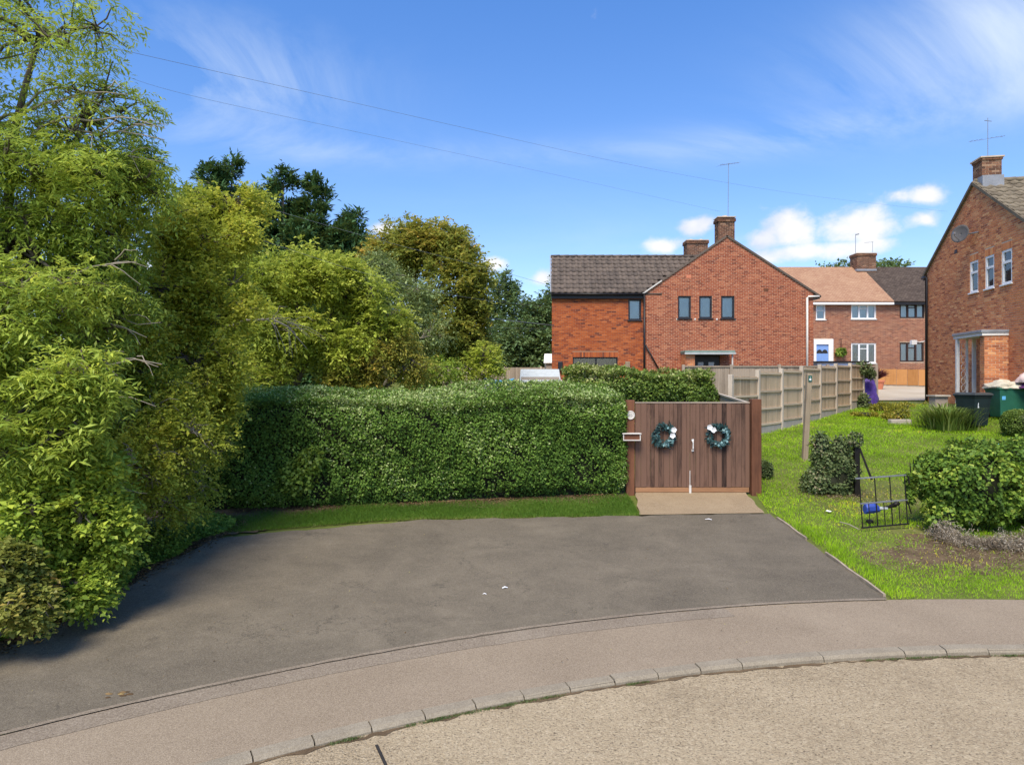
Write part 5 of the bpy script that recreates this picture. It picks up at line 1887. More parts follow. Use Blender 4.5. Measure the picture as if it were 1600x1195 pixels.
ash = tree('ash_tree', 'tall feathery ash tree with drooping leaves at the left edge', (-7.6, 9.6),
     [lob(60, 60, 9.2, 1.3, 1.1, dn=0.33), lob(-60, 180, 9.0, 1.3, 1.3, dn=0.6), lob(135, 190, 9.4, 0.95, 0.75, dn=0.5), lob(215, 262, 9.8, 0.5, 0.38, dn=0.6), lob(70, 300, 9.2, 1.25, 0.85), lob(190, 290, 9.6, 0.75, 0.5), lob(-80, -120, 9.4, 1.7, 1.4, dn=0.35),
      lob(60, 410, 8.9, 1.25, 0.75), lob(190, 400, 9.8, 0.75, 0.8), lob(40, 520, 8.4, 1.15, 0.7), lob(180, 510, 9.2, 0.75, 0.65), lob(-60, 450, 8.4, 1.2, 1.3)],
     L['ash'], M['bark'], trunk_h=4.2, trunk_r=0.17, nsub=11, dens=280, m=6, k=11, tl=0.28, droop=0.6, ll=0.080, lw=0.022, gap=-0.35, lean=(0.5, -0.3), subr=0.40, spread=0.8, tint=(0.05, 0.95), side=1.0)
mb = MB()
for k in range(20):
    a_ = np.array([-7.2 + rng.normal() * 0.2, 9.3 + rng.normal() * 0.2, rng.uniform(-0.6, 3.4)])
    e_ = at(rng.uniform(90, 265), 597 - (a_[2] + rng.uniform(-0.3, 0.9)) * 115, rng.uniform(8.3, 9.3))
    mb.tube(curve3(a_, e_, rng.uniform(0.05, 0.4), 9, 0.03), np.linspace(0.026, 0.005, 9), 5)
    for j in range(3):
        s_ = a_ + (e_ - a_) * rng.uniform(0.5, 0.9) + np.array([0, 0, 0.15])
        mb.tube(curve3(s_, s_ + np.array([rng.uniform(0.1, 0.5), rng.normal() * 0.15, rng.uniform(-0.4, 0.15)]), 0.06, 5, 0.015), np.linspace(0.010, 0.003, 5), 4, cap=False)
mb.build('outer_branches', M['bark_pale'], ash, smooth=True, kind='stuff')
tree('ash_sapling', 'bright green feathery sapling leaning over the tarmac at far left', (-6.9, 7.6),
     [lob(30, 660, 7.6, 0.62, 0.5), lob(110, 600, 7.8, 0.55, 0.42), lob(110, 670, 7.8, 0.34, 0.25), lob(-20, 560, 7.6, 0.6, 0.6)],
     L['ash'], M['bark'], trunk_h=2.0, trunk_r=0.05, nsub=6, dens=480, m=6, k=11, tl=0.24, droop=0.5, ll=0.085, lw=0.022, subr=0.5, gap=-0.5, tint=(0.3, 1.0), stems=2, side=1.0)
tree('hawthorn_tree', 'olive green hawthorn with fine leaves beside the left end of hedge', (-6.4, 11.6),
     [lob(310, 380, 11.8, 1.0, 0.75), lob(340, 480, 11.8, 0.9, 0.7), lob(250, 450, 11.2, 0.9, 0.9), lob(300, 570, 11.2, 0.85, 0.6), lob(235, 560, 10.6, 0.8, 0.7), lob(350, 330, 12.4, 0.7, 0.45), lob(330, 640, 11.4, 0.6, 0.45)],
     L['haw'], M['bark'], trunk_h=2.6, trunk_r=0.12, nsub=10, dens=540, m=6, k=7, tl=0.26, droop=0.2, ll=0.062, lw=0.04, subr=0.42, gap=-0.3, twigs=9)
tree('hawthorn_bush', 'twiggy olive bush with orange berries below the hawthorn, over leaf litter', (-5.9, 10.4),
     [lob(250, 680, 10.2, 0.85, 0.65), lob(185, 660, 9.4, 0.8, 0.7), lob(285, 745, 10.7, 0.5, 0.5), lob(228, 775, 9.9, 0.6, 0.5), lob(270, 620, 10.6, 0.8, 0.55), lob(325, 690, 11.3, 0.38, 0.42), lob(200, 730, 9.3, 0.6, 0.6), lob(262, 790, 10.4, 0.42, 0.36)],
     L['haw'], M['bark_pale'], trunk_h=0.8, trunk_r=0.04, nsub=8, dens=620, m=6, k=7, tl=0.24, droop=0.2, ll=0.05, lw=0.03, subr=0.45, gap=-0.35, stems=4, twigs=12, cat='bush', tint=(0, 0.9))
tree('maple_bush', 'yellow-green broad-leaved bush bulging over the left edge of tarmac', (-5.85, 8.3),
     [lob(115, 735, 8.1, 0.5, 0.38), lob(130, 830, 7.9, 0.5, 0.44), lob(60, 800, 7.7, 0.5, 0.55), lob(150, 780, 8.2, 0.36, 0.5), lob(110, 915, 7.7, 0.42, 0.34), lob(172, 860, 8.3, 0.22, 0.4)],
     L['bush'], M['bark'], trunk_h=0.7, trunk_r=0.035, nsub=9, dens=1700, m=5, k=6, tl=0.16, droop=0.3, ll=0.054, lw=0.04, subr=0.40, gap=-0.45, stems=4, cat='bush', tint_h=0.35)
tree('yellowing_bush', 'low yellowing bush at the lower left corner of the tarmac', (-5.75, 7.0),
     [lob(20, 900, 7.0, 0.36, 0.3), lob(40, 950, 6.95, 0.28, 0.2), lob(-20, 930, 6.9, 0.4, 0.35)],
     L['yellow'], M['bark'], trunk_h=0.4, trunk_r=0.025, nsub=7, dens=1900, m=5, k=6, tl=0.14, droop=0.4, ll=0.052, lw=0.037, subr=0.45, gap=-0.5, stems=3, cat='bush')
tree('robinia_tree', 'bright yellow-green spreading tree behind the left part of hedge', (-5.6, 17.2),
     [lob(470, 430, 17, 1.2, 0.6), lob(400, 450, 16.6, 0.95, 0.8), lob(540, 450, 17.4, 1.1, 0.75), lob(430, 520, 16.4, 1.0, 0.65), lob(520, 540, 16.8, 1.0, 0.65), lob(400, 580, 16, 0.8, 0.5), lob(580, 500, 17.6, 0.8, 0.7)],
     L['lime'], M['bark'], trunk_h=1.9, trunk_r=0.15, nsub=10, dens=390, m=6, k=8, tl=0.34, droop=0.35, ll=0.095, lw=0.048, subr=0.42, gap=-0.3, twigs=9)
tree('brown_tinged_tree', 'smaller tree with brownish green drooping leaves, right of yellow-green tree', (-3.6, 17.6),
     [lob(600, 540, 17.6, 0.95, 0.65), lob(570, 580, 17.2, 0.8, 0.4), lob(640, 570, 17.6, 0.5, 0.4), lob(540, 590, 17.0, 0.7, 0.35)],
     L['autumn'], M['bark'], trunk_h=1.6, trunk_r=0.09, nsub=9, dens=420, m=6, k=7, tl=0.3, droop=0.5, ll=0.075, lw=0.036, subr=0.42, gap=-0.3, tint=(0.25, 0.95))
tree('grey_green_tree', 'grey-green fine-leaved tree between the yellow-green and turning trees', (-3.9, 21.0),
     [lob(620, 470, 21, 1.25, 1.1), lob(650, 520, 20.6, 0.9, 0.9), lob(580, 430, 21.4, 0.9, 0.7)],
     L['grey'], M['bark_pale'], trunk_h=2.6, trunk_r=0.12, nsub=11, dens=280, m=6, k=7, tl=0.36, droop=0.2, ll=0.095, lw=0.04, subr=0.4, gap=-0.15)
tree('turning_tree', 'large bushy tree turning brown and gold behind the hedge', (-3.2, 25.0),
     [lob(680, 400, 25, 1.6, 1.3), lob(640, 390, 25.5, 1.3, 0.9), lob(720, 450, 24.6, 1.2, 1.3), lob(690, 510, 24.4, 1.6, 1.3), lob(740, 520, 24.4, 0.7, 1.2), lob(610, 420, 26, 1.3, 0.9)],
     L['autumn'], M['bark'], trunk_h=3.2, trunk_r=0.2, nsub=12, dens=230, m=6, k=7, tl=0.42, droop=0.25, ll=0.13, lw=0.075, subr=0.40, gap=-0.3, tint_h=0.25, tint=(0, 0.85))
tree('golden_shrub', 'bright yellow-green young tree beside the blue tarp', (-1.0, 22.6),
     [lob(755, 560, 22.6, 0.5, 0.45), lob(735, 585, 22.4, 0.5, 0.35), lob(770, 580, 22.6, 0.28, 0.25)],
     L['lime'], M['bark'], trunk_h=1.0, trunk_r=0.04, nsub=6, dens=400, m=5, k=6, tl=0.26, droop=0.3, ll=0.1, lw=0.05, subr=0.45, gap=-0.5, stems=2)
tree('garden_shrub', 'mid green rounded shrub just behind the middle of hedge', (-2.6, 20.0),
     [lob(690, 582, 20, 0.7, 0.5), lob(655, 590, 19.6, 0.5, 0.35)],
     L['bush'], M['bark'], trunk_h=0.9, trunk_r=0.04, nsub=8, dens=420, m=5, k=6, tl=0.24, droop=0.4, ll=0.085, lw=0.04, subr=0.45, gap=-0.5, stems=3, cat='shrub', tint=(0, 0.6))
tree('distant_tree', 'open airy grey-green tree with sky gaps left of the extension', (-1.6, 44),
     [lob(775, 460, 44, 1.7, 1.5), lob(800, 490, 44, 1.6, 1.7), lob(770, 520, 43, 1.5, 1.6), lob(790, 550, 42, 1.8, 1.3)],
     L['far'], M['bark_pale'], trunk_h=4.0, trunk_r=0.2, nsub=12, dens=70, m=6, k=6, tl=0.6, droop=0.2, ll=0.2, lw=0.12, subr=0.34, gap=0.05)
tree('distant_tree', 'dense dark tree close against the left side of extension', (1.5, 42),
     [lob(840, 490, 42, 1.4, 1.3), lob(820, 540, 41, 1.9, 1.5), lob(855, 545, 40.5, 1.2, 1.3), lob(870, 480, 43, 1.2, 1.4)],
     L['far'], M['bark'], trunk_h=3.0, trunk_r=0.2, nsub=12, dens=100, m=6, k=6, tl=0.6, droop=0.2, ll=0.2, lw=0.12, subr=0.4, gap=-0.3, tint=(0, 0.75))
tree('distant_tree', 'row of leafy growth above the garden fence behind the sheds', (-4.0, 41),
     [lob(720, 560, 41, 2.0, 1.2), lob(780, 575, 40, 1.8, 0.8), lob(840, 572, 40, 1.5, 0.8)],
     L['far'], M['bark'], trunk_h=1.5, trunk_r=0.12, nsub=10, dens=100, m=6, k=6, tl=0.5, droop=0.2, ll=0.18, lw=0.11, subr=0.42, gap=-0.4)
tree('distant_tree', 'tree crown showing above the far terrace roof beside its chimney', (29.0, 62),
     [lob(1318, 424, 62, 2.2, 0.8), lob(1385, 424, 62, 1.8, 0.9), lob(1350, 432, 62, 3.5, 1.2)],
     L['far'], M['bark'], trunk_h=8, trunk_r=0.3, nsub=8, dens=10, m=6, k=6, tl=0.8, droop=0.2, ll=0.3, lw=0.18, subr=0.4, gap=-0.4)


def conifer(label, px, py_top, d, half_w, z_bot, n=70, seed=0, lean=0.0):
    """cypress-like conifer: plumes of scale foliage round a straight leader"""
    tip = at(px, py_top, d)
    bx_, by_ = tip[0], tip[1]
    base_pt = np.array([bx_, by_, float(gz(bx_, by_))])
    root = thing('conifer', label, 'conifer', base_pt, 'dark conifers behind the garden')
    b = MB()
    b.tube([base_pt, (bx_, by_, tip[2] - 0.4)], [0.22, 0.03], 8)
    b.build('trunk', M['bark'], root, smooth=True)
    A, O, br = [], [], MB()
    H = tip[2] - z_bot
    spires = [(0.0, 0.0, 1.0)] + [(rng.uniform(-1, 1) * half_w * 0.55, rng.uniform(-1, 1) * half_w * 0.5, rng.uniform(0.7, 0.95)) for _ in range(4)]
    for i in range(n):
        t = (i // 5 + rng.uniform(0, 1)) / (n / 5)
        sx_, sy_, hk = spires[i % 5]
        z = z_bot + H * hk * (1 - (1 - t) ** 1.2)
        w = half_w * (0.95 if i % 5 == 0 else 0.75) * (1 - t) ** 0.85 * rng.uniform(0.45, 1.45) * (0.55 + 0.45 * min(1, (1 - t) * 4)) + 0.06
        a = rng.uniform(0, 6.283)
        s_ = np.array([bx_ + sx_, by_ + sy_, z - 0.25 * w])
        e_ = s_ + np.array([math.cos(a) * w, math.sin(a) * w, w * rng.uniform(0.35, 0.95)])
        br.tube(curve3(s_, e_, -0.08 * w, 5), np.linspace(0.03, 0.008, 5), 4, cap=False)
        k = int(7 + 9 * w)
        tt = rng.uniform(0.25, 1.0, k) ** 0.8
        p = s_ + (e_ - s_) * tt[:, None] + rng.normal(size=(k, 3)) * (0.05 + 0.15 * w * (1.1 - tt))[:, None] * [1, 1, 0.6]
        A.append(p)
        O.append(np.tile(unit(e_ - s_ + np.array([0, 0, 0.25 * w])), (k, 1)))
    A, O = np.concatenate(A), np.concatenate(O)
    top_ = A[:, 2] > tip[2] - 0.35 * H
    V1, T1 = sprays(A[~top_], O[~top_], 3, 5, 0.5, 0.10, 0.27, 0.105, spread=0.5, side=0.5)
    V2, T2_ = sprays(A[top_], O[top_], 4, 5, 0.34, 0.06, 0.21, 0.07, spread=0.38, side=0.4)
    V, T = np.concatenate([V1, V2]), np.concatenate([T1, T2_])
    br.build('branches', M['bark'], root, kind='stuff')
    link('crown', np_mesh('crown', V - base_pt, 4, T), L['conifer'], root)


tree('bank_thicket', 'dense dark green thicket at far left behind the maple-leaved bush', (-8.6, 9.4),
     [lob(-40, 640, 9.4, 1.0, 0.9), lob(50, 700, 9.4, 0.9, 0.9), lob(-60, 820, 9.0, 1.0, 0.8), lob(20, 830, 8.9, 0.8, 0.6), lob(120, 640, 10.0, 0.9, 0.7)],
     L['bush'], M['bark'], trunk_h=1.0, trunk_r=0.05, nsub=9, dens=260, m=5, k=6, tl=0.2, droop=0.3, ll=0.075, lw=0.05, subr=0.42, gap=-0.4, stems=4, cat='bush', tint=(0, 0.7))
# far wood that closes the gaps between the garden trees
N_ = 900
A_ = np.column_stack([rng.uniform(-55, -3, N_), rng.uniform(44, 52, N_), np.zeros(N_)])
A_[:, 2] = rng.uniform(-1.0, 1, N_) * 0 + rng.uniform(0, 1, N_) ** 0.8 * (3.6 + 0.9 * snoise(A_[:, :1], 0.35, 4)) - 0.8
V, T = sprays(A_, unit(rng.normal(size=(N_, 3)) + [0, -0.6, 0.6]), 5, 5, 1.1, 0.2, 0.5, 0.34)
o = link('distant_wood', np_mesh('distant_wood', V, 4, T * 0.8), L['far'])
tag(o, 'dark belt of far-off woodland seen between the garden trees', 'woodland', kind='stuff')

conifer('dark conifer with a flat forked top, leftmost of the dark conifers', 362, 252, 28.5, 2.3, 0.0, 230)
conifer('short dark conifer tucked low beside the olive hawthorn crown', 325, 295, 29.5, 1.9, 0.0, 150)
conifer('dark conifer with a pointed top, second tall one of the row', 442, 272, 28, 2.2, 0.0, 230)
conifer('dark conifer with dense top, middle right of the conifer row', 492, 284, 28.3, 2.3, 0.0, 230)
conifer('dark conifer filling the middle of the row, between the pointed ones', 402, 296, 29.2, 2.0, 0.0, 110)
conifer('low spreading dark conifer, rightmost of the row by the turning tree', 552, 338, 28.6, 2.3, 0.0, 200)

# bare twisting branches reaching out of the foliage
br = thing('bare_branch', 'bare brown branch arching out of the trees above the hedge', 'branch', (-6.0, 14.5, 0.5))
mb = MB()
p0 = [at(345, 515, 14.5), at(385, 500, 14.3), at(425, 498, 14.2), at(450, 510, 14.1), at(480, 545, 14.0)]
mb.tube(p0, [0.035, 0.03, 0.026, 0.018, 0.006], 6)
for k in range(16):
    s_ = p0[2 + (k % 2)] + rng.normal(size=3) * 0.04
    e_ = s_ + np.array([rng.uniform(0.1, 0.8), rng.normal() * 0.2, rng.uniform(-0.65, 0.25)])
    mb.tube(curve3(s_, e_, 0.1, 5, 0.02), [0.010, 0.008, 0.006, 0.005, 0.003], 4, cap=False)
mb.build('limb', M['bark_pale'], br, smooth=True)
br = thing('bare_branch', 'pale dead branch poking out of the bushes above the tarmac edge', 'branch', (-5.6, 8.6, -1.0))
mb = MB()
p0 = [at(90, 715, 8.8), at(130, 735, 8.5), at(160, 752, 8.3), at(178, 772, 8.25), at(192, 790, 8.2)]
mb.tube(p0, [0.016, 0.014, 0.011, 0.008, 0.004], 6)
for k in range(9):
    s_ = p0[1 + (k % 3)]
    e_ = s_ + np.array([rng.uniform(-0.1, 0.4), rng.normal() * 0.12, rng.uniform(-0.3, 0.3)])
    mb.tube(curve3(s_, e_, 0.04, 5, 0.012), [0.007, 0.006, 0.005, 0.004, 0.002], 4, cap=False)
mb.build('limb', M['bark_pale'], br, smooth=True)

# ivy and weeds trailing along the foot of the bank
N_ = 20000
ty = rng.uniform(6.3, 12.2, N_)
off = np.abs(rng.normal(size=N_)) * 0.42
tx = left_edge(ty) - 0.12 + 0.09 * np.sin(ty * 5) - off
h = 0.03 + 0.28 * np.clip(off / 0.5, 0, 1) * rng.uniform(0.2, 1, N_) * (0.8 + 0.5 * np.sin(ty * 3.1))
p = np.column_stack([tx, ty, gz(tx, ty) + h])
V = leaf_verts(p, unit(rng.normal(size=(N_, 3)) * [1, 1, 0.4]), unit(np.array([0.25, -0.2, 1.0]) + rng.normal(size=(N_, 3)) * 0.4), rng.uniform(0.03, 0.065, N_), rng.uniform(0.025, 0.055, N_))
o = link('ivy_ground_cover', np_mesh('ivy_ground_cover', V, 4, np.clip(0.5 + 0.2 * snoise(p, 2, 3) + rng.normal(size=N_) * 0.2, 0, 1)), L['ivy'])
tag(o, 'ivy and low weeds trailing along the foot of the left bank', 'ground cover', kind='stuff')
N_ = 5200
ty = rng.uniform(6.0, 12.2, N_)
tx = left_edge(ty) - 0.10 + rng.normal(size=N_) * 0.13
# litter also gathers along the foot of the hedge
k = 1500
tx[:k] = rng.uniform(-5.2, 2.1, k)
ty[:k] = np.interp(tx[:k], [-6.3, 2.3], [12.55, 13.85]) - np.abs(rng.normal(size=k)) * 0.13 + 0.12
p = np.column_stack([tx, ty, gz(tx, ty) + 0.014 + rng.uniform(0, 0.012, N_)])
V = leaf_verts(p, unit(rng.normal(size=(N_, 3)) * [1, 1, 0.15]), unit(np.array([0, 0, 1.0]) + rng.normal(size=(N_, 3)) * 0.35), rng.uniform(0.02, 0.05, N_), rng.uniform(0.014, 0.035, N_))
o = link('leaf_litter', np_mesh('leaf_litter', V, 4, rng.uniform(0, 0.93, N_)), L['litter'])
tag(o, 'brown fallen leaves along the tarmac edge and hedge foot', 'leaf litter', kind='stuff')
mb = MB()
sheet('bank_soil', lambda x, y: x < float(left_edge(y)) + 0.05 * math.sin(y * 7) + 0.05, -9, -4.5, 5.2, 12.4, 0.1, 0.002, M['soil'])


# ------------------------------------------------------------------ grass
def in_lawn(x, y):
    r_ = np.hypot(x - CX, y - CY)
    left = np.interp(y, [8, 12.6, 12.61, 14.0, 20.3, 29.0], [4.83, 4.83, 4.74, 5.0, 7.35, 14.9])
    right = np.interp(y, [8, 14, 20, 24, 27, 29], [10.5, 13.0, 15.6, 16.0, 16.4, 16.2])
    return (x > left) & (x < right) & (r_ > RP + 0.04) & (y < 28.3)


def soilness(x, y):
    a = np.exp(-(((x - 7.3) / 1.7) ** 2 + ((y - 10.35) / 0.75) ** 2) * 1.1)
    b_ = 0.75 * np.exp(-(((x - 7.6) / 1.3) ** 2 + ((y - 13.9) / 1.4) ** 2))
    c_ = 0.9 * np.exp(-(((x - 7.0) / 0.7) ** 2 + ((y - 11.6) / 0.35) ** 2))
    return np.maximum(np.maximum(a, b_), c_)


def blades(x, y, h, w, tint, lean=0.45):
    n = len(x)
    z = gz(x, y) + 0.0
    a = rng.uniform(0, 6.283, n)
    dx, dy = np.cos(a) * w / 2, np.sin(a) * w / 2
    lx, ly = rng.normal(size=n) * lean * h, rng.normal(size=n) * lean * h
    V = np.stack([np.stack([x - dx, y - dy, z], 1), np.stack([x + dx, y + dy, z], 1), np.stack([x + lx, y + ly, z + h], 1)], 1)
    return V.reshape(-1, 3), tint


n0 = 950000
x = rng.uniform(4.7, 16.5, n0)
y = rng.uniform(8.3, 28.5, n0)
pr = np.clip((10.0 / y) ** 1.6, 0, 1) * 0.62
ok = in_lawn(x, y) & (rng.uniform(0, 1, n0) < pr)
x, y = x[ok], y[ok]
q = np.stack([x, y], 1)
s_ = soilness(x, y) + 0.30 * snoise(q, 1.1, 4) + 0.2 * snoise(q, 3.2, 5) + 0.05
ok = rng.uniform(0, 1, len(x)) > np.clip(s_ * 1.25, 0, 0.93)
x, y, s_, q = x[ok], y[ok], s_[ok], q[ok]
hh = (0.035 + 0.012 * snoise(q, 1.6, 8) + 0.05 * np.exp(-((x - 4.95) / 0.22) ** 2) * (y < 12.6)) * (y / 10) ** 0.55 * rng.uniform(0.5, 1.3, len(x))
hh = np.clip(hh, 0.012, 0.2)
tt = np.clip(0.40 + 0.18 * snoise(q, 0.9, 2) + 0.14 * snoise(q, 3.5, 3) + rng.normal(size=len(x)) * 0.11 + 0.5 * np.clip(s_, 0, 1), 0, 1)
V, T = blades(x, y, hh, 0.007 * (y / 10) ** 0.9 + 0.002, tt)
print('lawn blades', len(x))
o = link('lawn_grass', np_mesh('lawn_grass', V, 3, T), L['grass'])
tag(o, 'bright green grass of the sloping lawn on the right', 'grass', kind='stuff')

n0 = 85000
x = rng.uniform(-5.3, 2.35, n0)
t = rng.uniform(0, 1, n0)
yf = far_edge(x) + 0.0
yb = np.interp(x, [-6.3, 2.3], [12.55, 13.85]) + 0.05
y = yf + (yb - yf) * t
q = np.stack([x, y], 1)
ok = rng.uniform(0, 1, n0) > np.clip((t - 0.62) * 1.9 + 0.3 * snoise(q, 2, 6) + np.clip((-3.6 - x) * 0.5, 0, 0.75), 0, 0.97)
x, y, t, q = x[ok], y[ok], t[ok], q[ok]
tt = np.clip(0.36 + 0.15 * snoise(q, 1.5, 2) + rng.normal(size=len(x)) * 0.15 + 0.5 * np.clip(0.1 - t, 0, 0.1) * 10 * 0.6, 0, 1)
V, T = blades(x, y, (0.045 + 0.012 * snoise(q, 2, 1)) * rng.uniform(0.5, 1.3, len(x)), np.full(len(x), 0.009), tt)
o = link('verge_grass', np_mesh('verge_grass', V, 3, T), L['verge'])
tag(o, 'strip of short grass between tarmac and clipped hedge', 'grass', kind='stuff')
sheet('verge_soil', lambda x_, y_: float(far_edge(x_)) - 0.04 + 0.03 * math.sin(6 * x_) < y_ < float(np.interp(x_, [-6.3, 2.3], [12.55, 13.85])) + 0.5 and (y_ > float(np.interp(x_, [-6.3, 2.3], [12.1, 13.40])) + 0.05 * math.sin(5 * x_) or x_ < -3.9 + 0.3 * math.sin(9 * y_)), -5.6, 2.3, 10.8, 14.6, 0.1, 0.0, M['soil'])

# moss tufts along kerb foot and pavement back
xa, ya, ta = [], [], []
for a_ in rng.uniform(80, 118, 260):
    c_ = R(a_)
    if snoise(np.array([[a_ * 0.35, 1.0]]), 1.0, 3)[0] < 0.15: continue
    n = rng.integers(10, 45)
    rr3 = RK - 0.03 + rng.normal(size=n) * 0.012
    aa = c_ + rng.normal(size=n) * 0.002
    xa.append(CX + rr3 * np.cos(aa)); ya.append(CY + rr3 * np.sin(aa))
xa, ya = np.concatenate(xa), np.concatenate(ya)
V, T = blades(xa, ya, rng.uniform(0.006, 0.018, len(xa)), np.full(len(xa), 0.007), np.clip(rng.normal(size=len(xa)) * 0.2 + 0.45, 0, 1))
V[:, 2] += ROADZ - np.repeat(gz(xa, ya), 3) + 0.006
o = link('kerb_moss', np_mesh('kerb_moss', V, 3, T), L['ivy_dull'])
tag(o, 'moss and tiny weeds growing along the foot of the kerb', 'moss', kind='stuff')


# ------------------------------------------------------------------ garden things on the right
lobes = [(7.88, 11.75, -1.74, 0.78, 0.62, 0.66), (8.75, 12.0, -1.72, 0.75, 0.6, 0.66), (9.5, 12.2, -1.7, 0.8, 0.6, 0.68), (7.25, 11.45, -2.25, 0.22, 0.2, 0.25)]
ivy = leaf_blob('ivy_bush', 'big glossy ivy bush over an old wall at the right edge', lobes, 34000, 0.075, 0.06, L['ivy'], amp=0.10, hang=0.55, seed=4)
mb = MB()
rr5 = random.Random(9)
for row in range(8):
    for i in range(5):
        mb.box((8.95 + i * 0.235 + (0.11 if row % 2 else 0), 11.55, -2.52 + row * 0.075), (9.165 + i * 0.235 + (0.11 if row % 2 else 0), 11.66, -2.457 + row * 0.075), rr5.random())
mb.build('bricks', M['brick_gold'], ivy, kind='stuff')
mb = MB()
mb.box((8.93, 11.56, -2.6), (10.3, 11.9, -1.95))
mb.build('wall', M['mortar_grey'], ivy)

c_ = at(470, 742, 12.85)
leaf_blob('maple_seedling', 'yellow-green maple seedling growing out of the hedge foot at left', [(c_[0], 12.85, c_[2], 0.28, 0.1, 0.3), (c_[0] - 0.25, 12.8, c_[2] - 0.1, 0.2, 0.12, 0.2), (c_[0] + 0.2, 12.85, c_[2] + 0.3, 0.2, 0.1, 0.25)], 800, 0.075, 0.06, L['bush'], amp=0.08, hang=0.5, seed=71, core=False, ex=1.0, tint=(0, 0.35))
# dried silver plants at the foot of the ivy
N_ = 15000
cl = np.array([[7.25, 10.95, 0.30, 0.22], [7.55, 10.75, 0.35, 0.18], [7.9, 10.65, 0.35, 0.18], [8.3, 10.7, 0.35, 0.2], [8.7, 10.85, 0.35, 0.2], [9.2, 11.0, 0.4, 0.25], [9.6, 11.15, 0.4, 0.25], [7.1, 11.2, 0.2, 0.2]])
ci_ = rng.integers(0, len(cl), N_)
x = cl[ci_, 0] + rng.normal(size=N_) * cl[ci_, 2] * 0.55
y = cl[ci_, 1] + rng.normal(size=N_) * cl[ci_, 3] * 0.55
hz = np.abs(rng.normal(size=N_)) * 0.075 * (1 + 0.5 * snoise(np.stack([x, y], 1), 4, 2))
p = np.column_stack([x, y, gz(x, y) + np.clip(hz, 0.005, 0.25)])
V = leaf_verts(p, unit(rng.normal(size=(N_, 3)) + [0, 0, 0.3]), rdir(N_), rng.uniform(0.03, 0.08, N_), rng.uniform(0.006, 0.014, N_))
brown = snoise(np.stack([x, y], 1), 2.0, 12)
o = link('dried_plants', np_mesh('dried_plants', V, 4, np.clip(0.45 + 0.3 * brown + rng.normal(size=N_) * 0.22, 0, 1)), L['silver'])
tag(o, 'silvery dried plants spread round the foot of the ivy bush', 'dry plants', kind='stuff')

# straw thatch and clippings in worn parts of the lawn
N_ = 9000
x = np.concatenate([rng.normal(6.55, 0.45, 2600), rng.normal(7.4, 1.1, 3600), rng.normal(7.6, 0.9, 2800)])
y = np.concatenate([rng.normal(13.9, 0.28, 2600), rng.normal(10.5, 0.55, 3600), rng.normal(13.6, 0.9, 2800)])
ok = in_lawn(x, y)
x, y = x[ok], y[ok]
p = np.column_stack([x, y, gz(x, y) + rng.uniform(0.003, 0.03, len(x))])
V = leaf_verts(p, unit(rng.normal(size=(len(x), 3)) * [1, 1, 0.25]), unit(np.array([0, 0, 1.0]) + rng.normal(size=(len(x), 3)) * 0.5), rng.uniform(0.02, 0.07, len(x)), rng.uniform(0.005, 0.012, len(x)))
o = link('dry_clippings', np_mesh('dry_clippings', V, 4, rng.uniform(0, 1, len(x))), L['straw'])
tag(o, 'dry clippings and straw on the worn parts of lawn', 'clippings', kind='stuff')

# ivy heap on an old post
st = leaf_blob('ivy_stump', 'dull ivy smothering an old fence end left of the iron gate', [(6.42, 14.15, -1.38, 0.2, 0.18, 0.38), (6.78, 14.1, -1.45, 0.22, 0.18, 0.36), (6.6, 14.12, -1.65, 0.36, 0.24, 0.42), (6.45, 14.05, -2.05, 0.44, 0.32, 0.34), (6.75, 14.0, -1.95, 0.34, 0.28, 0.42)], 11000, 0.06, 0.045, L['ivy_dull'], amp=0.07, hang=0.7, seed=14, ex=1.0)
gp = thing('iron_post', 'black iron gatepost with raking stay beside the ivy stump', 'post', (7.0, 13.9, -2.3))
mb = MB()
mb.box((6.95, 13.82, -2.45), (7.05, 13.92, -1.22))
mb.build('upright', M['metal_black'], gp, bevel=0.008)
mb = MB()
mb.beam((7.02, 13.85, -1.25), (7.22, 13.7, -1.95), 0.035, 0.035)
mb.build('stay', M['metal_black'], gp)
leaf_blob('', '', [(6.98, 13.85, -1.15, 0.12, 0.1, 0.14)], 400, 0.055, 0.04, L['ivy_dull'], amp=0.02, seed=3, core=False, part='ivy_sprig', parent=gp)

# low wrought-iron gate standing open
ig = thing('iron_gate', 'low black wrought iron garden gate with upright bars standing open', 'gate', (6.35, 11.6, -2.55))
gA, gB = np.array([5.97, 11.62]), np.array([6.84, 11.80])


def ip(s, z):
    q = gA + (gB - gA) * s
    return np.array([q[0] - 0.06 * (z + 2.5) / 0.9, q[1], z + 0.03 * s])


ztop, zmid, zbot = -1.63, -2.06, -2.47
for nm, z, tpl in (('top_rail', ztop, M['metal_grey']), ('middle_rail', zmid, M['metal_grey']), ('bottom_rail', zbot, M['metal_black'])):
    mb = MB()
    mb.beam(ip(-0.02 if nm != 'top_rail' else -0.08, z), ip(1.03, z), 0.032, 0.02)
    mb.build(nm, tpl, ig)
for i in range(7):
    s = i / 6
    mb = MB()
    tall = i in (0, 2, 4, 6)
    mb.tube([ip(s, zbot), ip(s, ztop if tall else zmid)], 0.011 if tall else 0.009, 6)
    mb.build('bar', M['metal_black'], ig)
mb = MB()
mb.tube([ip(1.0, ztop), ip(1.08, ztop - 0.02), ip(1.1, ztop - 0.15)], 0.014, 6)
mb.tube([ip(1.0, zmid + 0.02), ip(1.06, zmid - 0.1), ip(1.1, zmid - 0.24)], 0.012, 6)
mb.build('latch', M['metal_black'], ig)
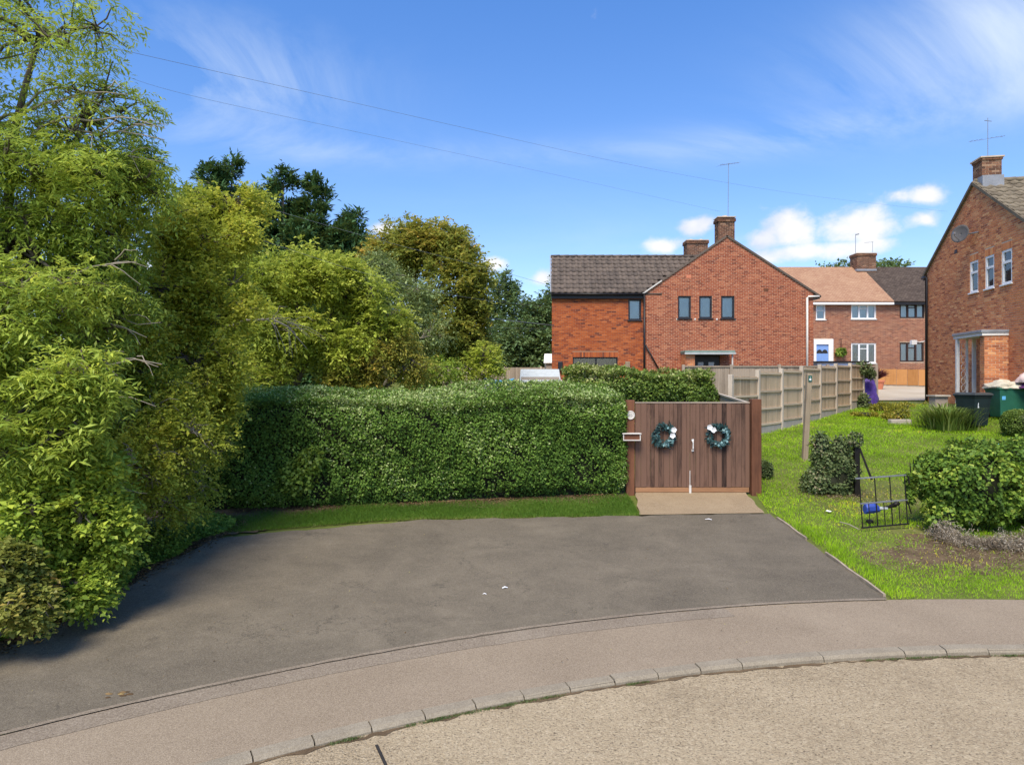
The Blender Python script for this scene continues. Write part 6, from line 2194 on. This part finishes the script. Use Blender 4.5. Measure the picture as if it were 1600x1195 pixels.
leaf_blob('ivy_sprig', 'small upright ivy sprig growing against the iron gate post', [(6.98, 11.95, -1.85, 0.1, 0.1, 0.28)], 900, 0.06, 0.05, L['ivy'], amp=0.03, seed=30, core=False)
rl = thing('spiked_railing', 'two thin black spiked railing bars at the left of the ivy bush', 'railing', (7.0, 12.1, -2.4))
for k in range(2):
    mb = MB()
    p0 = at(1424 + k * 5, 765, 12.1)
    p1 = at(1422 + k * 5, 715 - k * 5 + 4, 12.1)
    mb.tube([p0, p1 - (p1 - p0) * 0.12, p1], [0.011, 0.011, 0.002], 6)
    mb.build('bar', M['metal_black'], rl)
mb = MB()
mb.beam(at(1422, 752, 12.12), at(1432, 750, 12.12), 0.03, 0.012)
mb.build('rail', M['metal_black'], rl)

# blue plastic garden tool lying behind the gate
bt_ = thing('garden_trimmer', 'blue plastic garden tool with black handle lying behind the iron gate', 'garden tool', (6.3, 12.1, -2.4))
c_ = at(1361, 795, 12.0)
b = MB()
prof = [(0.0, 0.0, 0.09), (0.05, 0.02, 0.10), (0.14, 0.03, 0.105), (0.2, 0.02, 0.08), (0.26, 0.0, 0.05)]
for (dx, dz, r_) in prof:
    for i in range(8):
        a = 2 * math.pi * i / 8 + 0.39
        b.v.append((c_[0] - 0.11 + dx, c_[1] + r_ * 0.9 * math.cos(a), c_[2] + dz + r_ * math.sin(a)))
for k in range(len(prof) - 1):
    for i in range(8):
        j = (i + 1) % 8
        b.f.append((k * 8 + i, k * 8 + j, (k + 1) * 8 + j, (k + 1) * 8 + i)); b.t.append(0.5)
b.f.append(tuple(range(8))[::-1]); b.t.append(0.5)
b.f.append(tuple(32 + i for i in range(8))); b.t.append(0.5)
b.build('housing', M['blue_plastic'], bt_, bevel=0.01)
h0, h1 = c_ + [0.14, 0, -0.0], at(1397, 789, 12.0)
mb = MB()
mb.tube([h0, (h0 + h1) / 2 + [0, 0, 0.0], h1], [0.028, 0.024, 0.035], 8)
mb.build('shaft', M['metal_black'], bt_, smooth=True)
mb = MB()
mb.tube([h1, h1 + [0.05, 0, 0.035], h1 + [0.1, 0, 0.03]], [0.045, 0.04, 0.02], 8)
mb.build('grip', M['metal_black'], bt_, smooth=True)
mb = MB()
mb.box(tuple(c_ + [0.12, -0.05, 0.0]), tuple(c_ + [0.28, 0.05, 0.04]))
mb.build('collar', M['felt_grey'], bt_, bevel=0.01)
mb = MB()
mb.lathe((c_[0] - 0.02, c_[1], float(gz(c_[0], c_[1])) + 0.01), [(0.06, 0), (0.06, 0.05), (0.03, 0.06)], 12)
mb.build('cutting_head', M['metal_black'], bt_)


def wheelie(label, cx, cy, zb, w, dpt, h, mat, lid, yaw=0.0, open_lid=False):
    root = thing('wheelie_bin', label, 'bin', (cx, cy, zb))
    ca_, sa_ = math.cos(yaw), math.sin(yaw)
    T_ = lambda x, y, z: (cx + x * ca_ - y * sa_, cy + x * sa_ + y * ca_, zb + z)
    b = MB()
    rings = [(0.80, 0.74, 0.04), (0.82, 0.76, 0.10), (0.97, 0.97, 0.86), (1.02, 1.02, 0.88), (1.02, 1.02, 0.93)]
    for (fx, fy_, fz) in rings:
        for (sx_, sy_) in ((-1, -1), (1, -1), (1, 1), (-1, 1)):
            b.v.append(T_(sx_ * w / 2 * fx, sy_ * dpt / 2 * fy_, fz * h))
    for k in range(len(rings) - 1):
        for i in range(4):
            j = (i + 1) % 4
            b.f.append((k * 4 + i, k * 4 + j, (k + 1) * 4 + j, (k + 1) * 4 + i)); b.t.append(0.5)
    b.f.append((3, 2, 1, 0)); b.t.append(0.5)
    b.f.append(tuple(16 + i for i in range(4))); b.t.append(0.5)
    b.build('body', mat, root, bevel=0.025)
    if lid is not None:
        b = MB()
        lr = [(1.10, 1.12, 0.935), (1.12, 1.14, 0.955), (1.0, 1.04, 1.0), (0.85, 0.9, 1.02)]
        for (fx, fy_, fz) in lr:
            for (sx_, sy_) in ((-1, -1), (1, -1), (1, 1), (-1, 1)):
                b.v.append(T_(sx_ * w / 2 * fx, sy_ * dpt / 2 * fy_, fz * h))
        for k in range(3):
            for i in range(4):
                j = (i + 1) % 4
                b.f.append((k * 4 + i, k * 4 + j, (k + 1) * 4 + j, (k + 1) * 4 + i)); b.t.append(0.5)
        b.f.append((3, 2, 1, 0)); b.t.append(0.5)
        b.f.append((12, 13, 14, 15)); b.t.append(0.5)
        b.build('lid', lid, root, bevel=0.015)
        b = MB()
        b.tube([T_(-w * 0.4, dpt * 0.62, h * 0.93), T_(w * 0.4, dpt * 0.62, h * 0.93)], 0.02, 8)
        b.build('handle', lid, root)
    for s in (-1, 1):
        b = MB()
        b.tube([T_(s * w * 0.36, dpt * 0.40, 0.1 * h), T_(s * w * 0.46, dpt * 0.40, 0.1 * h)], 0.1, 14)
        b.build('wheel', M['metal_black'], root, smooth=False)
    return root, T_


wb, T_ = wheelie('dark green wheelie bin with grey lid at the lawn edge', 14.72, 21.8, -1.42, 0.66, 0.74, 1.08, M['bin'], M['bin_lid'], yaw=0.25)
mb = MB()   # the small white number mark on its front
mb.add([T_(-0.20, -0.345, 0.62), T_(-0.15, -0.345, 0.62), T_(-0.15, -0.352, 0.66), T_(-0.175, -0.352, 0.66), T_(-0.175, -0.36, 0.78), T_(-0.20, -0.36, 0.78)], [(0, 1, 2, 3, 4, 5)])
mb.build('white_mark', M['upvc_white'], wb)
gb, T2 = wheelie('open green bin heaped with crumpled canvas beside the porch', 15.95, 22.0, -1.15, 0.95, 0.78, 1.05, M['bin_green'], None, yaw=-0.05)
mb = MB()
mb.add([T2(-0.38, -0.352, 0.60), T2(-0.27, -0.352, 0.60), T2(-0.27, -0.36, 0.73), T2(-0.38, -0.36, 0.73)], [(0, 1, 2, 3)])
mb.build('pale_label', M['tarp'], gb)


def heap(name, label, cat, c_, rx, ry, rz, mat, seed, nrm_amp=0.18):
    """crumpled soft heap on a surface"""
    r = np.random.default_rng(seed)
    b = MB()
    nu_, nv_ = 24, 10
    for j in range(nv_ + 1):
        for i in range(nu_):
            th, ph = 2 * math.pi * i / nu_, 0.5 * math.pi * j / nv_
            u = np.array([[math.cos(th) * math.sin(ph), math.sin(th) * math.sin(ph), math.cos(ph)]])
            k = 1 + nrm_amp * (snoise(u, 2.6, seed)[0] + 0.6 * snoise(u, 6, seed + 1)[0])
            b.v.append((c_[0] + u[0, 0] * rx * k, c_[1] + u[0, 1] * ry * k, c_[2] + u[0, 2] * rz * k))
    for j in range(nv_):
        for i in range(nu_):
            b.f.append((j * nu_ + i, (j + 1) * nu_ + i, (j + 1) * nu_ + (i + 1) % nu_, j * nu_ + (i + 1) % nu_)); b.t.append(0.5)
    o_ = b.build(name, mat, org=tuple(c_), smooth=True)
    tag(o_, label, cat)
    return o_


heap('canvas_sheet', 'crumpled pale canvas sheet on top of the green bin', 'sheet', (15.9, 21.95, -0.19), 0.52, 0.42, 0.24, M['canvas'], 5, 0.25)
heap('cushion', 'pale pink cushion piled at the right edge above green bin', 'cushion', (16.4, 21.5, 0.0), 0.42, 0.4, 0.38, M['pink'], 8, 0.08)
heap('folded_cloth', 'dark plum cloth under the pink cushion', 'cloth', (16.4, 21.5, -0.18), 0.40, 0.38, 0.2, M['plum'], 9, 0.06)

leaf_blob('box_bush', 'small square clipped box bush in front of the bins', [(14.78, 20.0, -1.18, 0.40, 0.34, 0.38)], 8000, 0.045, 0.032, L['hedge2'], amp=0.03, hang=0.1, seed=22, tint=(0, 0.8))
leaf_blob('lavender_bush', 'grey-green bush at the right edge in front of box bush', [(14.6, 18.9, -1.1, 0.40, 0.35, 0.35), (14.75, 18.6, -1.5, 0.5, 0.4, 0.4)], 9000, 0.07, 0.03, L['ivy_dull'], amp=0.08, hang=-0.3, seed=25)
leaf_blob('fern_tuft', 'grey-green tuft of weeds beside the right gate post', [(5.55, 15.4, -1.98, 0.33, 0.25, 0.2)], 3500, 0.06, 0.03, L['ivy_dull'], amp=0.06, hang=-0.2, seed=28, tint=(0.1, 0.9))


def strappy(name, label, cx, cy, n, ln, mat, w=0.02, cat='plant', spread=0.28, arch=0.7):
    root = thing(name, label, cat, (cx, cy, float(gz(cx, cy))))
    b = MB()
    for i in range(n):
        a = rng.uniform(0, 6.283)
        r0 = abs(rng.normal()) * spread
        p0 = np.array([cx + r0 * math.cos(a), cy + r0 * math.sin(a), float(gz(cx, cy))])
        L_ = ln * rng.uniform(0.3, 1.1)
        o_ = np.array([math.cos(a + rng.normal() * 0.5), math.sin(a + rng.normal() * 0.5), 0])
        s_ = np.cross(o_, (0, 0, 1))
        pts = []
        for t in (0, 0.35, 0.7, 1.0):
            q = p0 + o_ * L_ * arch * t ** 1.6 * 0.6 + np.array([0, 0, L_ * (t - 0.5 * arch * t ** 2.4)])
            ww = w * (1 - 0.85 * t) / 2
            pts += [q - s_ * ww, q + s_ * ww]
        b.add(pts, [(0, 1, 3, 2), (2, 3, 5, 4), (4, 5, 7, 6)], rng.uniform(0, 1))
    b.build('leaves', mat, root)
    return root


strappy('strappy_plant', 'tall clump of arching strap leaves left of the dark bin', 13.65, 21.5, 1300, 1.3, L['hedge2'], 0.03, spread=0.34, arch=0.95)
strappy('strappy_plant', 'second clump of strap leaves by the corner of right house', 14.5, 23.0, 400, 1.3, L['hedge2'], 0.034, spread=0.3, arch=0.9)
leaf_blob('garden_bed', 'yellow and gold bedding plants at the top of the lawn', [(14.6 + 0.33 * k, 27.2 + 0.25 * math.sin(k * 1.7), -1.05, 0.28, 0.3, 0.16 + 0.07 * math.sin(k * 2.3)) for k in range(9)], 8000, 0.11, 0.04, L['goldbed'], cat='bedding plants', amp=0.08, hang=-0.5, seed=33)
leaf_blob('garden_bed', 'gold and brown low plants beside the stone step near strap leaves', [(13.6, 24.3, -1.2, 0.4, 0.3, 0.14), (14.1, 24.9, -1.1, 0.4, 0.3, 0.2), (13.0, 25.2, -1.2, 0.45, 0.3, 0.12)], 4000, 0.1, 0.035, L['goldbed'], cat='bedding plants', amp=0.06, hang=-0.4, seed=36, tint=(0.1, 0.95))
leaf_blob('climber', 'green climber tumbling over the far end of the panel fence', [(14.75, 28.8, 0.62, 0.35, 0.25, 0.22), (15.15, 29.0, 0.35, 0.3, 0.25, 0.22), (14.5, 28.4, -0.85, 0.35, 0.3, 0.3)], 3000, 0.11, 0.06, L['ivy_dull'], amp=0.1, hang=0.3, seed=38)
mb = MB()
mb.box((12.9, 23.2, -1.5), (13.6, 23.45, -1.26))
tag(mb.build('stone_step', M['gravel'], org=(13.25, 23.3, -1.5), bevel=0.02), 'small stone block at the edge of the lawn by plants', 'stone block')
mb = MB()
mb.box((14.95, 24.1, -1.4), (15.4, 24.5, -0.5))
pl_ = mb.build('planter_box', M['shed'], org=(15.1, 24.3, -1.4), bevel=0.02)
tag(pl_, 'weathered box with pale lid behind the strap leaves', 'box')
mb = MB()
mb.box((14.9, 24.03, -0.498), (15.45, 24.57, -0.44))
mb.build('lid', M['gravel'], pl_)
heap('plastic_bottle', 'pale blue plastic litter on the grass by the box bush', 'litter', (13.4, 18.7, -1.72), 0.16, 0.06, 0.06, M['tarp'], 44, 0.1)

# purple cover, pot plant, blue store, hanging basket
heap('barbecue_cover', 'purple crumpled cover at the end of the panel fence', 'cover', (15.35, 29.6, -0.95), 0.42, 0.35, 1.30, M['purple'], 50, 0.14)
pt = thing('plant_pot', 'terracotta pot with red spiky cordyline on the far drive', 'plant pot', (21.6, 40.2, float(gz(21.6, 40.2))))
mb = MB()
z_ = float(gz(21.6, 40.2))
mb.lathe((21.6, 40.2, z_), [(0.20, 0), (0.29, 0.42), (0.33, 0.44), (0.33, 0.55), (0.27, 0.55), (0.25, 0.5)], 20)
mb.build('pot', M['terracotta'], pt, smooth=False)
b = MB()
for i in range(130):
    u = rdir(1)[0]
    u[2] = abs(u[2]) + 0.25
    u /= np.linalg.norm(u)
    p0 = np.array([21.6, 40.2, z_ + 0.6 + rng.uniform(0, 0.2)])
    e_ = p0 + u * rng.uniform(0.45, 0.8)
    s_ = np.cross(u, (0, 0, 1)); s_ /= np.linalg.norm(s_) + 1e-6
    b.add([p0 - s_ * 0.02, p0 + s_ * 0.02, (p0 + e_) / 2 + s_ * 0.025, e_ - [0, 0, 0.08], (p0 + e_) / 2 - s_ * 0.025], [(0, 1, 2, 3, 4)], rng.uniform(0, 1))
b.build('cordyline', L['red'], pt)
bs = thing('garden_store', 'low pale blue store with dark lid behind the far fences', 'store', (19, 38.5, -0.6))
mb = MB()
mb.box((17.1, 38.2, -0.8), (19.85, 39.4, 1.10))
mb.build('body', M['store_blue'], bs)
mb = MB()
mb.box((17.0, 38.1, 1.102), (19.95, 39.5, 1.19))
mb.build('lid', M['fascia'], bs)
hb_ = leaf_blob('hanging_basket', 'green hanging basket on the far terrace wall by the blue door', [((1315 - 800) * 45.7 / F, 45.75, (597 - 549) * 45.7 / F, 0.32, 0.18, 0.26)], 500, 0.14, 0.08, L['ivy'], cat='basket', amp=0.05, hang=0.6, seed=60, core=False)
mb = MB()
mb.tube([((1315 - 800) * 45.7 / F, 45.98, 2.9), ((1315 - 800) * 45.7 / F, 45.75, 2.9), ((1315 - 800) * 45.7 / F, 45.75, 2.1)], 0.02, 5)
mb.build('bracket', M['metal_black'], hb_)

# ------------------------------------------------------------------ sheds and tarp in the garden behind the hedge
s1 = thing('garden_shed', 'low slatted shed with pale grey felt roof left of the extension', 'shed', (0.9, 27.5, -1.1))
for k in range(9):
    mb = MB()
    mb.box((0.36, 27.4, -1.2 + k * 0.16), (1.9, 27.42, -1.2 + k * 0.16 + 0.145))
    mb.build('board', M['shed'], s1)
mb = MB()
mb.box((0.38, 27.43, -1.2), (1.9, 29.2, 0.0))
mb.build('wall', M['shed'], s1)
mb = MB()
mb.add([(0.31, 27.3, 0.0), (1.95, 27.3, 0.0), (1.95, 28.3, 0.50), (0.36, 28.3, 0.50), (0.31, 27.3, 0.05), (1.95, 27.3, 0.05), (1.95, 28.3, 0.55), (0.36, 28.3, 0.55)], [(0, 3, 2, 1), (4, 5, 6, 7), (0, 1, 5, 4), (1, 2, 6, 5), (2, 3, 7, 6), (3, 0, 4, 7)])
mb.add([(0.36, 28.304, 0.50), (1.95, 28.304, 0.50), (1.95, 29.3, 0.0), (0.31, 29.3, 0.0), (0.36, 28.304, 0.55), (1.95, 28.304, 0.55), (1.95, 29.3, 0.05), (0.31, 29.3, 0.05)], [(0, 3, 2, 1), (4, 5, 6, 7), (0, 1, 5, 4), (1, 2, 6, 5), (2, 3, 7, 6), (3, 0, 4, 7)])
mb.build('roof', M['felt_grey'], s1)
s2 = thing('garden_shed', 'taller shed with pale roof half hidden by the extension corner', 'shed', (2.3, 35.5, -1.0))
mb = MB()
mb.box((1.75, 35.0, -1.0), (3.2, 36.5, 1.0))
mb.build('wall', M['shed'], s2)
mb = MB()
mb.add([(1.62, 34.9, 0.98), (3.3, 34.9, 0.98), (3.3, 35.7, 1.45), (1.7, 35.7, 1.45), (1.62, 34.9, 1.03), (3.3, 34.9, 1.03), (3.3, 35.7, 1.5), (1.7, 35.7, 1.5)], [(0, 3, 2, 1), (4, 5, 6, 7), (0, 1, 5, 4), (1, 2, 6, 5), (2, 3, 7, 6), (3, 0, 4, 7)])
mb.build('roof', M['upvc_white'], s2)
tp_ = thing('tarp', 'bright blue tarp slung in the garden just above the hedge', 'tarp', (-0.4, 24, -1.2))
b = MB()
for i in range(11):
    for j in range(4):
        s, t = i / 10, j / 3
        x_ = at(768, 0, 24)[0] + (at(803, 0, 24)[0] - at(768, 0, 24)[0]) * s
        zt_ = at(0, 592, 24)[2] + 0.04 * s - 0.10 * math.sin(math.pi * s) * 0.5
        b.v.append((x_ - 0.12 * t * s, 24 + 0.5 * t, zt_ - 0.8 * t * (0.7 + 0.2 * math.sin(7 * s))))
for i in range(10):
    for j in range(3):
        b.f.append((i * 4 + j, (i + 1) * 4 + j, (i + 1) * 4 + j + 1, i * 4 + j + 1)); b.t.append(0.5)
ob = b.build('sheet', M['tarp'], tp_, smooth=True)
md = ob.modifiers.new('thick', 'SOLIDIFY'); md.thickness = 0.01
for px_ in (767, 804):
    mb = MB()
    q = at(px_, 590, 24)
    mb.tube([q, (q[0], q[1], -1.4)], 0.02, 6)
    mb.build('pole', M['metal_grey'], tp_)
mb = MB()
q = at(760, 585, 24.4)
mb.box((q[0] - 0.11, 24.4, -1.4), (q[0] + 0.1, 24.7, q[2] + 0.06))
tag(mb.build('garden_cabinet', M['white_paint'], org=(q[0], 24.5, -1.4), bevel=0.015), 'narrow white cabinet at the left of the blue tarp', 'cabinet')

# ------------------------------------------------------------------ overhead cables
def cable(label, pts, r_=0.009):
    P_ = [at(*q) for q in pts]
    out = []
    P_ = np.array(P_)
    tq = np.linspace(0, len(P_) - 1, 40)
    for ax in range(3):
        out.append(np.interp(tq, np.arange(len(P_)), P_[:, ax]))
    out = np.stack(out, 1)
    for _ in range(12):
        out[1:-1] = (out[:-2] + 2 * out[1:-1] + out[2:]) / 4
    b = MB()
    b.tube(out, r_, 5)
    o_ = b.build('overhead_cable', M['cable'], org=tuple(P_[0]), smooth=True)
    tag(o_, label, 'cable', 'overhead cables')


cable('highest thin cable sweeping from the ash tree across the sky', [(120, 62, 13), (420, 130, 17), (640, 180, 20), (1000, 262, 29), (1250, 305, 40), (1480, 330, 55)], 0.0042)
cable('thin cable from the left trees down to the gable chimney', [(150, 100, 14), (250, 140, 15), (600, 215, 20), (880, 275, 26), (1125, 330, 32.5)], 0.0032)
cable('cable passing in front of the dark conifers to the turning tree', [(300, 280, 14.5), (377, 313, 15), (545, 362, 17), (650, 390, 19), (800, 428, 22), (880, 452, 31.8)], 0.0042)
cable('lower cable in front of the grey-green tree', [(400, 372, 14), (545, 420, 15), (667, 453, 17), (755, 469, 19), (868, 480, 31.8)], 0.0032)
cable('upper of two short cables reaching the extension wall', [(560, 455, 22), (700, 488, 24), (783, 499, 26), (866, 508, 31.9)], 0.014)
cable('lower of two short cables reaching the extension wall', [(560, 488, 22), (700, 506, 24), (783, 512, 26), (866, 513, 31.9)], 0.0042)

# ------------------------------------------------------------------ small litter on the ground
def scrap(label, px, py, zg, sx_, sy_, yaw, mat, name='paper_scrap', cat='litter'):
    d_ = F * -zg / (py - 597)
    for _ in range(4):
        p = at(px, py, d_)
        zg = float(gz(p[0], p[1]))
        d_ = F * -zg / (py - 597)
    p = at(px, py, d_)
    b = MB()
    c_, s_ = math.cos(yaw), math.sin(yaw)
    pts = []
    for (u, v, h) in ((-1, -1, 0.012), (0, -1.1, 0.022), (1, -0.8, 0.012), (1, 0.9, 0.016), (0, 1, 0.03), (-1, 1, 0.014)):
        pts.append((p[0] + (u * sx_ * c_ - v * sy_ * s_) / 2, p[1] + (u * sx_ * s_ + v * sy_ * c_) / 2, zg + h))
    b.add(pts, [(0, 1, 4, 5), (1, 2, 3, 4)])
    o_ = b.build(name, mat, org=(p[0], p[1], zg))
    tag(o_, label, cat)


scrap('small white paper scrap in the middle of the tarmac', 789, 919, -2.6, 0.075, 0.03, 0.2, M['upvc_white'])
scrap('tiny white scrap left of the larger scrap on tarmac', 757, 929, -2.6, 0.05, 0.015, -0.1, M['white_paint'])
scrap('thin white strip on the tarmac just below the gate apron', 1107, 812, -2.4, 0.12, 0.022, -0.35, M['upvc_white'])
scrap('white scrap on the grass between tarmac and iron gate', 1296, 799, -2.4, 0.10, 0.09, 0.6, M['upvc_white'])
scrap('yellow fallen leaf on the tarmac edge at lower left', 58, 1005, -2.75, 0.06, 0.05, 0.6, M['orange_wood'], 'fallen_leaf', 'leaf')
mb = MB()
p0, p1 = at(1313, 815, 12.0), at(1343, 830, 11.6)
p0[2], p1[2] = float(gz(*p0[:2])) + 0.03, float(gz(*p1[:2])) + 0.015
mb.tube([p0, (p0 + p1) / 2 + [0, 0, 0.02], p1], 0.01, 6)
tag(mb.build('stick', M['bark_pale'], org=tuple(p0)), 'pale stick lying on the grass by the iron gate foot', 'stick')
N_ = 420
x = rng.uniform(-5.2, 4.7, N_)
y = rng.uniform(6.2, 12.3, N_)
ok = (x > left_edge(y)) & (y < far_edge(x)) & (np.hypot(x - CX, y - CY) > RK + 0.2)
x, y = x[ok], y[ok]
p = np.column_stack([x, y, gz(x, y) + 0.018])
V = leaf_verts(p, unit(rng.normal(size=(len(x), 3)) * [1, 1, 0.1]), unit(np.array([0, 0, 1.0]) + rng.normal(size=(len(x), 3)) * 0.2), rng.uniform(0.008, 0.03, len(x)), rng.uniform(0.006, 0.018, len(x)))
o = link('scattered_bits', np_mesh('scattered_bits', V, 4, rng.uniform(0, 1, len(x))), L['litter'])
tag(o, 'tiny leaf bits and grit scattered over tarmac and pavement', 'debris', kind='stuff')

# ------------------------------------------------------------------ lift the place so that the road is near z = 0
for o in list(C.objects):
    if o.parent is None and o.type in {'MESH', 'EMPTY'}:
        o.location.z += E
